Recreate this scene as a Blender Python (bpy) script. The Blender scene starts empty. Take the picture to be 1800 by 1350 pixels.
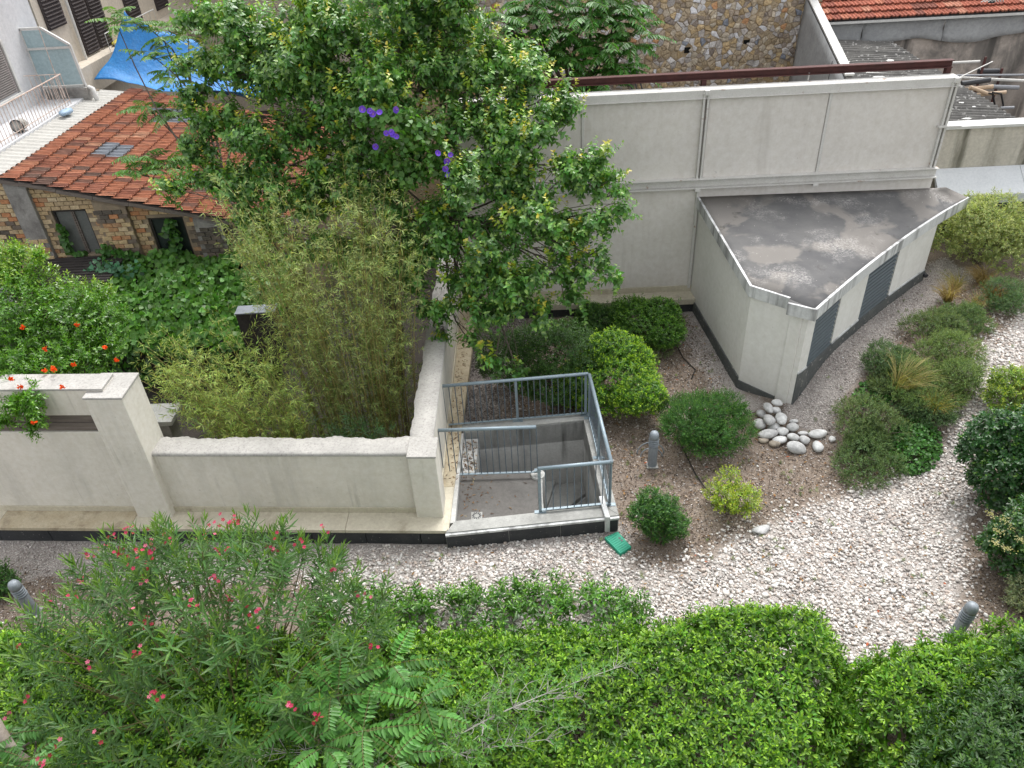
import bpy, math, random
import numpy as np
from mathutils import Vector
from mathutils.geometry import tessellate_polygon

random.seed(11)
rng = np.random.default_rng(11)
SC = bpy.context.scene
COL = SC.collection

# ------------------------------------------------------------------ camera
CAM_H = 9.6
FPX = 1352.0
RW = np.array([[0.99882776, -0.03986461, -0.02745751],
               [-0.00104312, -0.58483308, 0.81115300],
               [-0.04839436, -0.81017349, -0.58418910]])
cam_data = bpy.data.cameras.new('camera')
cam = bpy.data.objects.new('camera', cam_data)
COL.objects.link(cam)
cam_data.sensor_width = 36.0
cam_data.lens = 36.0 * FPX / 1800.0
cam_data.clip_start = 0.1
cam_data.clip_end = 600.0
from mathutils import Matrix
cam.matrix_world = Matrix((
    (RW[0, 0], -RW[0, 1], -RW[0, 2], 0),
    (RW[1, 0], -RW[1, 1], -RW[1, 2], 0),
    (RW[2, 0], -RW[2, 1], -RW[2, 2], CAM_H),
    (0, 0, 0, 1)))
SC.camera = cam

# ------------------------------------------------------------------ sky, sun, exposure
SUN_EL, SUN_AZ = math.radians(60), math.radians(18)      # azimuth from +Y towards +X
world = bpy.data.worlds.new('World')
SC.world = world
world.use_nodes = True
wn = world.node_tree.nodes
wl = world.node_tree.links
wn.clear()
sky = wn.new('ShaderNodeTexSky')
sky.sky_type = 'NISHITA'
sky.sun_disc = False
sky.sun_elevation = SUN_EL
sky.sun_rotation = SUN_AZ
sky.dust_density = 3.0
hsv = wn.new('ShaderNodeHueSaturation')
hsv.inputs['Saturation'].default_value = 0.10
bg = wn.new('ShaderNodeBackground')
bg.inputs['Strength'].default_value = 0.15
wo = wn.new('ShaderNodeOutputWorld')
wl.new(sky.outputs[0], hsv.inputs['Color'])
wl.new(hsv.outputs[0], bg.inputs['Color'])
wl.new(bg.outputs[0], wo.inputs['Surface'])
sun_data = bpy.data.lights.new('sun', 'SUN')
sun_data.energy = 0.95
sun_data.angle = math.radians(28)
sun_data.color = (1.0, 0.97, 0.93)
sun = bpy.data.objects.new('sun', sun_data)
COL.objects.link(sun)
sd = Vector((math.sin(SUN_AZ) * math.cos(SUN_EL), math.cos(SUN_AZ) * math.cos(SUN_EL), math.sin(SUN_EL)))
sun.rotation_euler = sd.to_track_quat('Z', 'Y').to_euler()
sun.location = (0, 8, 30)
SC.view_settings.view_transform = 'Standard'
SC.view_settings.look = 'None'
SC.view_settings.gamma = 1.0
SC.view_settings.use_curve_mapping = False
SC.view_settings.exposure = 1.32
SC.render.engine = 'CYCLES'
SC.cycles.use_denoising = True
SC.cycles.max_bounces = 7
SC.cycles.diffuse_bounces = 4
SC.cycles.glossy_bounces = 2
SC.cycles.transmission_bounces = 4
SC.cycles.transparent_max_bounces = 6
SC.cycles.caustics_reflective = False
SC.cycles.caustics_refractive = False

# ------------------------------------------------------------------ measuring: photo pixel (1800 x 1350) -> point on a real plane
CAMP = np.array([0, 0, CAM_H])
def ray(u, v):
    return RW @ np.array([u - 900.0, v - 675.0, FPX])
def G(u, v, z=0.0):
    d = ray(u, v); return CAMP + d * ((z - CAM_H) / d[2])
def GY(u, v, Y):
    d = ray(u, v); return CAMP + d * (Y / d[1])
def GX(u, v, X):
    d = ray(u, v); return CAMP + d * (X / d[0])
def PX(p):
    c = RW.T @ (np.asarray(p, float) - CAMP); return c[0] / c[2] * FPX + 900, c[1] / c[2] * FPX + 675
def sstep(a, b, x):
    t = np.clip((np.asarray(x, float) - a) / (b - a), 0, 1); return t * t * (3 - 2 * t)
def terrain(x, y):
    x = np.asarray(x, float); y = np.asarray(y, float)
    s = (x - 4.6) * 0.6 + (y - 11.2) * 0.8
    return 0.65 * sstep(0, 2.5, s) * sstep(4.2, 5.2, x)
def GT(u, v, up=0.0):
    z = 0.0
    for _ in range(14):
        p = G(u, v, z + up); z = float(terrain(p[0], p[1]))
    return np.array([p[0], p[1], z])

# ------------------------------------------------------------------ object helpers
ORIG = {}
def tag(o, label=None, cat=None, group=None, kind=None):
    if label: o['label'] = label
    if cat: o['category'] = cat
    if group: o['group'] = group
    if kind: o['kind'] = kind
    return o
def thing(name, label, cat, loc, group=None):
    o = bpy.data.objects.new(name, None)
    COL.objects.link(o)
    o.location = tuple(float(c) for c in loc)
    o.empty_display_size = 0.2
    ORIG[o.name] = np.array([float(c) for c in loc])
    return tag(o, label, cat, group)
def make_mesh(name, V, F, mat, tint=None, smooth=False):
    me = bpy.data.meshes.new(name)
    V = np.asarray(V, dtype=np.float32)
    if isinstance(F, np.ndarray):
        k = F.shape[1]; nf = F.shape[0]
        me.vertices.add(len(V)); me.vertices.foreach_set('co', V.ravel())
        me.loops.add(nf * k); me.loops.foreach_set('vertex_index', F.astype(np.int32).ravel())
        me.polygons.add(nf)
        me.polygons.foreach_set('loop_start', np.arange(0, nf * k, k, dtype=np.int32))
        me.update(calc_edges=True)
    else:
        me.from_pydata([tuple(map(float, p)) for p in V], [], [tuple(int(i) for i in f) for f in F])
        me.update()
    if smooth:
        me.polygons.foreach_set('use_smooth', np.ones(len(me.polygons), dtype=bool))
    if tint is not None:
        a = me.attributes.new('tint', 'FLOAT_COLOR', 'POINT')
        t = np.ones((len(V), 4), dtype=np.float32); t[:, :3] = tint
        a.data.foreach_set('color', t.ravel())
    if mat is not None:
        me.materials.append(mat)
    return me
def link(name, me, parent=None, loc=None):
    o = bpy.data.objects.new(name, me)
    COL.objects.link(o)
    if parent is not None:
        o.parent = parent
        ORIG[o.name] = ORIG[parent.name]
    else:
        ORIG[o.name] = np.zeros(3)
    if loc is not None:
        o.location = tuple(float(c) for c in loc)
    return o
MASS = {'stems', 'flower_head', 'leaf_stalks', 'culms', 'blossoms', 'blades', 'foliage', 'crown'}
def build(name, V, F, mat, parent=None, tint=None, smooth=False, bevel=0, origin=None):
    """V in world coordinates; under a parent they become local to the thing's base."""
    V = np.asarray(V, float)
    if parent is not None:
        V = V - ORIG[parent.name]
    elif origin is not None:
        V = V - np.asarray(origin, float)
    o = link(name, make_mesh(name, V, F, mat, tint, smooth), parent)
    if parent is not None and name in MASS: o['kind'] = 'stuff'
    if parent is None and origin is not None:
        o.location = tuple(float(c) for c in origin); ORIG[o.name] = np.asarray(origin, float)
    if bevel:
        b = o.modifiers.new('edge', 'BEVEL'); b.width = bevel; b.segments = 2; b.limit_method = 'ANGLE'; b.angle_limit = math.radians(40)
    return o
BOXF = [(0, 3, 2, 1), (4, 5, 6, 7), (0, 1, 5, 4), (1, 2, 6, 5), (2, 3, 7, 6), (3, 0, 4, 7)]
class MB:
    def __init__(s): s.V = []; s.F = []
    def add(s, V, F):
        n = len(s.V); s.V += [tuple(map(float, p)) for p in V]; s.F += [tuple(int(i) + n for i in f) for f in F]; return s
    def box(s, x0, y0, z0, x1, y1, z1):
        return s.add([(x0, y0, z0), (x1, y0, z0), (x1, y1, z0), (x0, y1, z0), (x0, y0, z1), (x1, y0, z1), (x1, y1, z1), (x0, y1, z1)], BOXF)
    def prism(s, poly, z0, z1):
        """poly counter-clockwise list of (x,y); z0,z1 numbers or lists"""
        n = len(poly)
        a = z0 if hasattr(z0, '__len__') else [z0] * n
        b = z1 if hasattr(z1, '__len__') else [z1] * n
        V = [(p[0], p[1], a[i]) for i, p in enumerate(poly)] + [(p[0], p[1], b[i]) for i, p in enumerate(poly)]
        tri = tessellate_polygon([[Vector((p[0], p[1], 0)) for p in poly]])
        F = []
        for t in tri:
            pa, pb, pc = (Vector((poly[i][0], poly[i][1])) for i in t)
            if (pb - pa).cross(pc - pa) < 0: t = (t[0], t[2], t[1])
            F.append(tuple(i + n for i in t)); F.append((t[0], t[2], t[1]))
        for i in range(n):
            j = (i + 1) % n; F.append((i, j, j + n, i + n))
        return s.add(V, F)
    def hexa(s, bottom4, top4):
        return s.add(list(bottom4) + list(top4), BOXF)
    def bar(s, a, b, w, h=None, up=(0, 0, 1)):
        h = h or w
        a = np.asarray(a, float); b = np.asarray(b, float); d = b - a; d /= np.linalg.norm(d)
        u = np.asarray(up, float)
        if abs(d @ u) > 0.95: u = np.array([0, 1.0, 0])
        r = np.cross(d, u); r /= np.linalg.norm(r); u = np.cross(r, d)
        q = [(-1, -1), (1, -1), (1, 1), (-1, 1)]
        return s.add([a + r * i * w / 2 + u * j * h / 2 for i, j in q] + [b + r * i * w / 2 + u * j * h / 2 for i, j in q],
                     [(0, 1, 2, 3), (7, 6, 5, 4), (1, 0, 4, 5), (2, 1, 5, 6), (3, 2, 6, 7), (0, 3, 7, 4)])
    def tube(s, pts, rad, n=8, caps=True):
        pts = [np.asarray(p, float) for p in pts]
        if not hasattr(rad, '__len__'): rad = [rad] * len(pts)
        V = []; F = []
        ref = np.array([0.31, 0.17, 0.93])
        for i, p in enumerate(pts):
            d = pts[min(i + 1, len(pts) - 1)] - pts[max(i - 1, 0)]
            d = d / (np.linalg.norm(d) + 1e-9)
            x = np.cross(d, ref); x /= (np.linalg.norm(x) + 1e-9); y = np.cross(d, x)
            for k in range(n):
                a = 2 * math.pi * k / n
                V.append(p + (x * math.cos(a) + y * math.sin(a)) * rad[i])
        for i in range(len(pts) - 1):
            for k in range(n):
                a = i * n + k; b = i * n + (k + 1) % n
                F.append((a, b, b + n, a + n))
        if caps:
            F.append(tuple(range(n - 1, -1, -1))); F.append(tuple((len(pts) - 1) * n + k for k in range(n)))
        return s.add(V, F)
    def lathe(s, c, prof, n=16):
        c = np.asarray(c, float); V = []; F = []
        for r, z in prof:
            for k in range(n):
                a = 2 * math.pi * k / n
                V.append(c + np.array([r * math.cos(a), r * math.sin(a), z]))
        for i in range(len(prof) - 1):
            for k in range(n):
                a = i * n + k; b = i * n + (k + 1) % n
                F.append((a, b, b + n, a + n))
        F.append(tuple(range(n - 1, -1, -1))); F.append(tuple((len(prof) - 1) * n + k for k in range(n)))
        return s.add(V, F)
    def build(s, name, mat, parent=None, smooth=False, bevel=0, origin=None):
        return build(name, np.array(s.V), s.F, mat, parent, None, smooth, bevel, origin)

# ------------------------------------------------------------------ materials
def new_mat(name):
    m = bpy.data.materials.new(name); m.use_nodes = True
    nt = m.node_tree; nt.nodes.clear()
    out = nt.nodes.new('ShaderNodeOutputMaterial')
    b = nt.nodes.new('ShaderNodeBsdfPrincipled')
    nt.links.new(b.outputs[0], out.inputs['Surface'])
    return m, nt, b, out
class NT:
    def __init__(s, nt):
        s.nt = nt
        s.pos = nt.nodes.new('ShaderNodeNewGeometry').outputs['Position']
    def n(s, t): return s.nt.nodes.new(t)
    def l(s, a, b): s.nt.links.new(a, b)
    def noise(s, scale, detail=6, rough=0.6, stretch=None, off=(0, 0, 0), dist=0.0):
        mp = s.n('ShaderNodeMapping'); s.l(s.pos, mp.inputs['Vector'])
        mp.inputs['Location'].default_value = off
        if stretch: mp.inputs['Scale'].default_value = stretch
        t = s.n('ShaderNodeTexNoise'); t.inputs['Scale'].default_value = scale; t.inputs['Detail'].default_value = detail
        t.inputs['Roughness'].default_value = rough; t.inputs['Distortion'].default_value = dist
        s.l(mp.outputs[0], t.inputs['Vector']); return t.outputs['Fac']
    def ramp(s, fac, a, b, ca=(0, 0, 0), cb=(1, 1, 1)):
        r = s.n('ShaderNodeValToRGB'); e = r.color_ramp.elements
        e[0].position = a; e[0].color = (*ca, 1); e[1].position = b; e[1].color = (*cb, 1)
        s.l(fac, r.inputs[0]); return r.outputs[0]
    def mix(s, fac, a, b, mode='MIX'):
        m = s.n('ShaderNodeMix'); m.data_type = 'RGBA'; m.blend_type = mode
        for sock, val in ((m.inputs[0], fac), (m.inputs[6], a), (m.inputs[7], b)):
            if isinstance(val, (int, float)): sock.default_value = val
            elif isinstance(val, tuple): sock.default_value = (*val, 1)
            else: s.l(val, sock)
        return m.outputs[2]
    def mul(s, a, b):
        m = s.n('ShaderNodeMath'); m.operation = 'MULTIPLY'
        for sock, val in ((m.inputs[0], a), (m.inputs[1], b)):
            if isinstance(val, (int, float)): sock.default_value = val
            else: s.l(val, sock)
        return m.outputs[0]
    def attr(s, name):
        a = s.n('ShaderNodeAttribute'); a.attribute_name = name; return a
    def bump(s, b, h, strength=0.4, dist=0.02):
        n = s.n('ShaderNodeBump'); n.inputs['Strength'].default_value = strength; n.inputs['Distance'].default_value = dist
        s.l(h, n.inputs['Height']); s.l(n.outputs[0], b.inputs['Normal'])
def surf(name, c1, c2, scale=3.0, rough=0.8, bump=0.25, bscale=40, bdist=0.01, metal=0.0, spec=0.3,
         streak=None, blot=None, spots=None, stretch=None, fine=None):
    """two-tone procedural surface; streak/blot/spots = (colour, scale, low, high, strength)"""
    m, nt, b, out = new_mat(name); h = NT(nt)
    c = h.mix(h.ramp(h.noise(scale, 8, 0.62, stretch), 0.32, 0.68), c1, c2)
    c = h.mix(0.35, c, h.ramp(h.noise(scale * 9, 4, 0.7, stretch, (3, 1, 2)), 0.25, 0.75, (0.25, 0.25, 0.25), (0.75, 0.75, 0.75)), 'OVERLAY')
    if blot:
        col, sc, lo, hi, st = blot
        c = h.mix(h.mul(h.ramp(h.noise(sc, 7, 0.65, None, (7, 3, 1), 0.4), lo, hi), st), c, col)
    if streak:
        col, sc, lo, hi, st = streak
        f = h.mul(h.ramp(h.noise(sc, 5, 0.6, (1, 1, 0.10), (1, 9, 4)), lo, hi), h.ramp(h.noise(sc * 0.35, 3, 0.5, (1, 1, 0.3), (5, 2, 8)), 0.35, 0.6))
        c = h.mix(h.mul(f, st), c, col)
    if fine:
        col, sc, lo, hi, st = fine
        f = h.mul(h.ramp(h.noise(sc, 4, 0.7, (1, 1, 0.035), (4, 4, 2)), lo, hi), h.ramp(h.noise(1.1, 4, 0.6, None, (8, 1, 3)), 0.42, 0.62))
        c = h.mix(h.mul(f, st), c, col)
    if spots:
        col, sc, lo, hi, st = spots
        c = h.mix(h.mul(h.ramp(h.noise(sc, 3, 0.5, None, (2, 2, 6)), lo, hi), st), c, col)
    h.l(c, b.inputs['Base Color'])
    b.inputs['Roughness'].default_value = rough
    b.inputs['Metallic'].default_value = metal
    b.inputs['Specular IOR Level'].default_value = spec
    if bump: h.bump(b, h.noise(bscale, 5, 0.65), bump, bdist)
    return m
def tinted(name, rough=0.85, grain=30, amount=0.5, bump=0.4, spec=0.25, bdist=0.01):
    """colour from the mesh's own tint, broken up by grain"""
    m, nt, b, out = new_mat(name); h = NT(nt)
    a = h.attr('tint')
    c = h.mix(amount, a.outputs['Color'], h.ramp(h.noise(grain, 6, 0.7), 0.25, 0.75, (0.2, 0.2, 0.2), (0.8, 0.8, 0.8)), 'OVERLAY')
    h.l(c, b.inputs['Base Color']); b.inputs['Roughness'].default_value = rough
    b.inputs['Specular IOR Level'].default_value = spec
    if bump: h.bump(b, h.noise(grain * 1.5, 5, 0.65), bump, bdist)
    return m
def leaf_mat(name, rough=0.42, spec=0.45, trans=0.28):
    m, nt, b, out = new_mat(name); h = NT(nt)
    a = h.attr('tint')
    h.l(a.outputs['Color'], b.inputs['Base Color'])
    b.inputs['Roughness'].default_value = rough
    b.inputs['Specular IOR Level'].default_value = spec
    t = h.n('ShaderNodeBsdfTranslucent')
    h.l(h.mix(1.0, a.outputs['Color'], (1.5, 1.55, 0.55), 'MULTIPLY'), t.inputs['Color'])
    mx = h.n('ShaderNodeMixShader'); mx.inputs[0].default_value = trans
    h.l(b.outputs[0], mx.inputs[1]); h.l(t.outputs[0], mx.inputs[2]); h.l(mx.outputs[0], out.inputs['Surface'])
    return m
def plain(name, col, rough=0.6, metal=0.0, spec=0.4, grain=0.0):
    return surf(name, col, tuple(c * 0.82 for c in col), 5, rough, grain, 60, 0.004, metal, spec)

M = {}
M['render'] = surf('render_white', (0.70, 0.665, 0.595), (0.64, 0.61, 0.545), 1.2, 0.9, 0.25, 90, 0.006,
                   streak=((0.32, 0.31, 0.275), 3.4, 0.50, 0.74, 0.45), blot=((0.50, 0.485, 0.42), 0.8, 0.5, 0.75, 0.5), fine=((0.30, 0.285, 0.25), 11, 0.56, 0.70, 0.45), spots=((0.34, 0.32, 0.28), 16, 0.70, 0.76, 0.4))
M['render_clean'] = surf('render_clean', (0.70, 0.69, 0.655), (0.65, 0.64, 0.60), 0.9, 0.9, 0.2, 80, 0.005,
                   streak=((0.45, 0.44, 0.40), 2.6, 0.55, 0.78, 0.35), spots=((0.45, 0.42, 0.36), 9, 0.72, 0.78, 0.3))
M['panel'] = surf('render_panel', (0.69, 0.66, 0.615), (0.635, 0.605, 0.565), 1.0, 0.9, 0.2, 80, 0.006,
                  streak=((0.36, 0.33, 0.29), 4.0, 0.54, 0.78, 0.35), spots=((0.24, 0.22, 0.20), 9, 0.74, 0.78, 0.4), fine=((0.42, 0.39, 0.35), 10, 0.58, 0.72, 0.25))
M['stained'] = surf('render_stained', (0.54, 0.505, 0.44), (0.46, 0.43, 0.375), 1.5, 0.9, 0.3, 60, 0.008,
                    streak=((0.09, 0.085, 0.06), 2.6, 0.45, 0.62, 0.9))
M['coping'] = surf('rough_coping', (0.42, 0.405, 0.38), (0.33, 0.32, 0.30), 2.2, 0.95, 0.35, 70, 0.008,
                   spots=((0.22, 0.21, 0.20), 34, 0.56, 0.64, 0.55))
M['cream'] = surf('cream_flashing', (0.57, 0.525, 0.42), (0.49, 0.45, 0.355), 2.2, 0.55, 0.08, 30, 0.004, 0, 0.4,
                  blot=((0.24, 0.19, 0.13), 1.6, 0.56, 0.72, 0.75))
M['cream_dirty'] = surf('cream_flashing_dirty', (0.42, 0.35, 0.24), (0.52, 0.46, 0.34), 4, 0.8, 0.2, 30, 0.006, 0, 0.3,
                  blot=((0.14, 0.10, 0.07), 3.2, 0.50, 0.70, 0.6))
M['bitumen'] = surf('bitumen_panel', (0.035, 0.037, 0.042), (0.055, 0.057, 0.06), 2.5, 0.75, 0.3, 70, 0.005,
                    spots=((0.25, 0.24, 0.23), 26, 0.66, 0.72, 0.7))
M['base_grey'] = surf('plinth_grey', (0.075, 0.082, 0.085), (0.12, 0.125, 0.12), 3, 0.8, 0.3, 50, 0.006,
                      spots=((0.42, 0.40, 0.36), 12, 0.62, 0.7, 0.6))
M['concrete'] = surf('concrete_damp', (0.56, 0.56, 0.54), (0.46, 0.46, 0.445), 2.5, 0.9, 0.35, 50, 0.008,
                     streak=((0.07, 0.07, 0.06), 3.5, 0.50, 0.66, 0.85))
M['landing'] = surf('landing_screed', (0.15, 0.142, 0.132), (0.105, 0.10, 0.095), 1.6, 0.85, 0.3, 50, 0.006,
                    blot=((0.19, 0.185, 0.175), 1.3, 0.5, 0.7, 0.6))
M['kerb'] = surf('kerb_concrete', (0.40, 0.40, 0.38), (0.30, 0.30, 0.285), 4, 0.85, 0.3, 60, 0.006,
                 blot=((0.16, 0.16, 0.15), 2.6, 0.5, 0.7, 0.6))
M['rail'] = surf('rail_paint', (0.20, 0.26, 0.30), (0.25, 0.31, 0.35), 6, 0.45, 0.05, 60, 0.002, 0.2, 0.5,
                 spots=((0.36, 0.38, 0.38), 14, 0.62, 0.7, 0.5))
M['baluster'] = plain('baluster_paint', (0.13, 0.165, 0.20), 0.5, 0.2)
M['steel_white'] = surf('steel_white_paint', (0.62, 0.61, 0.58), (0.54, 0.53, 0.50), 4, 0.6, 0.06, 60, 0.003, 0, 0.4,
                        spots=((0.24, 0.11, 0.05), 4.5, 0.66, 0.73, 0.75))
M['red_steel'] = surf('red_oxide_steel', (0.095, 0.036, 0.032), (0.06, 0.026, 0.024), 5, 0.75, 0.2, 50, 0.004)
M['roof_flat'] = None
M['fascia'] = surf('fascia_metal', (0.62, 0.63, 0.63), (0.52, 0.53, 0.53), 2.2, 0.55, 0.05, 50, 0.003, 0, 0.4,
                   streak=((0.12, 0.12, 0.12), 4.5, 0.44, 0.60, 0.85))
M['louvre'] = surf('louvre_blue_grey', (0.105, 0.13, 0.148), (0.085, 0.105, 0.12), 5, 0.45, 0.0, 50, 0.002, 0.2, 0.5)
M['white_metal'] = surf('flashing_white', (0.62, 0.64, 0.66), (0.57, 0.59, 0.61), 2, 0.4, 0.02, 40, 0.002, 0.1, 0.5)
M['timber'] = surf('old_timber', (0.21, 0.18, 0.16), (0.11, 0.092, 0.08), 5, 0.9, 0.7, 40, 0.02, stretch=(0.25, 1, 5))
M['dark_wood'] = surf('dark_slats', (0.055, 0.048, 0.045), (0.03, 0.026, 0.025), 6, 0.9, 0.4, 40, 0.01)
M['bark'] = surf('bark', (0.13, 0.105, 0.085), (0.07, 0.055, 0.045), 9, 0.9, 0.7, 35, 0.02)
M['bark_pale'] = surf('bark_pale', (0.42, 0.36, 0.31), (0.30, 0.25, 0.21), 7, 0.85, 0.5, 35, 0.012)
M['twig_grey'] = plain('twig_grey', (0.42, 0.40, 0.37), 0.85, 0, 0.2)
M['stem_green'] = plain('stem_green', (0.16, 0.15, 0.06), 0.7, 0, 0.3)
M['culm'] = plain('culm', (0.25, 0.21, 0.07), 0.5, 0, 0.4)
M['leaf'] = leaf_mat('leaf', 0.42, 0.45, 0.34)
M['leaf_matt'] = leaf_mat('leaf_matt', 0.6, 0.25, 0.32)
M['leaf_gloss'] = leaf_mat('leaf_gloss', 0.36, 0.7, 0.30)
M['petal'] = leaf_mat('petal', 0.6, 0.2, 0.35)
M['stone'] = tinted('stone_tint', 0.92, 17, 0.95, 0.9, 0.15, 0.04)
M['pebble'] = tinted('pebble_tint', 0.75, 25, 0.3, 0.2, 0.3, 0.005)
M['river'] = tinted('river_stone', 0.65, 7, 0.95, 0.25, 0.3, 0.008)
M['chip'] = tinted('bark_chip', 0.95, 60, 0.4, 0.0, 0.1)
M['brick'] = tinted('brick_tint', 0.92, 18, 0.7, 0.6, 0.2, 0.012)
M['mortar'] = surf('mortar', (0.30, 0.24, 0.17), (0.20, 0.16, 0.12), 4, 0.95, 0.5, 40, 0.015)
M['plaster_old'] = surf('plaster_old', (0.33, 0.32, 0.30), (0.20, 0.19, 0.18), 2.5, 0.95, 0.4, 30, 0.015,
                        blot=((0.10, 0.09, 0.085), 1.4, 0.5, 0.66, 0.8))
M['white_wall'] = surf('white_wall', (0.60, 0.605, 0.62), (0.53, 0.535, 0.55), 1.2, 0.9, 0.15, 60, 0.005,
                       streak=((0.42, 0.42, 0.42), 2.4, 0.55, 0.75, 0.5))
M['beige_wall'] = surf('beige_wall', (0.55, 0.49, 0.41), (0.49, 0.44, 0.37), 1.0, 0.9, 0.2, 60, 0.006,
                       streak=((0.36, 0.31, 0.26), 2.4, 0.52, 0.72, 0.5))
M['shutter_brown'] = plain('shutter_brown', (0.055, 0.045, 0.045), 0.7, 0, 0.3)
M['shutter_grey'] = plain('shutter_grey', (0.24, 0.22, 0.21), 0.7, 0, 0.3)
M['hole_shade'] = plain('hole_shade_colour', (0.012, 0.012, 0.012), 0.9, 0, 0.1)  # near-black colour standing in for the shade inside wall holes
M['frosted'] = surf('frosted_panel', (0.36, 0.47, 0.50), (0.33, 0.44, 0.47), 1.0, 0.25, 0, 40, 0.001, 0, 0.5)
M['white_paint'] = plain('white_paint', (0.62, 0.62, 0.60), 0.5)
M['rusty_rail'] = surf('rusty_white_rail', (0.58, 0.52, 0.48), (0.40, 0.28, 0.22), 9, 0.7, 0.1, 60, 0.002)
M['tarp'] = surf('tarp_blue', (0.022, 0.21, 0.52), (0.018, 0.16, 0.43), 1.5, 0.55, 0.5, 5, 0.06, 0, 0.4, blot=((0.10, 0.22, 0.40), 1.3, 0.52, 0.7, 0.5))
M['fabric_grey'] = surf('grey_membrane', (0.37, 0.38, 0.385), (0.28, 0.285, 0.29), 1.3, 0.7, 0.5, 5, 0.05, 0, 0.35)
M['pane_grey'] = surf('pane_grey', (0.14, 0.148, 0.142), (0.11, 0.116, 0.112), 2, 0.5, 0.05, 40, 0.002)
M['pane_green'] = surf('pane_green', (0.022, 0.035, 0.03), (0.015, 0.025, 0.022), 3, 0.5, 0.1, 40, 0.004)
M['asbestos'] = surf('fibre_cement', (0.17, 0.165, 0.155), (0.09, 0.087, 0.083), 3, 0.95, 0.5, 30, 0.012,
                     spots=((0.5, 0.49, 0.47), 9, 0.60, 0.68, 0.7))
M['tin_white'] = surf('tin_white', (0.44, 0.43, 0.40), (0.37, 0.36, 0.335), 2, 0.6, 0.05, 40, 0.003)
M['zinc'] = surf('zinc', (0.25, 0.27, 0.30), (0.19, 0.205, 0.23), 3, 0.45, 0.05, 40, 0.003, 0.5)
M['pvc'] = plain('pvc_beige', (0.48, 0.36, 0.25), 0.6)
M['pipe_grey'] = plain('pipe_grey', (0.24, 0.25, 0.27), 0.5)
M['pipe_dark'] = plain('pipe_dark', (0.04, 0.042, 0.048), 0.5)
M['pipe_white'] = plain('pipe_white', (0.62, 0.61, 0.58), 0.55)
M['green_lid'] = surf('green_lid', (0.02, 0.24, 0.15), (0.03, 0.29, 0.19), 5, 0.6, 0.15, 90, 0.003)
M['bollard'] = surf('bollard_grey', (0.24, 0.27, 0.30), (0.20, 0.225, 0.25), 5, 0.5, 0.04, 60, 0.002, 0.1, 0.5)
M['hose'] = plain('hose_black', (0.012, 0.012, 0.013), 0.6)
M['concrete_wall'] = surf('concrete_stained', (0.50, 0.44, 0.39), (0.40, 0.35, 0.31), 1.5, 0.95, 0.3, 40, 0.01,
                          streak=((0.08, 0.075, 0.07), 1.8, 0.42, 0.56, 0.9), blot=((0.15, 0.14, 0.13), 0.8, 0.48, 0.62, 0.8))
m, nt, b, out = new_mat('roof_tile'); h = NT(nt)
c = h.mix(0.75, h.attr('tint').outputs['Color'], h.ramp(h.noise(5, 7, 0.75, (0.7, 5, 1)), 0.28, 0.72, (0.12, 0.12, 0.12), (0.85, 0.85, 0.85)), 'OVERLAY')
c = h.mix(h.mul(h.ramp(h.noise(3.2, 6, 0.75, (0.6, 7, 1), (3, 8, 1)), 0.56, 0.68), 0.6), c, (0.06, 0.045, 0.04))
h.l(c, b.inputs['Base Color']); b.inputs['Roughness'].default_value = 0.88; b.inputs['Specular IOR Level'].default_value = 0.2
h.bump(b, h.noise(30, 5, 0.7, (1, 3, 1)), 0.4, 0.01)
M['tile'] = m
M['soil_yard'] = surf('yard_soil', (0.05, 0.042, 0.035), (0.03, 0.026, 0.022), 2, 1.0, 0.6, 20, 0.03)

# flat roof: dark membrane, tan dried-silt patches, white lichen
m, nt, b, out = new_mat('flat_roof'); h = NT(nt)
c = h.mix(h.ramp(h.noise(1.4, 6, 0.6), 0.3, 0.7), (0.105, 0.105, 0.108), (0.155, 0.152, 0.15))
c = h.mix(h.mul(h.ramp(h.noise(0.75, 5, 0.5, None, (11, 4, 0), 0.5), 0.495, 0.545), 0.65), c, (0.25, 0.232, 0.212))
c = h.mix(h.mul(h.mul(h.ramp(h.noise(1.1, 5, 0.6, None, (2.6, 7.2, 0)), 0.52, 0.68), h.ramp(h.noise(22, 10, 0.85), 0.46, 0.60)), 0.8), c, (0.52, 0.50, 0.48))
c = h.mix(h.mul(h.ramp(h.noise(2.2, 6, 0.7, None, (4, 1, 0)), 0.62, 0.75), 0.8), c, (0.06, 0.055, 0.05))
c = h.mix(h.mul(h.ramp(h.noise(24, 2, 0.5), 0.74, 0.77), 0.8), c, (0.6, 0.58, 0.55))
h.l(c, b.inputs['Base Color']); b.inputs['Roughness'].default_value = 0.95; b.inputs['Specular IOR Level'].default_value = 0.12
h.bump(b, h.noise(40, 5, 0.7), 0.3, 0.01)
M['roof_flat'] = m
# ground: soil and mulch, fine pink-white gravel where the 'zone' attribute says so
m, nt, b, out = new_mat('garden_soil'); h = NT(nt)
soil = h.mix(h.ramp(h.noise(2.0, 8, 0.7), 0.3, 0.7), (0.16, 0.125, 0.10), (0.27, 0.22, 0.18))
soil = h.mix(h.mul(h.ramp(h.noise(55, 3, 0.6), 0.56, 0.66), 0.75), soil, (0.42, 0.37, 0.32))
soil = h.mix(h.mul(h.ramp(h.noise(38, 4, 0.6, None, (5, 5, 5)), 0.54, 0.66), 0.8), soil, (0.055, 0.04, 0.032))
grav = h.mix(h.ramp(h.noise(60, 4, 0.7), 0.35, 0.65), (0.25, 0.225, 0.205), (0.52, 0.48, 0.45))
c = h.mix(h.attr('zone').outputs['Fac'], soil, grav)
h.l(c, b.inputs['Base Color']); b.inputs['Roughness'].default_value = 0.95; b.inputs['Specular IOR Level'].default_value = 0.15
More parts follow.
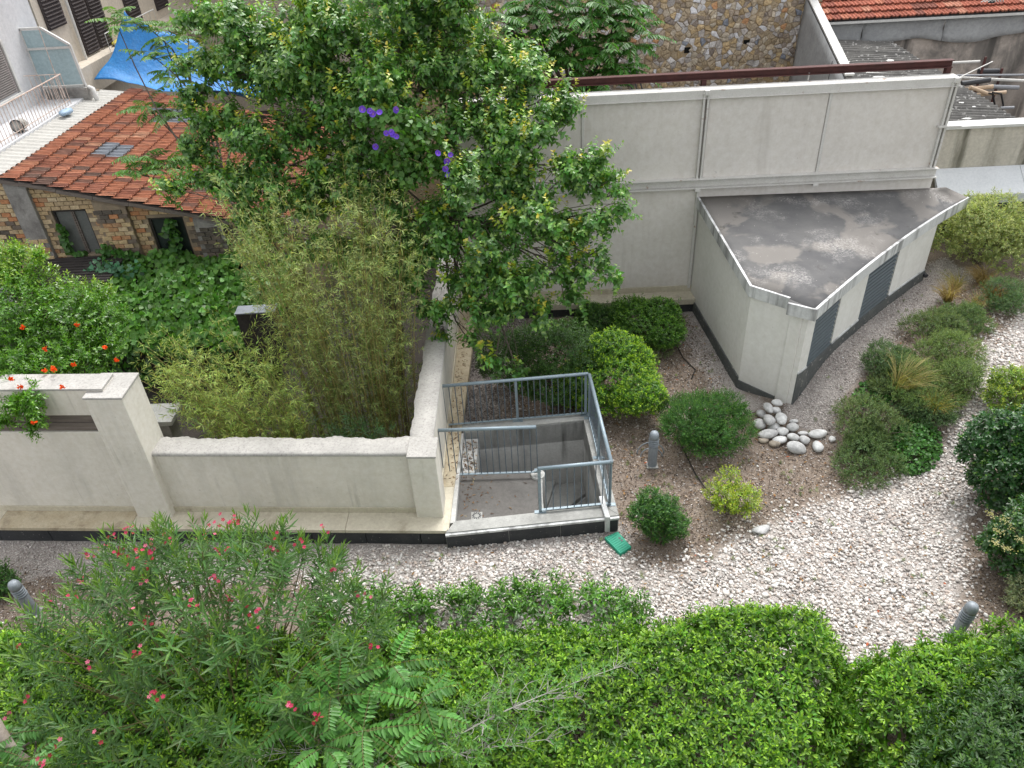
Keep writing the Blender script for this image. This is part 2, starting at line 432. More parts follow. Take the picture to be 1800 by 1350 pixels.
h.bump(b, h.noise(45, 6, 0.75), 0.8, 0.03)
M['ground'] = m
# ================================================================== GROUND
def sdf(poly, P):
    """signed distance to polygon (negative inside), P (n,2)"""
    poly = np.asarray(poly, float)[:, :2]; n = len(poly)
    d = np.full(len(P), 1e9); inside = np.zeros(len(P), bool)
    for i in range(n):
        a = poly[i]; b = poly[(i + 1) % n]; e = b - a; w = P - a
        t = np.clip((w @ e) / (e @ e + 1e-12), 0, 1)[:, None]
        d = np.minimum(d, np.linalg.norm(w - e * t, axis=1))
        c = (a[1] > P[:, 1]) != (b[1] > P[:, 1])
        xi = (b[0] - a[0]) * (P[:, 1] - a[1]) / ((b[1] - a[1]) if abs(b[1] - a[1]) > 1e-9 else 1e-9) + a[0]
        inside ^= c & (P[:, 0] < xi)
    return np.where(inside, -d, d)
def wob(P, s=1.0, seed=0):
    x, y = P[:, 0] * s, P[:, 1] * s
    return (np.sin(2.1 * x + 1.3 * y + seed) + np.sin(-1.7 * x + 2.9 * y + 2 * seed) + 0.6 * np.sin(5.3 * x - 3.1 * y + seed) + 0.4 * np.sin(7.9 * y + 9.1 * x)) / 3.0
def FL(x): return 8.84 - 0.0565 * (x + 1.6)                # foot of the front wall's plinth
PIT = [(-1.39, 9.03), (1.09, 9.27), (0.94, 11.58), (-1.37, 11.37)]
def gpoly(px): return [GT(u, v)[:2] for u, v in px]
COARSE = gpoly([(540, 1000), (700, 978), (1060, 950), (1120, 1000), (1190, 1005), (1290, 950), (1420, 890), (1530, 855), (1650, 800), (1690, 720), (1712, 640),
                (1745, 590), (1800, 545), (1830, 600), (1760, 690), (1722, 780), (1705, 900), (1688, 1000), (1700, 1090), (1700, 1180), (1500, 1250), (1000, 1180), (600, 1120)])
FINE_A = gpoly([(-60, 940), (780, 950), (1090, 925), (1110, 990), (900, 1010), (560, 1010), (300, 1030), (-60, 1010)])
FINE_B = gpoly([(1380, 725), (1400, 680), (1475, 590), (1560, 515), (1660, 455), (1712, 480), (1640, 545), (1560, 600), (1505, 665), (1470, 735), (1440, 775), (1395, 745)])
FINE_C = gpoly([(1205, 535), (1232, 545), (1312, 690), (1340, 715), (1300, 730), (1255, 690), (1200, 590)])
FINE_D = gpoly([(812, 745), (838, 545), (960, 548), (925, 640), (880, 745)])
gx = np.arange(-14.0, 20.01, 0.125); gy = np.arange(-1.0, 19.6, 0.125)
XX, YY = np.meshgrid(gx, gy); P2 = np.stack([XX.ravel(), YY.ravel()], 1)
ZZ = terrain(P2[:, 0], P2[:, 1]) + 0.012 * wob(P2, 2.3)
zone = np.maximum.reduce([sstep(0.12, -0.12, sdf(q, P2) + 0.16 * wob(P2, 2.0, i)) for i, q in enumerate([COARSE, FINE_A, FINE_B, FINE_C, FINE_D])])
nx = len(gx); ci = np.arange(len(gy) - 1)[:, None] * nx + np.arange(nx - 1)[None, :]
ci = ci.ravel(); Fq = np.stack([ci, ci + 1, ci + nx + 1, ci + nx], 1)
cc = (P2[ci] + P2[ci + nx + 1]) / 2
pit_in = sdf(PIT, cc) < 0.11
yard = (cc[:, 0] < -1.85) & (cc[:, 1] > FL(cc[:, 0]) + 0.6)
behind = (cc[:, 1] > 16.7) & (cc[:, 0] < 8.8)
Fq = Fq[~(pit_in | yard | behind)]
go = build('ground', np.column_stack([P2, ZZ]), Fq, M['ground'], smooth=True)
a = go.data.attributes.new('zone', 'FLOAT', 'POINT'); a.data.foreach_set('value', zone.astype(np.float32))
tag(go, 'bare brown soil and mulch of the planted garden', None, kind='structure')
mb = MB()
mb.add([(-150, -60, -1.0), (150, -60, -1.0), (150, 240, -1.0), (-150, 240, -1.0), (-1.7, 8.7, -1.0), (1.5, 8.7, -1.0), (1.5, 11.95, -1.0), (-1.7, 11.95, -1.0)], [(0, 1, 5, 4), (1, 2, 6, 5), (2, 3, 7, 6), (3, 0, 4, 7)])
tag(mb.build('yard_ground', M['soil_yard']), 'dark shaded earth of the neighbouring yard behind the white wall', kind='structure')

# ================================================================== FRONT AND SIDE WALL
W = thing('boundary_wall', 'low white rendered garden wall turning back beside the stairwell, with two pillars', 'wall', (-5, 9.3, 0))
def seg(x0, x1, y0, y1, z0, z1):          # block following the skew of the front wall; y offsets from its plinth foot
    return [(x0, FL(x0) + y0, z0), (x1, FL(x1) + y0, z0), (x1, FL(x1) + y1, z0), (x0, FL(x0) + y1, z0)], [(x0, FL(x0) + y0, z1), (x1, FL(x1) + y0, z1), (x1, FL(x1) + y1, z1), (x0, FL(x0) + y1, z1)]
mb = MB(); mb.hexa(*seg(-13, -6.6, 0.40, 0.78, -1.0, 2.10)); mb.hexa(*seg(-13, -6.6, 0.40, 0.78, 2.44, 2.93)); mb.hexa(*seg(-13, -6.6, 0.52, 0.78, 2.10, 2.44))
o = mb.build('wall_panel', M['render'], W, bevel=0.012); o['label'] = 'tall wall length with a timber beam let into it'
mb = MB(); mb.hexa(*seg(-13, -6.6, 0.39, 0.80, 2.93, 2.965)); mb.build('coping', M['coping'], W)
mb = MB(); mb.hexa(*seg(-13, -6.62, 0.425, 0.515, 2.11, 2.27)); mb.hexa(*seg(-13, -6.62, 0.44, 0.518, 2.275, 2.43))
o = mb.build('timber_beam', M['timber'], W, bevel=0.012); o['label'] = 'cracked grey timber beam let into the wall'
mb = MB(); mb.hexa(*seg(-6.3, -1.95, 0.40, 0.78, -1.0, 1.60)); mb.build('wall_panel', M['render'], W, bevel=0.012)
# rough coping with a broken back edge
n = 120; xs = np.linspace(-6.28, -2.02, n); V = []; F = []
for i, x in enumerate(xs):
    e = 0.79 + 0.022 * math.sin(i * 0.17) + 0.012 * math.sin(i * .53 + 1) + 0.008 * math.sin(i * 1.9) + random.uniform(-0.004, 0.006)
    zt = 1.66 + 0.006 * math.sin(i * .23)
    for dy, z in ((0.385, 1.60), (0.385, 1.64), (0.43, zt), (0.62, zt + 0.006 + 0.004 * math.sin(i * .4)), (e, zt - 0.004 + 0.006 * math.sin(i * .61)), (e + 0.02, 1.58)):
        V.append((x, FL(x) + dy, z))
for i in range(n - 1):
    for k in range(5):
        a0 = i * 6 + k; F.append((a0, a0 + 6, a0 + 7, a0 + 1))
F.append((0, 1, 2, 3, 4, 5))
build('coping', V, F, M['coping'], W, smooth=True)
for xa, xb, y0, y1, zt in ((-6.86, -6.25, 0.24, 0.90, 2.87), (-2.03, -1.58, 0.27, 0.74, 1.66)):
    mb = MB(); mb.hexa(*seg(xa, xb, y0, y1, 0.30, zt)); p = mb.build('pillar', M['render'], W, bevel=0.015)
    mb = MB(); mb.hexa(*seg(xa - 0.01, xb + 0.012, y0 - 0.01, y1 + 0.01, zt, zt + 0.04)); mb.build('pillar_cap', M['coping'], p, bevel=0.012)
# side run towards the back wall
mb = MB(); mb.prism([(-2.02, 9.55), (-1.67, 9.55), (-1.70, 16.3), (-2.02, 16.3)], -1.0, 1.60); mb.build('wall_panel', M['render'], W, bevel=0.012)
n = 120; ys = np.linspace(9.6, 16.3, n); V = []; F = []
for i, y in enumerate(ys):
    e = -2.05 + 0.012 * math.sin(i * .21) + 0.010 * math.sin(i * .47 + 2) + 0.006 * math.sin(i * 1.3); zt = 1.655 + 0.005 * math.sin(i * .3)
    for x, z in ((e - 0.01, 1.56), (e, zt), (-1.85, zt + 0.008), (-1.665, zt), (-1.655, 1.60)):
        V.append((x, y, z))
for i in range(n - 1):
    for k in range(4):
        a0 = i * 5 + k; F.append((a0, a0 + 1, a0 + 6, a0 + 5))
F.append((4, 3, 2, 1, 0))
build('coping', V, F, M['coping'], W, smooth=True)
# cream metal ledge in lengths, upstand and dark plinth panels
xs = [-13, -11.4, -9.3, -6.9, -5.2, -3.2, -1.5]
for i in range(6):
    x0, x1 = xs[i], xs[i + 1] - 0.006
    mb = MB(); mb.hexa(*seg(x0, x1, -0.03, 0.395, 0.325, 0.35)); mb.hexa(*seg(x0, x1, -0.03, -0.005, 0.285, 0.325))
    o = mb.build('ledge_cap', M['cream_dirty'] if i in (2,) else M['cream'], W, bevel=0.004)
    mb = MB(); mb.hexa(*seg(x0, min(x1, -2.04), 0.375, 0.397, 0.352, 0.46)); mb.build('ledge_upstand', M['cream'], W)
x = -13.0
while x < -1.6:
    x1 = min(x + 0.92, -1.52)
    mb = MB(); mb.hexa(*seg(x, x1 - 0.012, 0.0, 0.05, -0.15, 0.31)); mb.build('plinth_panel', M['bitumen'], W, bevel=0.004); x += 0.92
mb = MB(); mb.hexa(*seg(-13, -1.52, 0.05, 0.40, -0.15, 0.32)); mb.build('plinth_core', M['bitumen'], W)
ys = [8.83, 9.85, 11.42, 13.2, 15.0, 16.2]
for i in range(5):
    y0, y1 = ys[i], ys[i + 1] - 0.006
    def ox(y): return -1.50 + 0.030 * (y - 8.8)
    mb = MB(); mb.prism([(-1.665, y0 if i else y0 + 0.35), (ox(y0), y0), (ox(y1), y1), (-1.665, y1)], 0.325, 0.352)
    mb.prism([(ox(y0), y0), (ox(y0) + 0.02, y0), (ox(y1) + 0.02, y1), (ox(y1), y1)], 0.20, 0.35)
    mb.build('ledge_cap', M['cream'] if i == 0 else M['cream_dirty'], W, bevel=0.003)
mb = MB(); mb.prism([(-1.67, 9.4), (-1.645, 9.4), (-1.66, 16.2), (-1.69, 16.2)], 0.353, 0.44); mb.build('ledge_upstand', M['cream'], W)
mb = MB(); mb.prism([(-1.67, 8.95), (-1.53, 8.9), (-1.32, 16.2), (-1.67, 16.2)], -0.15, 0.32); mb.build('plinth_core', M['bitumen'], W)

# ================================================================== STAIRWELL
S = thing('stairwell', 'open concrete stair pit with kerb, small landing and winding steps', 'stairwell', (0, 10.3, 0))
OUT = [(-1.53, 8.77), (1.33, 9.03), (1.09, 11.80), (-1.40, 11.57)]
for i, nm in enumerate(('kerb', 'kerb', 'kerb')):
    j = (i + 1) % 4
    a0, b0, b1, a1 = OUT[i], OUT[j], PIT[j], PIT[i]
    mb = MB(); mb.prism([a0, b0, b1, a1], 0.30, 0.345); mb.build('kerb', M['kerb'], S, bevel=0.008)
    mb = MB(); mb.prism([tuple(np.array(a0) * 0.985 + np.array(a1) * 0.015), tuple(np.array(b0) * 0.985 + np.array(b1) * 0.015), b1, a1], -0.15, 0.298)
    mb.build('kerb_core', M['concrete'], S)
d = np.array(OUT[1]) - np.array(OUT[0]); dn = np.array([d[1], -d[0]]) / np.linalg.norm(d)
cuts = [0.0, 0.36, 0.66, 0.995]
for i in range(3):
    p0 = np.array(OUT[0]) + d * (cuts[i] + 0.003); p1 = np.array(OUT[0]) + d * (cuts[i + 1] - 0.003)
    mb = MB(); mb.prism([tuple(p0 + dn * 0.03), tuple(p1 + dn * 0.03), tuple(p1 - dn * 0.01), tuple(p0 - dn * 0.01)], -0.15, 0.285); mb.build('plinth_panel', M['bitumen'], S, bevel=0.004)
mb = MB(); mb.prism([tuple(np.array(OUT[0]) + dn * 0.045), tuple(np.array(OUT[1]) + dn * 0.045), tuple(np.array(OUT[1])), tuple(np.array(OUT[0]))], 0.285, 0.325)
mb.build('drip_edge', M['fascia'], S)
# inside faces of the pit, wall by wall
def inner(a, b, z0, z1, t=0.12):
    a = np.array(a); b = np.array(b); d = (b - a) / np.linalg.norm(b - a); nrm = np.array([d[1], -d[0]])
    mb = MB(); mb.prism([tuple(a + nrm * t), tuple(b + nrm * t), tuple(b), tuple(a)], z0, z1); return mb.build('pit_wall', M['concrete'], S)
inner(PIT[1], PIT[2], -3.0, 0.299); inner(PIT[2], PIT[3], -3.0, 0.299); inner(PIT[3], PIT[0], -3.0, 0.299); inner(PIT[0], PIT[1], -3.0, 0.299)
mb = MB(); mb.box(-1.5, 9.0, -3.1, 1.2, 11.7, -3.0); mb.build('pit_floor', M['landing'], S)
mb = MB(); mb.prism([(-1.395, 9.04), (0.0, 9.17), (0.02, 10.40), (-1.375, 10.40)], -0.12, 0.15); mb.build('landing', M['landing'], S, bevel=0.01)
mb = MB(); mb.prism([(0.002, 9.175), (0.10, 9.18), (0.09, 9.75), (0.10, 10.15), (0.022, 10.20)], -0.16, 0.17); mb.build('landing_lip', M['kerb'], S, bevel=0.012)
mb = MB(); mb.prism([(-1.37, 10.405), (-1.12, 10.405), (-1.08, 11.37), (-1.37, 11.36)], -0.3, 0.16); mb.build('side_ledge', M['concrete'], S, bevel=0.01)
NW = (0.02, 10.27)
mb = MB(); mb.lathe((NW[0], NW[1], 0), [(0.13, -3.0), (0.13, 0.17), (0.125, 0.19), (0.05, 0.192)], 24); mb.build('newel', M['concrete'], S, smooth=False)
def clip_ray(th):
    d = np.array([math.cos(th), math.sin(th)]); best = 9
    for i in range(4):
        a = np.array(PIT[i]); b = np.array(PIT[(i + 1) % 4]); e = b - a
        den = d[0] * e[1] - d[1] * e[0]
        if abs(den) < 1e-9: continue
        w = a - np.array(NW); t = (w[0] * e[1] - w[1] * e[0]) / den; s_ = (w[0] * d[1] - w[1] * d[0]) / den
        if t > 0 and -0.001 <= s_ <= 1.001: best = min(best, t)
    return np.array(NW) + d * best
ang = [math.radians(q) for q in (-60, -32, -6, 20, 46, 74, 104, 134, 160)]
for i in range(len(ang) - 1):
    z = -1.72 + 0.115 * i
    p0 = np.array(NW) + 0.14 * np.array([math.cos(ang[i]), math.sin(ang[i])]); p3 = np.array(NW) + 0.14 * np.array([math.cos(ang[i + 1]), math.sin(ang[i + 1])])
    q0, q1 = clip_ray(ang[i]), clip_ray(ang[i + 1])
    poly = [tuple(p0), tuple(q0)]
    for c in PIT:
        tc = math.atan2(c[1] - NW[1], c[0] - NW[0])
        if ang[i] < tc < ang[i + 1]: poly.append(c)
    poly += [tuple(q1), tuple(p3)]
    mb = MB(); mb.prism(poly, z - 0.5, z); o = mb.build('tread', M['kerb'], S, bevel=0.01)
    mb = MB(); mb.bar((*p3, z + 0.006), (*q1, z + 0.006), 0.05, 0.01); mb.build('nosing', M['fascia'], o)
c = G(838, 907, 0.15)
mb = MB(); mb.box(c[0] - 0.095, c[1] - 0.085, 0.152, c[0] + 0.095, c[1] + 0.085, 0.160); dr = mb.build('drain', M['kerb'], S, bevel=0.003)
for k in range(12):
    t = 2 * math.pi * k / 12
    mb = MB(); mb.bar((c[0] + 0.045 * math.cos(t), c[1] + 0.045 * math.sin(t), 0.1625), (c[0] + 0.08 * math.cos(t), c[1] + 0.08 * math.sin(t), 0.1625), 0.016, 0.004); mb.build('slot', M['pipe_dark'], dr)
# railings
def rail_run(T, p0, p1, z0=0.40, z1=1.32, n=16, posts=(), end_bars=True):
    p0 = np.array(p0, float); p1 = np.array(p1, float)
    mb = MB(); mb.tube([(*p0, z1), (*p1, z1)], 0.032, 10); mb.build('handrail', M['rail'], T, smooth=True)
    mb = MB(); mb.bar((*p0, z0), (*p1, z0), 0.045, 0.012); mb.build('bottom_rail', M['rail'], T)
    for k in range(n + 1):
        f = k / n
        if any(abs(f - q) < 0.4 / n for q in posts): continue
        p = p0 + (p1 - p0) * f
        mb = MB(); mb.tube([(*p, z0), (*p, z1 - 0.02)], 0.0085, 6); mb.build('baluster', M['baluster'], T)
    for q in posts:
        p = p0 + (p1 - p0) * q
        mb = MB(); mb.bar((*p, 0.345), (*p, z1 - 0.02), 0.05, 0.014, up=(0, 1, 0)); o = mb.build('post', M['rail'], T)
        mb = MB(); mb.box(p[0] - 0.10, p[1] - 0.035, 0.345, p[0] + 0.10, p[1] + 0.035, 0.357); mb.build('foot_plate', M['rail'], o)
T = thing('stair_railing', 'blue-grey metal railing running round three sides of the stair pit', 'railing', (1.15, 10.5, 0.345))
rail_run(T, (-1.68, 11.52), (1.03, 11.73), n=24, posts=(0.5, 0.985))
rail_run(T, (1.05, 11.70), (1.20, 9.24), n=20, posts=(0.03, 0.5, 0.985))
rail_run(T, (0.02, 9.16), (1.19, 9.26), n=10, posts=(0.015,))
T = thing('landing_railing', 'short blue-grey railing between the landing and the pit, fixed to wall', 'railing', (-0.8, 10.3, 0.2))
rail_run(T, (-1.66, 10.25), (0.02, 10.24), z0=0.27, z1=1.30, n=15)
mb = MB(); mb.box(-0.04, 10.20, 0.30, 0.08, 10.28, 0.315); mb.build('foot_plate', M['rail'], T)
# overflow channel over the front kerb corner
T = thing('overflow_channel', 'pale grey metal overflow channel bent over the stair kerb corner', 'channel', (1.12, 9.0, 0))
mb = MB(); mb.bar((1.07, 9.42, 0.40), (1.13, 8.98, 0.37), 0.085, 0.05); mb.build('gutter', M['fascia'], T, bevel=0.01)
mb = MB(); mb.bar((1.13, 8.965, 0.395), (1.135, 8.955, 0.05), 0.085, 0.05, up=(0, 1, 0)); mb.build('spout', M['fascia'], T, bevel=0.01)

# ================================================================== BACK PANEL WALL
B = thing('panel_wall', 'tall pale rendered wall of framed panels under a red steel beam', 'wall', (3.7, 16.4, 0))
YB = 16.42
def bx(name, mat, par, *a, bevel=0.006):
    mb = MB(); mb.box(*a); return mb.build(name, mat, par, bevel=bevel)
bx('wall_panel', M['panel'], B, -1.66, YB, 0.0, 9.0, YB + 0.28, 3.0)
for x0, x1 in ((-1.45, 1.24), (1.30, 3.78), (3.90, 6.36), (6.43, 8.84)):
    bx('wall_panel', M['panel'], B, x0, YB - 0.02, 3.17, x1, YB + 0.24, 4.90)
bx('panel_backing', M['panel'], B, -1.45, YB + 0.02, 3.0, 8.95, YB + 0.25, 4.96, bevel=0)
for x in (-1.44, 3.80, 8.86):
    bx('post', M['steel_white'], B, x - 0.05, YB - 0.09, 3.17, x - 0.005, YB + 0.0, 5.0)
    bx('post', M['steel_white'], B, x + 0.035, YB - 0.09, 3.17, x + 0.08, YB + 0.0, 5.0)
    bx('bracket', M['steel_white'], B, x - 0.03, YB - 0.13, 4.97, x + 0.06, YB - 0.02, 5.07)
for x in (1.27, 6.395):
    bx('cover_strip', M['steel_white'], B, x - 0.03, YB - 0.045, 3.17, x + 0.03, YB - 0.015, 4.9)
# channel beam at mid height: web and two flanges
mb = MB(); mb.box(-1.5, YB - 0.05, 2.99, 9.0, YB - 0.03, 3.17); mb.box(-1.5, YB - 0.15, 3.171, 9.0, YB - 0.02, 3.19); mb.box(-1.5, YB - 0.15, 2.97, 9.0, YB - 0.02, 2.989)
mb.build('mid_beam', M['steel_white'], B, bevel=0.003)
for x in (1.2, 3.80, 6.38):
    bx('beam_foot', M['steel_white'], B, x - 0.06, YB - 0.16, 2.91, x + 0.06, YB - 0.02, 2.968)
bx('rain_pipe', M['steel_white'], B, 3.80, YB - 0.06, 0.45, 3.86, YB - 0.01, 2.9)
mb = MB(); mb.box(-1.45, YB - 0.06, 4.905, 8.98, YB - 0.03, 5.06); mb.box(-1.45, YB - 0.10, 4.89, 8.98, YB - 0.02, 4.904); mb.build('top_rail', M['steel_white'], B, bevel=0.003)
bx('top_coping', M['steel_white'], B, -1.45, YB - 0.02, 5.03, 8.95, YB + 0.25, 5.065)
bx('end_bracket', M['steel_white'], B, 8.75, YB - 0.14, 4.06, 9.22, YB - 0.04, 4.10)
mb = MB(); mb.box(-1.2, YB + 0.34, 5.19, 8.92, YB + 0.37, 5.30); mb.box(-1.2, YB + 0.28, 5.30, 8.92, YB + 0.43, 5.32); mb.box(-1.2, YB + 0.28, 5.17, 8.92, YB + 0.43, 5.19)
mb.build('red_beam', M['red_steel'], B, bevel=0.003).__setitem__('label', 'rust red steel beam along the top')
for x in (-0.6, 3.82, 8.86):
    bx('beam_post', M['red_steel'], B, x - 0.05, YB + 0.29, 4.9, x + 0.05, YB + 0.42, 5.17)
bx('beam_rod', M['steel_white'], B, 5.98, YB + 0.33, 5.05, 6.01, YB + 0.36, 5.2)
xs = [-1.35, 0.5, 2.3, 4.0]
for i in range(3):
    x0, x1 = xs[i], xs[i + 1] - 0.006
    mb = MB(); mb.box(x0, 15.98, 0.335, x1, YB - 0.005, 0.36); mb.box(x0, 15.98, 0.22, x1, 16.0, 0.335); mb.build('ledge_cap', M['cream'] if i else M['cream_dirty'], B, bevel=0.003)
    bx('ledge_upstand', M['cream'], B, x0, YB - 0.03, 0.362, x1, YB - 0.004, 0.50, bevel=0)
x = -1.32
while x < 4.0:
    bx('plinth_panel', M['bitumen'], B, x, 16.02, -0.1, x + 0.9, 16.06, 0.32, bevel=0.004); x += 0.915

# ================================================================== VENT BUILDING
VB = thing('vent_building', 'low cream plant building with dark stained flat roof and curved louvred front', 'building', (6.5, 14.2, 0))
ZT = 2.40; ZW = 2.16
R0 = G(1226, 347, 2.75); RL = G(1318, 502, ZT); RN1 = G(1388, 524, ZT); RN2 = G(1385, 533, ZT); RF = G(1436, 545, ZT)
arc_px = [(1436, 545), (1500, 490), (1560, 441), (1620, 399), (1670, 367), (1704, 347)]
arc = np.array([G(u, v, ZT)[:2] for u, v in arc_px]); co = np.polyfit(arc[:, 0], arc[:, 1], 2)
ax = np.linspace(RF[0], arc[-1, 0], 26); curve = np.stack([ax, np.polyval(co, ax)], 1)
roof_poly = [(R0[0], 16.40), tuple(RL[:2]), tuple(RN1[:2]), tuple(RN2[:2])] + [tuple(p) for p in curve] + [(9.7, 16.75), (9.0, 16.40)]
front = [np.array([RL[0], RL[1], ZT])] + [np.array([*((1 - t) * RL[:2] + t * RN1[:2]), ZT]) for t in (.33, .66)] + [np.array([*RN1[:2], ZT])] + [np.array([p[0], p[1], ZT]) for p in curve]
ln = np.r_[0, np.cumsum([np.linalg.norm(front[q + 1] - front[q]) for q in range(len(front) - 1)])]; ln /= ln[-1]
V = []; F = []; nr = 7
for q, p in enumerate(front):
    bk = np.array([R0[0] + (9.35 - R0[0]) * ln[q], 16.41, 2.75 - .05 * ln[q]])
    for r_ in range(nr):
        t = r_ / (nr - 1); V.append(p * (1 - t) + bk * t - np.array([0, 0, .015]))
for q in range(len(front) - 1):
    for r_ in range(nr - 1):
        a_ = q * nr + r_; F.append((a_, a_ + nr, a_ + nr + 1, a_ + 1))
V += [(RN1[0], RN1[1], ZT - .016), (RN2[0], RN2[1], ZT - .016), (RF[0], RF[1], ZT - .016)]; F.append((len(V) - 3, len(V) - 2, len(V) - 1))
o = build('roof', V, F, M['roof_flat'], VB, smooth=True); sm = o.modifiers.new('t', 'SOLIDIFY'); sm.thickness = 0.05
RO = [o for o in VB.children if o.name.startswith('roof')][0]
edge = [(R0[0], 16.38), tuple(RL[:2]), tuple(RN1[:2]), tuple(RN2[:2])] + [tuple(p) for p in curve]
def strip(pts, off, z0, z1, th):
    """upright band along a polyline, outside face offset by off"""
    pts = [np.array(p, float) for p in pts]; A = []; Bq = []
    for i, p in enumerate(pts):
        d = pts[min(i + 1, len(pts) - 1)] - pts[max(i - 1, 0)]; d /= np.linalg.norm(d); nrm = np.array([d[1], -d[0]])
        A.append(p + nrm * off); Bq.append(p + nrm * (off - th))
    mb = MB()
    for i in range(len(pts) - 1):
        mb.hexa([(*A[i], z0), (*A[i + 1], z0), (*Bq[i + 1], z0), (*Bq[i], z0)], [(*A[i], z1), (*A[i + 1], z1), (*Bq[i + 1], z1), (*Bq[i], z1)])
    return mb
mb = MB(); (ax0, ay0), (ax1, ay1) = edge[0], edge[1]
mb.hexa([(ax0, ay0, 2.75 - .24), (ax1, ay1, ZW), (ax1 + .05, ay1 + .02, ZW), (ax0 + .05, ay0, 2.75 - .24)], [(ax0, ay0, 2.75), (ax1, ay1, ZT), (ax1 + .05, ay1 + .02, ZT), (ax0 + .05, ay0, 2.75)]); mb.build('fascia', M['fascia'], RO, bevel=0.004)
for pts in (edge[1:3], edge[3:5]):
    strip(pts, 0.0, ZW, ZT, 0.05).build('fascia', M['fascia'], RO, bevel=0.004)
for k in range(5):
    strip(list(curve[k * 5:k * 5 + 6]), 0.0, ZW, ZT + .005, 0.05).build('fascia', M['fascia'], RO)
# walls: sit a little inside the roof edge
Lw0 = np.array([R0[0] + 0.06, 16.40]); Lw1 = np.array([RL[0] + 0.06, RL[1] + 0.02]); Fw = np.array([RF[0] - 0.06, RF[1] + 0.14])
cw = []
for i in range(len(curve)):
    d = curve[min(i + 1, 25)] - curve[max(i - 1, 0)]; d /= np.linalg.norm(d); cw.append(curve[i] - np.array([d[1], -d[0]]) * 0.11)
cw = np.array(cw); cw[0] = Fw
cwx = cw[:22]                       # wall stops short of the roof's pointed end
def cpt(f):
    s = np.r_[0, np.cumsum(np.linalg.norm(np.diff(cwx, axis=0), axis=1))]; t = f * s[-1]
    return np.array([np.interp(t, s, cwx[:, 0]), np.interp(t, s, cwx[:, 1])])
def f_at(u, z):
    fs = np.linspace(0, 1, 400); us = np.array([PX((*cpt(f), z))[0] for f in fs]); return float(np.interp(u, us, fs))
ZB = 0.93
fa, fb, fc, fd = f_at(1417, ZB), f_at(1461, ZB), f_at(1508, ZB), f_at(1561, ZB)
mb = MB(); mb.prism([tuple(Lw0), tuple(Lw1), (Lw1[0] + 0.15, Lw1[1] + 0.1), (Lw0[0] + 0.15, Lw0[1])], -0.1, [2.75 - .2, ZW, ZW, 2.75 - .2]); mb.build('wall', M['render_clean'], VB)
dF = (Fw - Lw1) / np.linalg.norm(Fw - Lw1); nF = np.array([dF[1], -dF[0]])
mb = MB(); mb.prism([tuple(Lw1), tuple(Fw - dF * 0.34), tuple(Fw - dF * 0.34 - nF * 0.15), tuple(Lw1 - nF * 0.15 + dF * 0.02)], -0.1, ZW); mb.build('wall', M['render_clean'], VB)
mb = MB(); mb.prism([tuple(Fw - dF * 0.34 + nF * 0.03), tuple(Fw - dF * 0.10 + nF * 0.03), tuple(Fw - dF * 0.10 - nF * 0.15), tuple(Fw - dF * 0.34 - nF * 0.15)], -0.1, ZW); mb.build('corner_pillar', M['render_clean'], VB, bevel=0.01)
mb = MB(); mb.prism([tuple(Fw - dF * 0.10), tuple(Fw), tuple(Fw - nF * 0.15), tuple(Fw - dF * 0.10 - nF * 0.15)], -0.1, ZW); mb.build('wall', M['render_clean'], VB)
def wall_span(f0, f1, z0, z1, name, mat, off=0.0, th=0.15, par=None):
    k = max(2, int((f1 - f0) * 22)); return strip([cpt(f) for f in np.linspace(f0, f1, k + 1)], off, z0, z1, th).build(name, mat, par or VB)
for f0, f1 in ((0.0, fa), (fb, fc), (fd, 1.0)):
    wall_span(f0, f1, ZB, ZW, 'wall', M['render_clean'])
    wall_span(f0, f1, ZB - 0.02, ZB + 0.012, 'sill_bead', M['fascia'], 0.02, 0.04)
wall_span(0.0, 1.0, -0.2, ZB - 0.021, 'plinth', M['base_grey'], 0.03, 0.2)
strip([tuple(Lw0), tuple(Lw1)], 0.03, -0.2, 0.27, 0.1).build('plinth', M['base_grey'], VB)
strip([tuple(Lw1), tuple(Fw - dF * 0.36)], 0.03, -0.2, 0.20, 0.1).build('plinth', M['base_grey'], VB)
e = cwx[-1]
mb = MB(); mb.prism([tuple(e), (9.6, 16.8), (9.45, 16.85), (e[0] - 0.15, e[1])], 0.0, ZW); mb.build('wall', M['render_clean'], VB)
for f0, f1 in ((fa, fb), (fc, fd)):
    D = wall_span(f0 + 0.002, f1 - 0.002, ZB - 0.02, ZW - 0.005, 'louvre_door', M['pipe_dark'], -0.09, 0.05)  # dark backing sheet, shade between the slats put into its colour
    pa, pb = cpt(f0 + 0.003), cpt(f1 - 0.003); d = (pb - pa) / np.linalg.norm(pb - pa); nn = np.array([d[1], -d[0]])
    nsl = 13; hh = (ZW - ZB + 0.01) / nsl
    for k in range(nsl):
        z = ZB - 0.015 + k * hh
        a0 = pa - nn * 0.005; b0 = pb - nn * 0.005; a1 = pa - nn * 0.075; b1 = pb - nn * 0.075
        mb = MB(); mb.hexa([(*a0, z), (*b0, z), (*(b1 + nn * .01), z - hh * .1), (*(a1 + nn * .01), z - hh * .1)], [(*(a0 - nn * .02), z + hh * .42), (*(b0 - nn * .02), z + hh * .42), (*(b1 + nn * .01), z + hh * .40), (*(a1 + nn * .01), z + hh * .40)])
        mb.build('slat', M['louvre'], D)
p = G(1620, 492, 0.72); q = cpt(f_at(1622, 0.7))
mb = MB(); mb.tube([(q[0] + 0.0, q[1] + 0.05, 0.82), (q[0] + 0.03, q[1] - 0.10, 0.80)], 0.05, 10); mb.build('vent_pipe', M['pipe_dark'], VB)
mb = MB(); c = G(1517, 366, ZT); mb.lathe((c[0], c[1], ZT - 0.02), [(0.07, 0), (0.07, 0.05), (0.02, 0.08)], 10); mb.build('roof_drain', M['pipe_dark'], RO)

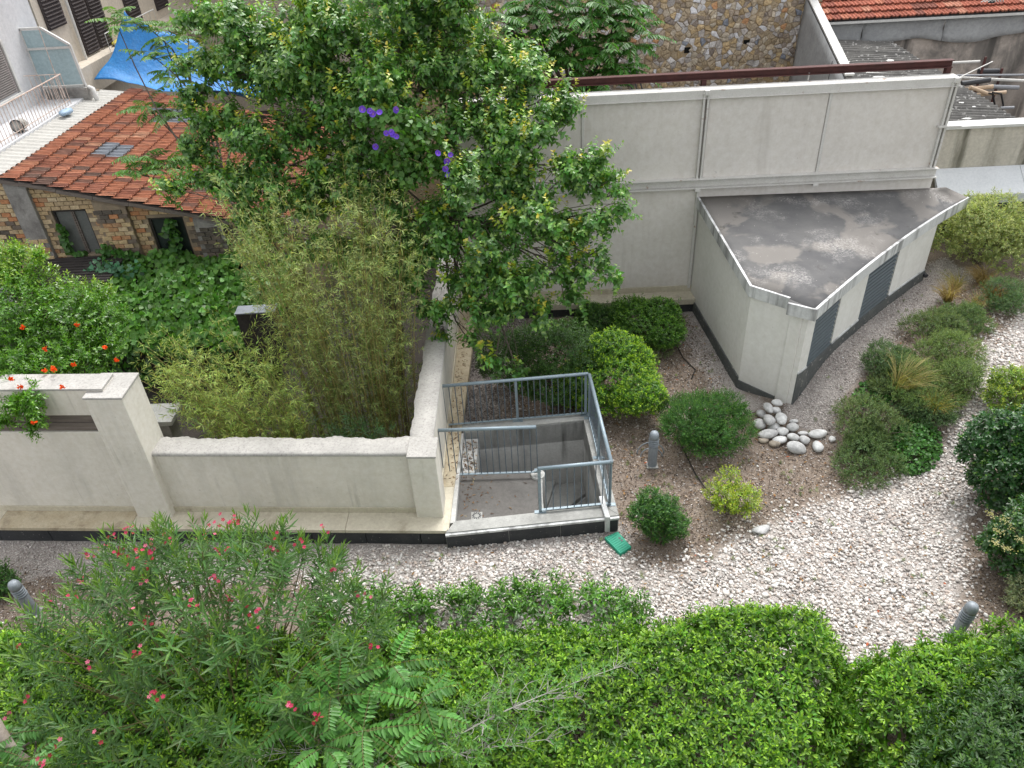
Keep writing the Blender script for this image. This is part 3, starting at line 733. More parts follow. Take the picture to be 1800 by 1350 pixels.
# ================================================================== RIGHT: STAINED WALL WITH WHITE FLASHING
RWL = thing('stained_wall', 'beige wall with dark run-off stains above white metal flashing', 'wall', (12, 18.6, 0))
bx('wall_panel', M['stained'], RWL, 9.0, 18.62, -0.5, 20.0, 18.9, 3.24)
bx('wall_cap', M['white_paint'], RWL, 9.0, 18.55, 3.241, 20.0, 18.98, 3.31)
for x0, x1 in ((10.15, 12.25), (12.262, 14.3), (14.312, 17)):
    mb = MB(); mb.add([(x0, 18.0, 1.78), (x1, 18.0, 1.78), (x1, 18.61, 2.26), (x0, 18.61, 2.26), (x0, 18.0, 1.55), (x1, 18.0, 1.55), (x1, 18.61, 2.24), (x0, 18.61, 2.24)],
                      [(0, 1, 2, 3), (4, 5, 1, 0), (5, 4, 7, 6), (0, 3, 7, 4), (1, 5, 6, 2)]); mb.build('flashing', M['white_metal'], RWL)
bx('dark_band', M['bitumen'], RWL, 10.2, 18.06, 0.3, 17, 18.3, 1.54)  # solid dark block making the dark band below the flashing
bx('wall_return', M['stained'], RWL, 9.0, 16.9, -0.5, 9.2, 18.6, 2.3)
# ================================================================== BRICK HOUSE (left)
YH = 18.6
HB = thing('brick_house', 'old brick outbuilding with a weathered orange tiled lean-to roof', 'building', (-9.8, YH, -1.0))
def verge(x): return 3.30 - (x + 13.0) * 0.254
XL, XR = -14.2, -6.0
def win_rect(tl, br): a = GY(*tl, YH); c = GY(*br, YH); return a[0], c[2], c[0], a[2]
wins = []
for (tl, tr, bl, brr) in (((92, 370), (152, 368), (118, 447), (178, 445)), ((260, 383), (325, 381), (283, 457), (340, 455)), ((428, 405), (480, 403), (440, 470), (492, 468))):
    q = [GY(*p, YH) for p in (tl, tr, bl, brr)]
    wins.append(((q[0][0] + q[2][0]) / 2, (q[2][2] + q[3][2]) / 2, (q[1][0] + q[3][0]) / 2, (q[0][2] + q[1][2]) / 2))
# mortar body in strips between the openings
WL = None
def wall_piece(mb, x0, x1, z0, z1=None):
    za = verge(x0) - 0.10 if z1 is None else z1; zb = verge(x1) - 0.10 if z1 is None else z1
    mb.hexa([(x0, YH, z0), (x1, YH, z0), (x1, YH + 0.25, z0), (x0, YH + 0.25, z0)], [(x0, YH, za), (x1, YH, zb), (x1, YH + 0.25, zb), (x0, YH + 0.25, za)])
mb = MB(); xs = XL
for (x0, z0, x1, z1) in wins:
    wall_piece(mb, xs, x0, -1.0); wall_piece(mb, x0, x1, -1.0, z0); wall_piece(mb, x0, x1, z1); xs = x1
wall_piece(mb, xs, XR, -1.0)
mb.box(XR - 0.25, YH + 0.26, -1.0, XR, 26.4, 1.4); mb.box(XL, YH + 0.26, -1.0, XL + 0.25, 26.4, 3.3)
WL = mb.build('wall', M['mortar'], HB)
# bricks
BW, BH = 0.245, 0.118
pal = [(0.50, 0.38, 0.22), (0.52, 0.41, 0.26), (0.46, 0.34, 0.20), (0.41, 0.24, 0.13), (0.46, 0.22, 0.11), (0.42, 0.32, 0.20), (0.55, 0.45, 0.30), (0.48, 0.36, 0.21), (0.16, 0.13, 0.105), (0.45, 0.34, 0.21), (0.11, 0.095, 0.08), (0.39, 0.24, 0.14)]
def brick_mesh(w, hgt, dep, tint, sd):
    r = random.Random(sd); j = lambda q: r.uniform(-q, q); c = 0.010
    o4 = [(-w / 2 + j(.006), -hgt / 2 + j(.006)), (w / 2 + j(.006), -hgt / 2 + j(.006)), (w / 2 + j(.006), hgt / 2 + j(.006)), (-w / 2 + j(.006), hgt / 2 + j(.006))]
    V = [(x, 0, z) for x, z in o4] + [(x, -dep + c, z) for x, z in o4] + [(x * .94, -dep + j(.004), z * .88) for x, z in o4]
    F = [(0, 1, 5, 4), (1, 2, 6, 5), (2, 3, 7, 6), (3, 0, 4, 7), (4, 5, 9, 8), (5, 6, 10, 9), (6, 7, 11, 10), (7, 4, 8, 11), (8, 9, 10, 11)]
    return V, F, tint
variants = [make_mesh('brick', *brick_mesh(BW - 0.012, BH - 0.014, 0.03, pal[i % 12], i)[:2], M['brick'], tint=np.array(pal[i % 12])) for i in range(24)]
piers = [(GY(35, 380, YH)[0], GY(72, 380, YH)[0]), (GY(183, 400, YH)[0], GY(238, 400, YH)[0]), (GY(350, 410, YH)[0], GY(398, 410, YH)[0])]
# pier cores
for i, (a0, b0) in enumerate(piers):
    mb = MB(); mb.hexa([(a0, YH - 0.14, -1), (b0, YH - 0.14, -1), (b0, YH - .001, -1), (a0, YH - .001, -1)],
                       [(a0, YH - 0.14, verge(a0) - 0.30), (b0, YH - 0.14, verge(b0) - 0.30), (b0, YH - .001, verge(b0) - 0.12), (a0, YH - .001, verge(a0) - 0.12)])
    mb.build('pier', M['plaster_old'] if i != 1 else M['mortar'], HB)
spots = []
row = 0; z = 0.55
while z < 3.3:
    x = XL + (0 if row % 2 else BW / 2)
    while x < XR:
        if z + BH / 2 < verge(x) - 0.10:
            if not any(w[0] - 0.10 < x < w[2] + 0.10 and w[1] - 0.02 < z < w[3] + 0.04 for w in wins):
                pr = [i for i, (a0, b0) in enumerate(piers) if a0 + 0.05 < x < b0 - 0.05]
                if not (pr and pr[0] != 1 and z > 1.6 + 0.3 * pr[0]):
                    y = YH - 0.002 - (0.14 if pr else 0)
                    if not (pr and z > verge(x) - 0.42): spots.append((x, y, z))
        x += BW
    z += BH; row += 1
def vis(p, x0, y0, x1, y1):
    u, v = PX(p); return x0 < u < x1 and y0 < v < y1
spots.sort(key=lambda p: 0 if vis(p, -5, 300, 420, 500) else 1)
rest = MB(); rest_t = []
for i, (x, y, z) in enumerate(spots):
    # soot-dark bricks near the broken eave spots, dark run on the right bay
    k = random.choice([0, 1, 2, 3, 4, 5, 6, 7, 9, 11, 0, 1, 2, 9]) + 12 * random.randrange(2)
    soot = 0.5 * math.sin(x * 2.3 + 1) + 0.5 * math.sin(z * 4.1 - x) + (0.9 if x > GY(335, 420, YH)[0] else 0) + (0.5 if y < YH - .1 else 0)
    if random.random() < soot - 0.45: k = random.choice([8, 10, 20, 22])
    if i < 300:
        o = link('brick', variants[k], WL, np.array([x + random.uniform(-.004, .004), y - random.uniform(0, .012), z]) - ORIG[HB.name])
        o.rotation_euler = (0, random.uniform(-.012, .012), 0)
    else:
        V, F, t = brick_mesh(BW - 0.012, BH - 0.014, 0.03, pal[k % 12], k)
        rest.add([(a + x, bb + y, cq + z) for a, bb, cq in V], F); rest_t += [t] * len(V)
if rest.V:
    o = build('brickwork', rest.V, rest.F, M['brick'], WL, tint=np.array(rest_t)); o['kind'] = 'stuff'
for i, (x0, z0, x1, z1) in enumerate(wins):
    mb = MB(); mb.box(x0, YH + 0.10, z0, x1, YH + 0.13, z1)
    wn_ = mb.build('window', M['pane_green'] if i else M['pane_grey'], HB)
    mb = MB(); mb.box(x0, YH + 0.05, z0, x0 + 0.05, YH + 0.098, z1); mb.box(x1 - 0.05, YH + 0.05, z0, x1, YH + 0.098, z1); mb.box(x0 + .051, YH + 0.05, z1 - 0.06, x1 - .051, YH + 0.098, z1)
    mb.build('frame', M['dark_wood'], wn_)
    if i == 0:
        xm = (x0 + x1) / 2 + 0.06; mb = MB(); mb.box(xm - 0.045, YH + 0.04, z0, xm - .005, YH + 0.095, z1 - .061); mb.box(xm + .005, YH + 0.05, z0, xm + 0.035, YH + 0.095, z1 - .061); mb.build('mullion', M['timber'], wn_)
    mb = MB(); mb.box(x0 - 0.05, YH - 0.06, z0 - 0.07, x1 + 0.05, YH + 0.10, z0 - 0.002); mb.build('sill', M['mortar'], wn_, bevel=0.01)
# roof deck, verge boards and tiles
ang_r = math.atan(0.254); ca, sa = math.cos(ang_r), math.sin(ang_r)
Y0, Y1 = YH - 0.22, 26.6
mb = MB(); mb.hexa([(-13.0, Y0 + .05, verge(-13) - 0.10), (-6.0, Y0 + .05, verge(-6) - 0.10), (-6.0, Y1, verge(-6) - 0.10), (-13.0, Y1, verge(-13) - 0.10)],
                   [(-13.0, Y0 + .05, verge(-13) - 0.05), (-6.0, Y0 + .05, verge(-6) - 0.05), (-6.0, Y1, verge(-6) - 0.05), (-13.0, Y1, verge(-13) - 0.05)])
RF_ = mb.build('roof', M['dark_wood'], HB)
for k in range(9):
    xa = -13.4 + k * 0.85; xb = xa + 0.84; dz = random.uniform(-0.02, 0.02)
    mb = MB(); mb.bar((xa, Y0 + 0.02, verge(xa) - 0.13 + dz), (xb, Y0 + 0.02, verge(xb) - 0.13 + dz), 0.05, 0.09); mb.build('verge_board', M['timber'], RF_)
def tile_mesh(L, Wd, tint, sd, scallop=False):
    r = random.Random(sd)
    prof = [(0, .034), (.10, .046), (.2, .010), (.44, .004), (.52, .034), (.60, .004), (.84, .008), (.93, .036), (1.0, .024)]
    V = []; F = []; n = len(prof)
    for s_, dz in ((0, -.030), (L, .040)):
        for f, hh in prof: V.append((s_, (f - .5) * Wd, hh + dz))
    for f, hh in prof: V.append((L, (f - .5) * Wd, hh + .040 - .042))
    for i in range(n - 1):
        F.append((i, i + n, i + n + 1, i + 1)); F.append((i + n, i + 2 * n, i + 2 * n + 1, i + n + 1))
    t = np.tile(np.array(tint), (len(V), 1)); return V, F, t
tpal = [(0.36, 0.15, 0.09), (0.39, 0.175, 0.108), (0.335, 0.14, 0.086), (0.28, 0.118, 0.078), (0.38, 0.18, 0.11), (0.23, 0.10, 0.07), (0.20, 0.105, 0.078), (0.15, 0.095, 0.075), (0.35, 0.145, 0.085), (0.30, 0.13, 0.085), (0.42, 0.23, 0.15), (0.26, 0.105, 0.068)]
LS, WS = 0.385, 0.238
tvar = []
for i in range(24):
    V, F, t = tile_mesh(LS + 0.05, WS + .004, tpal[i % 12], i); tvar.append(make_mesh('tile', V, F, M['tile'], tint=t))
V, F, t = tile_mesh(LS + 0.05, WS + .004, (0.17, 0.19, 0.21), 99); tglass = make_mesh('tile', V, F, M['zinc'], tint=t)
tsp = []
ncol = int(7.0 / (LS * ca)); nrow = int((Y1 - Y0) / WS)
for c_ in range(ncol):
    for r_ in range(nrow):
        x = -13.0 + c_ * LS * ca; y = Y0 + (r_ + .5) * WS
        tsp.append((x, y, verge(x) - 0.045, c_))
def tkey(t):
    u, v = PX(t[:3]); ok = -20 < u < 445 and v > 100
    return (0 if ok else 1, t[1])
tsp.sort(key=tkey)
wts = np.array([3, 3, 3, 2.5, 1.2, 2, 1.4, 0.9, 3, 2, 0.6, 2] * 2); wts = wts / wts.sum()
rest = MB(); rest_t = []
for i, (x, y, z, c_) in enumerate(tsp):
    u, v = PX((x + 0.2, y, z)); k = int(rng.choice(24, p=wts))
    if math.sin(x * 1.3 + y * .9) + math.sin(y * 2.1 - x) > 1.1 and random.random() < 0.4: k = random.choice([6, 7, 18, 19, 5])
    gl = (168 < u < 228 and 252 < v < 272) or (270 < u < 335 and 190 < v < 212)
    if i < 300:
        o = link('tile', tglass if gl else tvar[k], RF_, np.array([x, y + random.uniform(-.004, .004), z + random.uniform(0, .008)]) - ORIG[HB.name])
        o.rotation_euler = (0, ang_r + random.uniform(-.012, .012), random.uniform(-.012, .012))
    else:
        V, F, t = tile_mesh(LS + 0.05, WS, tpal[k % 12] if not gl else (0.17, 0.19, 0.21), k)
        rest.add([(x + a * ca + cq * sa, y + bb, z - a * sa + cq * ca) for a, bb, cq in V], F); rest_t += [t[0]] * len(V)
o = build('tiling', rest.V, rest.F, M['tile'], RF_, tint=np.array(rest_t)); o['kind'] = 'stuff'

# ================================================================== WHITE HOUSE with terrace (far left)
WH = thing('white_house', 'white rendered house with a grey shutter and railed terrace', 'building', (-15.5, 23, -1))
bx('wall', M['white_wall'], WH, -18, 19.0, -1.0, -15.0, 26.0, 9.0, bevel=0)
bx('terrace', M['white_wall'], WH, -15.0, 19.2, -1.0, -13.75, 25.1, 3.42)
q0 = GX(2, 80, -15.0); q1 = GX(40, 168, -15.0)
mb = MB(); mb.box(-14.999, 22.45, 4.0, -14.97, 23.75, 5.35); SH = mb.build('shutter', M['shutter_grey'], WH)
for k in range(22):
    z = 4.06 + k * 0.058
    mb = MB(); mb.hexa([(-14.968, 22.55, z), (-14.94, 22.55, z - .02), (-14.94, 23.65, z - .02), (-14.968, 23.65, z)], [(-14.968, 22.55, z + .012), (-14.94, 22.55, z - .008), (-14.94, 23.65, z - .008), (-14.968, 23.65, z + .012)]); mb.build('slat', M['shutter_grey'], SH)
mb = MB(); mb.box(-14.99, 22.36, 3.95, -14.93, 22.45, 5.4); mb.box(-14.99, 23.75, 3.95, -14.93, 23.84, 5.4); mb.box(-14.99, 22.36, 3.86, -14.90, 23.84, 3.949); mb.build('frame', M['white_paint'], SH)
RT = thing('terrace_railing', 'thin rusty white railing along the edge of the white terrace', 'railing', (-13.82, 22, 3.42))
mb = MB(); mb.tube([(-13.82, 19.3, 4.30), (-13.82, 24.2, 4.30)], 0.018, 6); mb.tube([(-13.82, 19.3, 3.55), (-13.82, 24.2, 3.55)], 0.012, 6); mb.build('handrail', M['rusty_rail'], RT)
y = 19.3
while y < 24.21:
    mb = MB(); mb.tube([(-13.82, y, 3.42), (-13.82, y, 4.30)], 0.010, 5); mb.build('baluster', M['rusty_rail'], RT); y += 0.163
mb = MB(); mb.tube([(-13.82, 24.2, 4.30), (-14.95, 24.2, 4.30)], 0.015, 6); mb.build('handrail', M['rusty_rail'], RT)
for x in np.arange(-14.8, -13.9, 0.16):
    mb = MB(); mb.tube([(x, 24.2, 3.42), (x, 24.2, 4.30)], 0.010, 5); mb.build('baluster', M['rusty_rail'], RT)
# tin sheet roof strip beside the tiles
TS = thing('tin_roof', 'pale ribbed metal sheet strip between tiled roof and white terrace', 'roof', (-13.3, 22, 3.3))
for k in range(6):
    y0 = 18.5 + k * 1.25; mb = MB(); n = 20
    V = []; F = []
    for i in range(n + 1):
        y = y0 + 1.24 * i / n; hz = 0.015 if i % 4 < 2 else -0.015
        V += [(-13.74, y, 3.36 + hz), (-12.98, y, 3.27 + hz)]
    for i in range(n): F.append((2 * i, 2 * i + 1, 2 * i + 3, 2 * i + 2))
    mb.add(V, F); o = mb.build('sheet', M['tin_white'], TS); sm = o.modifiers.new('t', 'SOLIDIFY'); sm.thickness = 0.008
# frosted screen
GS = thing('glass_screen', 'white framed frosted glass wind screen at the end of the terrace', 'screen', (-14.3, 25.0, 3.4))
A = [(-15.0, 3.75), (-13.62, 3.75), (-13.66, 4.95), (-14.35, 5.45), (-15.0, 5.45)]
def pane(poly, name, y0, y1, mat, par):
    n = len(poly); mb = MB()
    mb.add([(x, y0, z) for x, z in poly] + [(x, y1, z) for x, z in poly], [tuple(range(n)), tuple(range(2 * n - 1, n - 1, -1))] + [((i + 1) % n, i, i + n, (i + 1) % n + n) for i in range(n)]); return mb.build(name, mat, par)
pane([(-14.97, 3.8), (-13.66, 3.8), (-13.69, 4.85), (-14.97, 4.85)], 'pane', 24.99, 25.01, M['frosted'], GS)
pane([(-14.97, 4.92), (-13.70, 4.92), (-14.36, 5.40), (-14.97, 5.40)], 'pane', 24.99, 25.01, M['frosted'], GS)
for i in range(5):
    a0, b0 = A[i], A[(i + 1) % 5]; mb = MB(); mb.bar((a0[0], 25.0, a0[1]), (b0[0], 25.0, b0[1]), 0.07, 0.07, up=(0, 1, 0)); mb.build('frame', M['white_paint'], GS)
mb = MB(); mb.bar((-15, 24.97, 4.885), (-13.66, 24.97, 4.885), 0.06, 0.06); mb.build('frame', M['white_paint'], GS)
mb = MB(); mb.tube([(-14.35, 24.9, 5.5), (-14.2, 24.6, 4.4), (-14.0, 24.3, 3.6)], 0.012, 5); mb.build('cable', M['rusty_rail'], GS)
bx('upstand', M['plaster_old'], GS, -14.9, 24.85, 3.3, -13.55, 25.1, 3.72)
mb = MB(); mb.tube([(-13.55, 25.0, 3.70), (-13.40, 24.95, 3.66), (-13.36, 24.9, 3.45), (-13.36, 24.9, 3.1)], 0.07, 10); mb.build('drain_pipe', M['white_paint'], GS, smooth=True)
# bucket and bag on the terrace
c = G(70, 196, 3.45)
T = thing('metal_bucket', 'round wire-rimmed bucket lying on the white terrace', 'bucket', (-13.98, 21.6, 3.43))
mb = MB(); mb.tube([(-13.98, 21.45, 3.60), (-13.98, 21.75, 3.60)], [0.17, 0.14], 16); mb.build('body', M['tin_white'], T, smooth=True)
mb = MB(); mb.tube([(-13.98 + .18 * math.cos(q), 21.44, 3.60 + .18 * math.sin(q)) for q in np.linspace(0, 6.283, 17)], 0.014, 6); mb.build('rim', M['pipe_dark'], T)
def blob(c, r, seed, n=10, m=6, amp=0.25):
    rr = np.random.default_rng(seed); ph = rr.uniform(0, 6.28, 6); V = []; F = []
    for i in range(m + 1):
        th = math.pi * i / m
        for k in range(n):
            p = 2 * math.pi * k / n
            q = 1 + amp * (math.sin(2 * p + ph[0]) * math.sin(th) + 0.6 * math.sin(3 * p + 2 * th + ph[1])) * 0.5
            V.append((c[0] + r[0] * q * math.sin(th) * math.cos(p), c[1] + r[1] * q * math.sin(th) * math.sin(p), c[2] + r[2] * q * math.cos(th)))
    for i in range(m):
        for k in range(n):
            a0 = i * n + k; b0 = i * n + (k + 1) % n; F.append((a0, a0 + n, b0 + n, b0))
    return V, F
c = (-13.5, 23.2, 3.46)
V, F = blob(c, (0.14, 0.30, 0.09), 3); o = build('plastic_bag', V, F, plain('bag_blue', (0.30, 0.42, 0.55), 0.5), smooth=True, origin=c)
tag(o, 'pale blue crumpled plastic bag on the roof edge below the railing', 'bag')

# ================================================================== BEIGE HOUSE WITH BROWN SHUTTERS
BH_ = thing('beige_house', 'cream house side with tall dark brown louvred shutters', 'building', (-15.5, 31, -1))
bx('wall', M['beige_wall'], BH_, -19, 26.1, -1.0, -15.0, 40.0, 12.0, bevel=0)
bx('ledge', M['beige_wall'], BH_, -15.0, 26.3, 3.0, -14.45, 38.0, 3.9)
for (y0, y1, z0, z1) in ((26.5, 27.7, 5.1, 7.2), (28.3, 29.3, 3.95, 7.4), (29.4, 30.4, 3.95, 7.4), (32.2, 33.4, 4.2, 7.4), (35.0, 36.3, 4.2, 7.6)):
    mb = MB(); mb.box(-14.998, y0, z0, -14.95, y1, z1); o = mb.build('shutter', M['shutter_brown'], BH_)
    nn_ = int((z1 - z0) / 0.11)
    for k in range(nn_):
        z = z0 + 0.05 + k * 0.11; mb = MB()
        mb.hexa([(-14.949, y0 + .06, z + .03), (-14.91, y0 + .06, z), (-14.91, y1 - .06, z), (-14.949, y1 - .06, z + .03)], [(-14.949, y0 + .06, z + .05), (-14.91, y0 + .06, z + .02), (-14.91, y1 - .06, z + .02), (-14.949, y1 - .06, z + .05)]); mb.build('slat', M['shutter_brown'], o)
mb = MB(); mb.tube([(-14.9, 28.0, 3.5), (-14.9, 28.0, 9.0)], 0.05, 8); mb.build('rain_pipe', M['pipe_white'], BH_)
T = thing('wire_basket_rail', 'low white wire railing on the ledge below the brown shutters', 'railing', (-14.48, 31, 3.9))
mb = MB(); mb.tube([(-14.48, 29.0, 4.5), (-14.48, 33.5, 4.5)], 0.018, 6); mb.build('handrail', M['white_paint'], T)
for y in np.arange(29.0, 33.6, 0.45):
    mb = MB(); mb.tube([(-14.48, y, 3.9), (-14.48, y, 4.5)], 0.012, 5); mb.build('baluster', M['white_paint'], T)
for i, (y, dz) in enumerate(((30.6, 0.0), (32.6, 0.05))):
    c = (-14.7, y, 3.98); V, F = blob(c, (0.25, 0.8, 0.10), 7 + i); o = build('yellow_cushion', V, F, plain('cushion_yellow%d' % i, (0.55, 0.48, 0.08), 0.8), smooth=True, origin=c)
    tag(o, ('nearer of two yellow cloths on the cream ledge', 'farther of two yellow cloths on the cream ledge')[i], 'cloth')
PB = thing('pale_house', 'pinkish beige house wall with white lattice behind the blue tarp', 'building', (-6, 38.5, -1))
bx('wall', M['beige_wall'], PB, -15.0, 38.5, -1, 3.0, 42, 14, bevel=0)
bx('string_course', M['beige_wall'], PB, -13.5, 38.2, 5.0, 3.0, 38.5, 5.35)
for x in (-13.9, -7.0):
    mb = MB(); mb.box(x - 0.7, 38.42, 6.2, x + 0.7, 38.5, 9); mb.build('shutter', M['shutter_brown'], PB)
mb = MB(); mb.tube([(-11.9, 38.35, 4), (-11.9, 38.35, 12)], 0.07, 8); mb.build('rain_pipe', M['beige_wall'], PB)
LT = thing('lattice_panel', 'white diamond lattice panel on the pale house wall', 'lattice', (-10, 38.0, 7.8))
for i in range(-2, 12):
    x = -11.5 + i * 0.3
    for s_ in (-1, 1):
        xa, xb = (x, x + 0.7) if s_ > 0 else (x + 0.7, x)
        if -11.6 < min(xa, xb) and max(xa, xb) < -8.2:
            mb = MB(); mb.bar((xa, 38.02 + .03 * s_, 7.9), (xb, 38.02 + .03 * s_, 8.6), 0.06, 0.02, up=(0, 1, 0)); mb.build('slat', M['white_paint'], LT)
mb = MB(); mb.bar((-11.6, 38.0, 7.87), (-8.2, 38.0, 7.87), 0.06, 0.06); mb.bar((-11.6, 38.0, 8.63), (-8.2, 38.0, 8.63), 0.06, 0.06); mb.build('frame', M['white_paint'], LT)
# blue tarp slung behind the roof
pk = {}
n, k_ = 60, 24
cor = [GY(165, 140, 27.0), GY(470, 165, 27.2), GY(450, 120, 29.8), GY(218, 26, 28.6)]
V = []; F = []
for i in range(n + 1):
    for j in range(k_ + 1):
        s_, t_ = i / n, j / k_
        p = (1 - t_) * ((1 - s_) * cor[0] + s_ * cor[1]) + t_ * ((1 - s_) * cor[3] + s_ * cor[2])
        sag = -0.55 * math.sin(math.pi * t_) * (0.5 + 0.5 * s_) - 0.15 * math.sin(math.pi * s_)
        fold = 0.10 * abs(math.sin(s_ * 17 + 2.5 * t_)) * (0.3 + t_) + 0.06 * math.sin(s_ * 11 + t_ * 9)
        V.append(p + np.array([0, fold, sag + fold]))
for i in range(n):
    for j in range(k_):
        a0 = i * (k_ + 1) + j; F.append((a0, a0 + k_ + 1, a0 + k_ + 2, a0 + 1))
o = build('blue_tarp', V, F, M['tarp'], smooth=True, origin=cor[0]); sm = o.modifiers.new('t', 'SOLIDIFY'); sm.thickness = 0.006
tag(o, 'bright blue tarpaulin slung behind the tiled roof', 'tarp')
# ================================================================== RUBBLE STONE HOUSE behind the panel wall
YS = 24.4
ST = thing('stone_house', 'tall windowless house wall of rough ochre rubble stone', 'building', (4, YS, -1))
mb = MB(); mb.box(-4.5, YS, -1, 8.6, YS + 0.5, 10.5); SW = mb.build('wall', surf('rubble_mortar', (0.40, 0.31, 0.20), (0.28, 0.21, 0.13), 6, 0.95, 0.8, 22, 0.04), ST)
spal = [(0.38, 0.29, 0.18), (0.42, 0.34, 0.23), (0.35, 0.26, 0.15), (0.48, 0.43, 0.36), (0.30, 0.23, 0.155), (0.40, 0.28, 0.14), (0.36, 0.31, 0.25), (0.56, 0.52, 0.46), (0.24, 0.19, 0.14), (0.42, 0.22, 0.10), (0.20, 0.20, 0.20)]
swt = np.array([4, 4, 4, 3, 3, 3, 3, 1.2, 2, .5, .5]); swt /= swt.sum()
cs = 0.155; pts = []
iy = 0; zz = 2.2
while zz < 6.6:
    xx = -1.5 + (cs / 2 if iy % 2 else 0)
    while xx < 8.5:
        pts.append((xx + random.uniform(-.45, .45) * cs, zz + random.uniform(-.42, .42) * cs * .85)); xx += cs * random.uniform(0.8, 1.5)
    zz += cs * 0.82; iy += 1
pts = np.array(pts); pts = pts[rng.random(len(pts)) > .14]; pts = np.concatenate([pts, np.column_stack([rng.uniform(-1.5, 8.5, 260), rng.uniform(2.2, 6.6, 260)])])
def cell(i):
    c = pts[i]; d2 = ((pts - c) ** 2).sum(1); nb = np.argsort(d2)[1:13]
    poly = [c + np.array(q) for q in ((-.22, -.18), (.22, -.18), (.22, .18), (-.22, .18))]
    for j in nb:
        m_ = (c + pts[j]) / 2; nv = pts[j] - c; out = []
        for a_ in range(len(poly)):
            p, q = poly[a_], poly[(a_ + 1) % len(poly)]; dp = (p - m_) @ nv; dq = (q - m_) @ nv
            if dp <= 0: out.append(p)
            if dp * dq < 0: out.append(p + (q - p) * (dp / (dp - dq)))
        poly = out
        if len(poly) < 3: return None
    return poly
holes = [G2 for G2 in (GY(1208, 88, YS), GY(1312, 75, YS), GY(1110, 88, YS))]
rest = MB(); rest_t = []; cells = []
for i in range(len(pts)):
    p3 = (pts[i][0], YS, pts[i][1])
    if any(np.hypot(pts[i][0] - hh[0], pts[i][1] - hh[2]) < 0.10 for hh in holes): continue
    u, v = PX(p3); cells.append((0 if (1085 < u < 1415 and -10 < v < 135) else 1, i))
cells.sort()
for rank, (_, i) in enumerate(cells):
    poly = cell(i)
    if poly is None: continue
    c = np.mean(poly, axis=0); dep = random.uniform(0.010, 0.048); tl = np.array([random.uniform(-.14, .14), random.uniform(-.16, .16)])
    n = len(poly); V = []; F = []
    for sc_, dd in ((1.0, 0.0), (0.88, 0.75), (0.55, 1.0)):
        for p in poly:
            q = (p - c) * sc_ * random.uniform(.82, 1.06); V.append((q[0], -dep * dd * random.uniform(.75, 1.15) - (q @ tl if dd else 0), q[1]))
    V.append((0, -dep * random.uniform(.8, 1.3), 0))
    for r_ in range(2):
        for a_ in range(n):
            b_ = (a_ + 1) % n; F.append((r_ * n + a_, r_ * n + b_, (r_ + 1) * n + b_, (r_ + 1) * n + a_))
    for a_ in range(n): F.append((2 * n + a_, 2 * n + (a_ + 1) % n, 3 * n))
    tint = np.array(spal[int(rng.choice(11, p=swt))]) * random.uniform(1.05, 1.6) * np.array([.92, .98, 1.14])
    if rank < 300:
        o = link('stone', make_mesh('stone', V, F, M['stone'], tint=tint), SW, np.array([c[0], YS - 0.001, c[1]]) - ORIG[ST.name])
    else:
        rest.add([(a_ + c[0], b_ + YS - 0.001, q + c[1]) for a_, b_, q in V], F); rest_t += [tint] * len(V)
o = build('stonework', rest.V, rest.F, M['stone'], SW, tint=np.array(rest_t)); o['kind'] = 'stuff'
for hh in holes:
    mb = MB(); mb.box(hh[0] - .09, YS - 0.012, hh[2] - .08, hh[0] + .09, YS - 0.002, hh[2] + .08); mb.build('putlog_hole_shade', M['hole_shade'], SW)  # solid dark block, the hole's shade put into its colour
# plants' bracket of old iron below
T = thing('iron_bracket', 'broken plaster patch with dark iron struts low on the stone wall', 'bracket', GY(1110, 130, YS - 0.2))
c = GY(1105, 130, YS - 0.15)
V, F = blob(c, (0.28, 0.14, 0.35), 5); build('plaster', V, F, M['plaster_old'], T, smooth=True)
for dx in (-0.1, 0.05, 0.2):
    mb = MB(); mb.bar((c[0] + dx, YS - 0.25, c[2] + 0.15), (c[0] + dx + 0.25, YS - 0.7, c[2] - 0.6), 0.03); mb.build('strut', M['pipe_dark'], T)

# ================================================================== MEMBRANE-COVERED PARAPET
PW = thing('membrane_parapet', 'wall wrapped in grey membrane under a white sloping coping strip', 'wall', (8.1, 21.7, 2))
a0, b0 = GY(1492, 132, 19.3), GY(1424, -8, 24.3)
xm = 8.1
V = []; F = []; n = 14; k_ = 8
for i in range(n + 1):
    t_ = i / n; y = 19.3 + 5.0 * t_; zt = a0[2] + (b0[2] - a0[2]) * t_ - 0.06; x = a0[0] + (b0[0] - a0[0]) * t_
    for j in range(k_ + 1):
        s_ = j / k_; z = zt - s_ * 2.4
        V.append((x - 0.10 - 0.12 * s_ + 0.03 * math.sin(i * 1.9 + j * 1.1) * s_, y, z))
for i in range(n):
    for j in range(k_):
        q = i * (k_ + 1) + j; F.append((q, q + 1, q + k_ + 2, q + k_ + 1))
o = build('membrane', V, F, M['fabric_grey'], PW, smooth=True); sm = o.modifiers.new('t', 'SOLIDIFY'); sm.thickness = 0.01
mb = MB(); mb.bar(a0 + np.array([0.02, 0, 0.0]), b0 + np.array([0.02, 0, 0.0]), 0.22, 0.05); mb.build('coping', M['white_paint'], PW)
mb = MB(); mb.hexa([(a0[0] - .05, 19.3, 1), (a0[0] + .1, 19.3, 1), (b0[0] + .1, 24.3, 1), (b0[0] - .05, 24.3, 1)], [(a0[0] - .05, 19.3, a0[2] - .05), (a0[0] + .1, 19.3, a0[2] - .05), (b0[0] + .1, 24.3, b0[2] - .05), (b0[0] - .05, 24.3, b0[2] - .05)]); mb.build('core', M['plaster_old'], PW)
mb = MB(); mb.tube([(8.05 - .22, 20.4, 4.5), (8.05 - .27, 20.4, 3.4)], 0.008, 5); mb.build('cord', M['pipe_dark'], PW)

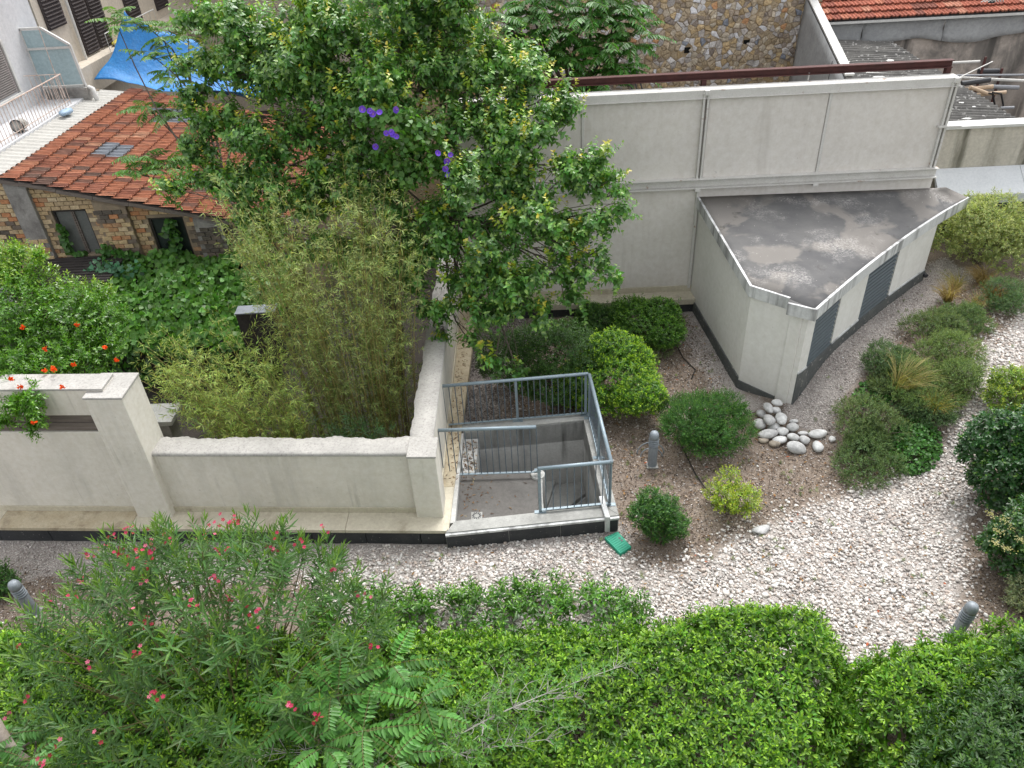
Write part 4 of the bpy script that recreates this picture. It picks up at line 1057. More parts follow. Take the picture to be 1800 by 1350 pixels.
# ================================================================== CORRUGATED SHED ROOF
CR = thing('corrugated_roof', 'weathered grey corrugated fibre cement lean-to roof with lichen', 'roof', (10, 21.5, 3))
def crz(x, y): return 3.38 + (y - 18.95) * 0.13 - (x - 9.0) * 0.08
for k in range(6):
    ys0 = 18.95 + k * 0.9; n = 36; V = []; F = []
    for i in range(n + 1):
        y = ys0 + 0.93 * i / n; hz = 0.034 * math.sin(2 * math.pi * (y / 0.155)) + 0.012 * (k % 2); xe = 12.35 - (y - 18.95) * .24
        for t_ in (0, 0.33, 0.335, 0.66, 0.665, 1):
            st = 0.016 if t_ in (0.33, 0.66) else 0
            x = 8.25 + (xe - 8.25) * t_; V.append((x, y, crz(x, y) + hz + st))
    for i in range(n):
        for j in range(5):
            q = i * 6 + j; F.append((q, q + 1, q + 7, q + 6))
    o = build('sheet', V, F, M['asbestos'], CR, smooth=False); sm = o.modifiers.new('t', 'SOLIDIFY'); sm.thickness = 0.008
mb = MB(); mb.prism([(8.3, 18.97), (12.2, 18.97), (11.0, 24.2), (8.3, 24.2)], -1.0, [crz(8.3, 18.97) - .1, crz(12.2, 18.97) - .1, crz(11, 24.2) - .1, crz(8.3, 24.2) - .1]); mb.build('shed_body', M['concrete_wall'], CR)
for (u, v, w_) in ((1565, 106, .32), (1700, 208, .22), (1490, 108, .2), (1545, 135, .3), (1690, 180, .12), (1712, 187, .1)):
    c = G(u, v, 3.6)
    for _ in range(8):
        zz = crz(c[0], c[1]) + .05; c = G(u, v, zz)
    mb = MB(); th = [0.5 * w_ * random.uniform(.6, 1.3) for _ in range(8)]
    mb.prism([(c[0] + th[q] * math.cos(q * .785), c[1] + th[q] * math.sin(q * .785) * .6) for q in range(8)], zz - 0.02, zz); mb.build('mortar_patch', M['white_paint'], CR)

# ================================================================== RED TILED HOUSE (upper right)
RH = thing('tiled_house', 'house end with red tiled roof over grey membrane and stained concrete wall', 'building', (13, 24.6, -1))
ez = 4.62; ey = 24.55
bx('wall', M['concrete_wall'], RH, 8.5, ey + 0.25, -1, 21, ey + 0.6, 4.2, bevel=0)
for k, (x0, x1) in enumerate(((8.6, 10.2), (10.22, 12.6), (12.62, 15.0), (15.02, 18.2))):
    n = 12; V = []; F = []
    for i in range(n + 1):
        for j in range(5):
            s_ = i / n; x = x0 + (x1 - x0) * s_; z = 4.50 - j * 0.16 * (1 + .15 * math.sin(x * 2.0)); V.append((x, ey + 0.2 - 0.02 * j + 0.025 * math.sin(i * 1.3 + j * 2 + k), z))
    for i in range(n):
        for j in range(4):
            q = i * 5 + j; F.append((q, q + 1, q + 6, q + 5))
    o = build('membrane', V, F, M['fabric_grey'], RH, smooth=True); sm = o.modifiers.new('t', 'SOLIDIFY'); sm.thickness = 0.01
mb = MB(); mb.box(8.45, ey - 0.08, ez - 0.13, 20, ey + 0.22, ez - 0.06); mb.build('gutter', M['white_paint'], RH, bevel=0.01)
mb = MB(); mb.box(11.0, ey + 0.18, 2.6, 11.05, ey + 0.24, 3.9); mb.build('conduit', M['red_steel'], RH)
mb = MB(); mb.hexa([(8.5, ey, ez - .06), (20, ey, ez - .06), (20, ey + 4, ez + 1.24), (8.5, ey + 4, ez + 1.24)], [(8.5, ey, ez - .01), (20, ey, ez - .01), (20, ey + 4, ez + 1.29), (8.5, ey + 4, ez + 1.29)]); RR = mb.build('roof', M['dark_wood'], RH)
an2 = math.atan(0.325); LT2 = 0.36
tv2 = []
rp = [(0.34, 0.115, 0.075), (0.30, 0.10, 0.065), (0.38, 0.15, 0.095), (0.25, 0.085, 0.06), (0.40, 0.19, 0.13), (0.19, 0.075, 0.055)]
for i in range(6):
    V, F, t = tile_mesh(LT2 + .05, 0.242, rp[i], i); V = [(-b_, -a_, c_ ) for a_, b_, c_ in V]; V = [(x, y, z) for x, y, z in V]
    tv2.append(make_mesh('tile', V, [tuple(reversed(f)) for f in F], M['tile'], tint=t))
cnt = 0
for r_ in range(6):
    for c_ in range(46):
        x = 8.6 + .24 * c_; y = ey - 0.03 + (r_ + 1) * LT2 * math.cos(an2); z = ez + (r_ + 1) * LT2 * math.sin(an2) + .01
        u, v = PX((x, y, z))
        if v < -40 or u > 1850 or cnt >= 300: continue
        o = link('tile', tv2[random.randrange(6) if random.random() < .6 else 0], RR, np.array([x, y, z]) - ORIG[RH.name]); o.rotation_euler = (an2 + random.uniform(-.01, .01), 0, random.uniform(-.01, .01)); cnt += 1
# loose repair bits on that roof
c = G(1742, 5, ez + 0.25); T = thing('roof_flue', 'small dark flue pipe with loose cables at the red roof edge', 'flue', c)
mb = MB(); mb.tube([c, c + np.array([0, 0, .45])], 0.09, 10); mb.build('pipe', M['pipe_dark'], T)
for k in range(4):
    mb = MB(); mb.tube([c + np.array([-.35 + .1 * k, -.1, .05]), c + np.array([-.15 + .1 * k, -.2, .2]), c + np.array([.05 + .07 * k, -.15, .05])], 0.015, 5); mb.build('cable', M['pipe_white'], T)
# pipes stored against the concrete wall, on two uprights
pipes = [((1500, 128), (1800, 142), 22.0, .05, 'pipe_white', 'long pale pipe sticking out from the end of red beam'), ((1640, 112), (1722, 108), 22.6, .045, 'pipe_white', 'short cream pipe lying above the dark pipe'),
         ((1720, 125), (1755, 125), 22.4, .09, 'pipe_dark', 'short stub of thick dark pipe on the rack'), ((1655, 133), (1850, 131), 21.9, .035, 'pipe_grey', 'long thin grey pipe reaching out of frame'),
         ((1690, 147), (1740, 140), 21.6, .09, 'pipe_dark', 'thick black pipe stub behind the beige pipes'), ((1690, 158), (1745, 152), 21.5, .07, 'pvc', 'upper beige plastic pipe of the stored bundle'),
         ((1712, 167), (1768, 162), 21.4, .06, 'pvc', 'lower beige plastic pipe with rounded end'), ((1705, 153), (1735, 164), 21.3, .06, 'pvc', 'beige plastic pipe lying crosswise in the bundle'),
         ((1735, 152), (1790, 154), 21.8, .07, 'pipe_grey', 'thick grey pipe beside the beige bundle'), ((1758, 190), (1782, 189), 21.2, .05, 'pipe_grey', 'grey pipe offcut lowest on the rack'),
         ((1560, 118), (1705, 108), 23.2, .02, 'pipe_grey', 'thin grey conduit above the corrugated roof')]
for (p, q, Y, r_, mt, lb) in pipes:
    a0, b0 = GY(*p, Y), GY(*q, Y); V = MB(); V.tube([a0, b0], r_ * .8, 10); o = V.build('pipe', M[mt], smooth=False, origin=a0); tag(o, lb, 'pipe', 'pipes stored by the concrete wall')
RK = thing('pipe_rack', 'thin dark uprights carrying the stored pipes by the concrete wall', 'rack', (13, 22.4, 0))
for (u, v0, v1) in ((1733, 100, 200), (1762, 120, 230)):
    a0 = GY(u, v0, 22.3); b0 = np.array([a0[0], a0[1], 0.2]); mb = MB(); mb.bar(a0, b0, 0.05, 0.05); mb.build('upright', M['red_steel'], RK)
for k, (u, v) in enumerate(((1745, 165), (1760, 165))):
    a0 = GY(u, v, 21.3); mb = MB(); mb.tube([a0 + np.array([-.25, 0, .05]), a0, a0 + np.array([.15, 0, -.3]), a0 + np.array([.16, 0, -.8])], 0.025, 6); o = mb.build('hose', M['hose'], origin=a0)
    tag(o, ('black hose bending down from the beige pipes', 'second black hose hanging just beside the first')[k], 'hose')
# extra: thin tie rods from the frame end
mb = MB(); a0 = np.array([8.95, 16.5, 5.0]); mb.tube([a0, GY(1745, 108, 20)], 0.012, 5); o = mb.build('stay_wire', M['pipe_white'], origin=a0); tag(o, 'thin pale stay rod from the top corner of the panel wall', 'rod')

# ================================================================== YARD: dark slatted lean-to, sheets, slab
SHD = thing('slatted_leanto', 'dark slatted timber lean-to under the ivy in the shaded yard', 'shed', (-9, 16.5, -1))
for k in range(10):
    y = 17.2 + 0.13 * k; mb = MB(); mb.box(-13, y, 0.86 + .012 * k, -10.6, y + 0.10, 0.89 + .012 * k); mb.build('slat', M['dark_wood'], SHD)
mb = MB(); mb.hexa([(-11.0, 15.3, -.1), (-6.2, 15.3, -.1), (-6.0, 18.3, .62), (-11.0, 18.3, .62)], [(-11.0, 15.3, -.02), (-6.2, 15.3, -.02), (-6.0, 18.3, .70), (-11.0, 18.3, .70)]); mb.build('deck', M['dark_wood'], SHD)
for k in range(14):
    x = -10.9 + k * 0.35; mb = MB(); mb.box(x, 15.32, -1.0, x + 0.28, 15.36, -.12); mb.build('board', M['dark_wood'], SHD)
a0 = GY(412, 552, 14.6); b0 = GY(482, 548, 14.6)
mb = MB(); mb.hexa([a0 + np.array([0, 0, -.03]), b0 + np.array([0, 0, -.03]), b0 + np.array([0, .3, .0]), a0 + np.array([0, .3, .0])], [a0, b0, b0 + np.array([0, .3, .03]), a0 + np.array([0, .3, .03])])
o = mb.build('metal_sheet', M['zinc'], origin=a0); tag(o, 'small dark metal roof sheet between the ivy and the bamboo', 'sheet')
mb = MB(); mb.box(*(a0 + np.array([0, .05, -1.3])), *(b0 + np.array([0, .28, -.03]))); o = mb.build('dark_infill', M['dark_wood'], origin=a0 + np.array([0, 0, -1.3])); tag(o, 'dark hutch below the metal sheet beside the bamboo', 'hutch')  # plain dark box filling the dark area under the sheet
a0 = G(283, 728, 0.9)
mb = MB(); mb.box(a0[0] - .35, a0[1] - .25, .80, a0[0] + .28, a0[1] + .35, .9); T = thing('concrete_table', 'pale concrete slab on a block behind the tall white pillar', 'table', (a0[0], a0[1], -1)); mb.build('slab', M['kerb'], T, bevel=0.01)
mb = MB(); mb.box(a0[0] - .2, a0[1] - .15, -1, a0[0] + .15, a0[1] + .2, .799); mb.build('block', M['plaster_old'], T)
# ================================================================== FOLIAGE TOOLS
def unit(a): return a / (np.linalg.norm(a, axis=-1, keepdims=True) + 1e-9)
TEMPL = {  # (along, half width) right side; mirrored
    'oval': ([0.0, 0.34, 0.70, 1.0], [0, 0.50, 0.40, 0]),
    'lance': ([0.0, 0.30, 0.68, 1.0], [0, 0.46, 0.36, 0]),
    'obov': ([0.0, 0.42, 0.80, 1.0], [0, 0.36, 0.50, 0]),
    'heart': ([0.0, 0.16, 0.58, 1.0], [0, 0.52, 0.40, 0]),
    'ivy': ([0.0, 0.10, 0.62, 1.0], [0, 0.55, 0.42, 0]),
}
def leaf_arrays(B, D, N, L, Wd, templ='oval', fold=0.25, curl=0.15):
    n = len(B)
    D = unit(D); N = unit(N - (N * D).sum(1, keepdims=True) * D); S = np.cross(D, N)
    L = L[:, None]; Wd = Wd[:, None]
    if templ == 'quad':
        V = np.stack([B, B + D * (.42 * L) + S * (.5 * Wd) + N * (fold * .5 * Wd), B + D * L - N * (curl * L), B + D * (.42 * L) - S * (.5 * Wd) + N * (fold * .5 * Wd)], 1)
        return V.reshape(-1, 3), np.arange(n)[:, None] * 4 + np.array([[0, 1, 2, 3]])
    t, w = TEMPL[templ]
    def pt(a, s, up): return B + D * (a * L) + S * (s * Wd) + N * up
    V = np.stack([pt(t[0], 0, 0), pt(t[1], w[1], fold * w[1] * Wd), pt(t[2], w[2], fold * w[2] * Wd - 0.4 * curl * L), pt(1, 0, -curl * L),
                  pt(t[2], -w[2], fold * w[2] * Wd - 0.4 * curl * L), pt(t[1], -w[1], fold * w[1] * Wd)], 1)
    i = np.arange(n)[:, None] * 6
    F = np.concatenate([i + np.array([[0, 1, 2, 3]]), i + np.array([[0, 3, 4, 5]])], 0)
    return V.reshape(-1, 3), F
class Leaves:
    def __init__(s): s.V = []; s.F = []; s.T = []; s.n = 0
    def add(s, B, D, N, L, Wd, tint, templ='oval', fold=0.25, curl=0.15):
        V, F = leaf_arrays(B, D, N, L, Wd, templ, fold, curl)
        s.V.append(V); s.F.append(F + s.n); s.n += len(V); s.T.append(np.repeat(tint, 4 if templ == 'quad' else 6, axis=0)); return s
    def build(s, name, parent, mat='leaf'):
        if not s.V: return None
        return build(name, np.concatenate(s.V), np.concatenate(s.F), M[mat], parent, tint=np.concatenate(s.T))
LEAF_GAIN = np.array([1.38, 1.34, 1.05])
def shoots(LV, P, A, k, slen, L, Wd, t0, t1, col, tip=None, tipfrac=0.3, droop=0.0, bright=0.22, hue=0.10, jit=0.3, templ='oval', taper=0.35, fold=0.25, curl=0.15, tip_p=1.0):
    """leafy shoots: k leaves in a spiral on each axis"""
    P = np.asarray(P, float); A = unit(np.asarray(A, float)); n = len(P)
    if n == 0: return
    ref = np.where(np.abs(A[:, 2:3]) > 0.9, np.array([[1.0, 0, 0]]), np.array([[0, 0, 1.0]]))
    U = unit(np.cross(A, ref)); Vv = np.cross(A, U)
    j = (np.arange(k) / max(k - 1, 1))[None, :]
    az = np.arange(k)[None, :] * 2.39996 + rng.uniform(0, 6.283, (n, 1)) + rng.normal(0, 0.25, (n, k))
    tl = np.radians(t0 + (t1 - t0) * j) + rng.normal(0, jit, (n, k)) * 0.5
    rad = U[:, None] * np.cos(az)[..., None] + Vv[:, None] * np.sin(az)[..., None]
    d = A[:, None] * np.cos(tl)[..., None] + rad * np.sin(tl)[..., None]
    d[..., 2] -= droop * rng.uniform(0.4, 1.2, (n, k))
    sl = (slen * rng.uniform(0.75, 1.25, (n, 1)))
    pos = P[:, None] + A[:, None] * (sl * j)[..., None]
    nn = A[:, None] * 0.8 + np.array([0, 0, 0.5]) + rng.normal(0, 0.15, (n, k, 3))
    sz = (1 - taper * j ** 2) * rng.uniform(0.75, 1.2, (n, k))
    shoot_b = np.exp(rng.normal(0, bright * 0.7, (n, 1, 1))); lb = np.exp(rng.normal(0, bright * 0.6, (n, k, 1)))
    col = np.asarray(col, float); col = col[:, None] if col.ndim == 2 else col[None, None]
    c = col * shoot_b * lb * np.exp(rng.normal(0, hue, (n, k, 3)) * np.array([1.0, 0.4, 1.0]))
    if tip is not None:
        f = np.clip((j - (1 - tipfrac)) / tipfrac, 0, 1)[..., None] * (rng.random((n, 1, 1)) < tip_p)
        c = c * (1 - f) + np.asarray(tip, float)[None, None] * lb * f
    c = c * LEAF_GAIN
    LV.add(pos.reshape(-1, 3), d.reshape(-1, 3), nn.reshape(-1, 3), (L * sz).ravel(), (Wd * sz).ravel(), np.clip(c.reshape(-1, 3), 0.004, 0.9), templ, fold, curl)
def sph(n, zmin=-1.0):
    v = unit(rng.normal(size=(int(n * 2.6) + 20, 3))); v = v[v[:, 2] > zmin]; return v[:n]
def blobs_surface(bl, n, depth=0.25, zmin=-0.6):
    """points near the outside of a union of ellipsoids [(c, r)], with outward axes"""
    area = np.array([np.mean(r) ** 2 for c, r in bl]); cnt = np.maximum((3.5 * n * area / area.sum()).astype(int), 4)
    Ps, Ns = [], []
    for bi, ((c, r), m_) in enumerate(zip(bl, cnt)):
        d = sph(m_, zmin); c = np.asarray(c, float); r = np.asarray(r, float)
        f = 1 - depth * rng.random((len(d), 1)) ** 2.0
        P = c + d * r * f; N = unit(d / r)
        keep = np.ones(len(P), bool)
        for bj, (c2, r2) in enumerate(bl):
            if bj != bi:
                keep &= (((P - np.asarray(c2)) / np.asarray(r2)) ** 2).sum(1) > 0.62
        Ps.append(P[keep]); Ns.append(N[keep])
    Ps, Ns = np.concatenate(Ps), np.concatenate(Ns); q = rng.permutation(len(Ps))[:n]
    return Ps[q], Ns[q]
def limb(mb, a, b, r0, r1, bend=0.1, n=5, sides=6):
    a = np.asarray(a, float); b = np.asarray(b, float); L = np.linalg.norm(b - a); w = rng.normal(0, bend * L, 3)
    pts = [a + (b - a) * t + w * math.sin(math.pi * t) for t in np.linspace(0, 1, n)]
    mb.tube(pts, list(np.linspace(r0, r1, n)), sides); return pts
def lumpy(c, rx, ry, h, nl=7, lump=0.42, wild=False):
    """dome-like union for a shrub whose base centre is c"""
    c = np.asarray(c, float); m0 = (c + np.array([0, 0, h * 0.40]), np.array([rx * .88, ry * .88, h * .48])); bl = [m0]
    if wild: bl = [(m0[0] - np.array([0, 0, .1 * h]), m0[1] * .62)]
    for i in range(nl):
        d = sph(1, -0.35)[0]; s = rng.uniform(lump * .6, lump * 1.45)
        bl.append((m0[0] + d * m0[1] * rng.uniform(.62, .95), np.array([rx * s, ry * s, h * .5 * s * 1.15])))
    return bl
def fit_shrub(x0, x1, yt, yb):
    xc = (x0 + x1) / 2; g = GT(xc, yb); depth = (RW.T @ (g - CAMP))[2]
    rx = (x1 - x0) / 2 / (FPX / depth); ry = rx * 0.88; c = np.array([g[0] + 0.0, g[1] + ry * 0.75, 0]); c[2] = float(terrain(c[0], c[1]))
    d = sph(500)
    best = min(np.linspace(0.15, 3.0, 80), key=lambda h: abs(min(PX(c + np.array([0, 0, h * .47]) + q * np.array([rx * .95, ry * .95, h * .55]))[1] for q in d[:160]) - yt))
    return c, rx, ry, float(best)
def shrub(name, label, cat, box, nsh, k, slen, L, Wd, t0, t1, col, tip=None, tipfrac=.3, mat='leaf', templ='obov', group=None, nl=7, lump=.42, droop=0.0, bright=.22, upmix=0.35, inner=True, tip_p=1.0, hscale=1.0, curl=.15, wild=False):
    c, rx, ry, h = fit_shrub(*box); h *= hscale
    T = thing(name, label, cat, c, group)
    bl = lumpy(c, rx, ry, h, nl, lump, wild)
    P, N = blobs_surface(bl, nsh, 0.22)
    stray = rng.random(len(P)) < .07; P[stray] += N[stray] * rng.uniform(.02, .10, (stray.sum(), 1)) + [0, 0, .03]
    ok = P[:, 2] > c[2] + 0.02; P, N = P[ok], N[ok]
    LV = Leaves()
    A = unit(N + np.array([0, 0, upmix]) + rng.normal(0, .25, N.shape))
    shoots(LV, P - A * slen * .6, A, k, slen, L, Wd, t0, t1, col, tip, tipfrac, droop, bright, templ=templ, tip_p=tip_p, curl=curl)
    if inner:
        P2, N2 = blobs_surface([(a, b * 0.74) for a, b in bl], int(nsh * .45), 0.4)
        ok = P2[:, 2] > c[2] + 0.02
        shoots(LV, P2[ok], unit(N2[ok] + rng.normal(0, .4, N2[ok].shape)), max(k - 2, 4), slen, L * 1.25, Wd * 1.35, 80, 40, np.asarray(col) * .9, bright=bright, templ='quad')
    LV.build('foliage', T, mat)
    mb = MB()
    for i in range(9):
        q = bl[i % len(bl)][0] + rng.normal(0, .1 * rx, 3); limb(mb, c + np.array([rng.uniform(-.12, .12), rng.uniform(-.12, .12), -.03]), q, .018, .006, .12, 4, 5)
    mb.build('stems', M['bark'], T)
    return T, c, rx, ry, h
def hedge(name, label, poly, H, spacing, k, slen, L, Wd, col, tip, T=None, tipfrac=.35, mat='leaf', round_=0.35, lumps=.07, t0=85, t1=25, templ='obov', ystop=None, bright=.2, seed=0, gaps=None, base=0.0, sides=True, hfun=None, brown=None):
    poly = np.asarray(poly, float); mn, mx = poly.min(0), poly.max(0)
    c = poly.mean(0)
    if T is None: T = thing(name, label, 'hedge', (c[0], c[1], base))
    n = int((mx - mn).prod() / spacing ** 2); P = rng.uniform(mn, mx, (n, 2)); s = sdf(poly, P); P = P[s < 0]; s = -s[s < 0]
    if gaps is not None:
        kp = gaps(P); P, s = P[kp], s[kp]
    def hz(P, s):
        z = H * (1 - .34 * (1 - sstep(0, round_, s)) ** 1.5) + lumps * wob(P, 1.7, seed) + lumps * .6 * wob(P, 4.3, seed + 3)
        return z + (hfun(P) if hfun is not None else 0)
    z = hz(P, s); e = .06
    gxx = (hz(P + [e, 0], -sdf(poly, P + [e, 0])) - hz(P - [e, 0], -sdf(poly, P - [e, 0]))) / (2 * e)
    gyy = (hz(P + [0, e], -sdf(poly, P + [0, e])) - hz(P - [0, e], -sdf(poly, P - [0, e]))) / (2 * e)
    N = unit(np.column_stack([-gxx, -gyy, np.full(len(P), .8)]))
    LV = Leaves()
    dz = -rng.random(len(P)) ** 2.5 * .12
    A = unit(N + rng.normal(0, .28, N.shape)); Q = np.column_stack([P, base + z + dz])
    colr = np.asarray(col); pt = wob(P, .9, seed + 2); pt2 = wob(P, 2.3, seed + 8)
    colp = colr * (1 + .22 * pt[:, None]) * np.where(pt2[:, None] > .78, np.array([[1.9, 1.25, .8]]), 1.0)
    shoots(LV, Q - A * slen * .5, A, k, slen, L, Wd, t0, t1, colp, tip, tipfrac, 0.0, bright, templ=templ)
    m_ = rng.random(len(P)) < .8
    shoots(LV, (Q - np.array([0, 0, .17]))[m_], unit(N[m_] + rng.normal(0, .5, N[m_].shape)), max(k - 2, 4), slen, L * 1.35, Wd * 1.45, 85, 45, colr * .9, bright=bright, templ='quad')
    if sides:
        for i in range(len(poly)):
            a_, b_ = poly[i], poly[(i + 1) % len(poly)]; ln = np.linalg.norm(b_ - a_); ns = int(ln * H / spacing ** 2 * .8)
            if ns < 2: continue
            f = rng.random(ns)[:, None]; XY = a_ + (b_ - a_) * f; d = (b_ - a_) / ln; nrm = np.array([d[1], -d[0]])
            if sdf(poly, ((a_ + b_) / 2 + nrm * .05)[None])[0] < 0: nrm = -nrm
            zz = rng.uniform(.03, .86, ns) * H; XY = XY + nrm * (-.10 + .10 * np.sin(zz * 3 / H)[:, None] + rng.normal(0, .05, (ns, 1)) + .05 * wob(XY, 3, seed)[:, None])
            if gaps is not None:
                kp = gaps(XY); XY, zz = XY[kp], zz[kp]; ns = len(zz)
            A = unit(np.column_stack([np.tile(nrm, (ns, 1)), np.full(ns, .45)]) + rng.normal(0, .3, (ns, 3)))
            shoots(LV, np.column_stack([XY, base + zz]), A, k, slen, L, Wd, t0, t1, colr * .95, tip, tipfrac, 0, bright, templ=templ, tip_p=.6)
    LV.build('foliage', T, mat)
    mb = MB(); cnt = int(min(90, max(8, len(P) * .012)))
    for i in rng.choice(len(P), cnt):
        q = np.array([P[i][0], P[i][1], base + max(z[i] - .12, .15)]); limb(mb, (q[0] + rng.uniform(-.12, .12), q[1] + rng.uniform(-.12, .12), base - .02), q, .016, .006, .08, 4, 5)
    mb.build('stems', M['bark'], T)
    return T

# ================================================================== HEDGES (foreground)
HB1 = [G(u, v, 1.15)[:2] for u, v in ((-80, 1095), (150, 1090), (350, 1098), (560, 1102), (700, 1104), (900, 1102), (1060, 1096), (1140, 1092), (1190, 1072), (1300, 1058), (1445, 1064), (1478, 1130), (1492, 1210), (1470, 1290), (1430, 1400), (900, 1420), (-80, 1420))]
hump = lambda P: 0.14 * sstep(1.7, 2.2, P[:, 0]) * sstep(5.2, 6.2, P[:, 1])
hedge('clipped_hedge', 'broad bright green clipped hedge filling the bottom of the garden', HB1, 1.2, 0.067, 7, .075, .090, .033, (0.055, 0.138, 0.015), (0.195, 0.335, 0.04), hfun=hump, seed=1, bright=.32, tipfrac=.45)
HB2 = [G(u, v, 1.15)[:2] for u, v in ((1500, 1165), (1580, 1128), (1700, 1104), (1800, 1082), (1900, 1062), (1960, 1200), (1900, 1440), (1640, 1450), (1575, 1330), (1520, 1260), (1498, 1215))]
hedge('rounded_hedge', 'bright green hedge block by the tilted bollard, separated by a gap', HB2, 1.2, 0.068, 8, .075, .090, .033, (0.055, 0.136, 0.015), (0.19, 0.33, 0.04), seed=4, bright=.32, tipfrac=.45)
HB3 = [G(u, v, 1.55)[:2] for u, v in ((1660, 1250), (1720, 1170), (1810, 1110), (1900, 1100), (1960, 1300), (1900, 1480), (1650, 1480), (1620, 1350))]
hedge('dark_hedge', 'darker blue-green shrub mass in the bottom corner beside the hedge', HB3, 1.55, 0.072, 9, .09, .095, .030, (0.034, 0.085, 0.026), (0.075, 0.15, 0.045), seed=7, bright=.2)
HB4 = [G(u, v, .55)[:2] for u, v in ((545, 1040), (640, 1022), (760, 1035), (860, 1018), (960, 1010), (1060, 1018), (1120, 1040), (1130, 1075), (1060, 1100), (760, 1110), (560, 1105))]
gap4 = lambda P: ~((wob(P, 2.6, 5) > .55) | ((np.abs(P[:, 0] + 2.95) < .12) & (P[:, 1] < 8)))
hedge('low_shrub_row', 'loose low row of glossy shrubs along the white pebble path', HB4, .58, 0.10, 8, .10, .095, .036, (0.048, 0.135, 0.018), (0.13, 0.27, 0.035), seed=9, gaps=gap4, lumps=.12, bright=.24, mat='leaf_gloss')
UG = hedge('undergrowth', 'dense evergreen ground cover beyond the right edge of the path', [(9.3, 4.6), (14.5, 4.6), (16.5, 16.8), (12.2, 16.8), (11.2, 14.0), (10.0, 10.0)], .75, .21, 7, .14, .16, .06, (0.036, 0.10, 0.022), (0.10, 0.2, 0.03), seed=12, lumps=.2, bright=.26, templ='quad')
UG['kind'] = 'stuff'; del UG['category']
# ================================================================== GARDEN SHRUBS
shrub('globe_shrub', 'bright yellow-green rounded shrub just behind the stair railing corner', 'shrub', (984, 1176, 596, 748), 1700, 8, .07, .075, .026, 85, 20, (0.055, 0.142, 0.015), (0.26, 0.40, 0.035), .5)
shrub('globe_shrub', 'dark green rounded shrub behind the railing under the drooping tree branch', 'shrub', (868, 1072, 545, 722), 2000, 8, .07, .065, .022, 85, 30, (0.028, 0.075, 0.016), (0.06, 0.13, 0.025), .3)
shrub('globe_shrub', 'mid green rounded shrub against the back wall plinth, nearest the plant building', 'shrub', (1075, 1216, 520, 628), 1300, 8, .07, .065, .024, 85, 25, (0.042, 0.115, 0.016), (0.12, 0.24, 0.03), .35)
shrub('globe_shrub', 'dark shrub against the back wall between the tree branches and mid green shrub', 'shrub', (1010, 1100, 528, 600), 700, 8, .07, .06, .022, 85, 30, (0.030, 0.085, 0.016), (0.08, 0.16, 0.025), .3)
shrub('silver_shrub', 'small grey-leaved shrub tucked between the two brightest globe shrubs', 'shrub', (1065, 1180, 582, 640), 500, 9, .08, .045, .016, 70, 30, (0.16, 0.20, 0.13), (0.24, 0.28, 0.19), .4, mat='leaf_matt')
shrub('spreading_shrub', 'feathery dark green spreading shrub between bollard and pebble pile', 'shrub', (1166, 1334, 692, 816), 1700, 12, .14, .05, .013, 60, 20, (0.034, 0.098, 0.026), (0.08, 0.17, 0.035), .3, mat='leaf_matt', templ='quad', nl=20, lump=.36, upmix=.2, wild=True)
shrub('yellow_shrub', 'small yellow-green shrub with brown stems in the bare mulch', 'shrub', (1240, 1342, 822, 922), 330, 9, .12, .05, .022, 75, 30, (0.12, 0.19, 0.022), (0.30, 0.36, 0.03), .5, nl=13, lump=.3, inner=False, bright=.28, wild=True, upmix=.8)
shrub('bushy_shrub', 'small dark green bush beside the green valve lid', 'shrub', (1112, 1212, 866, 972), 700, 10, .10, .05, .018, 75, 25, (0.030, 0.095, 0.022), (0.075, 0.17, 0.03), .35, templ='lance', nl=16, lump=.34, wild=True, upmix=.6)
shrub('leafy_shrub', 'dark glossy broad-leaved shrub at the edge of the pebble path, right side', 'shrub', (1706, 1866, 724, 925), 1050, 8, .11, .085, .045, 80, 30, (0.022, 0.075, 0.022), (0.10, 0.20, 0.03), .3, mat='leaf_gloss', tip_p=.3)
T, c, rx, ry, h = shrub('viburnum_shrub', 'dark shrub with pale cream flower heads above the tilted bollard', 'shrub', (1738, 1880, 868, 1040), 800, 8, .11, .08, .042, 80, 30, (0.026, 0.080, 0.022), (0.09, 0.18, 0.03), .3, mat='leaf_gloss', tip_p=.3)
LV = Leaves()
for u, v in ((1742, 905), (1765, 915), (1790, 900), (1748, 955), (1770, 965), (1795, 950), (1780, 930), (1755, 935)):
    p = G(u, v, h * .75)
    q = p + np.column_stack([rng.normal(0, .045, 40), rng.normal(0, .045, 40), rng.uniform(0, .03, 40)])
    LV = Leaves(); LV.add(q, unit(rng.normal(0, 1, (40, 3)) + [0, 0, .6]), np.tile([0, 0, 1.0], (40, 1)), np.full(40, .022), np.full(40, .018), np.tile([.42, .40, .20], (40, 1)) * rng.uniform(.7, 1.2, (40, 1))); LV.build('flower_head', T, 'petal')
shrub('yellow_shrub', 'patchy yellow-green shrub at the right edge beside the white path', 'shrub', (1745, 1850, 640, 735), 420, 8, .10, .06, .024, 75, 30, (0.10, 0.17, 0.03), (0.26, 0.32, 0.04), .4, bright=.3)
shrub('silver_shrub', 'large pale silvery-leaved bush below the white flashing', 'shrub', (1645, 1850, 328, 492), 2300, 10, .12, .07, .022, 70, 25, (0.20, 0.245, 0.12), (0.34, 0.38, 0.22), .45, mat='leaf_matt', templ='quad', nl=22, lump=.36, bright=.3, hscale=1.0, wild=True)
shrub('globe_shrub', 'small bright green bush growing in front of the silvery bush', 'shrub', (1738, 1830, 362, 440), 600, 8, .08, .07, .026, 80, 25, (0.045, 0.12, 0.018), (0.12, 0.25, 0.03), .4)
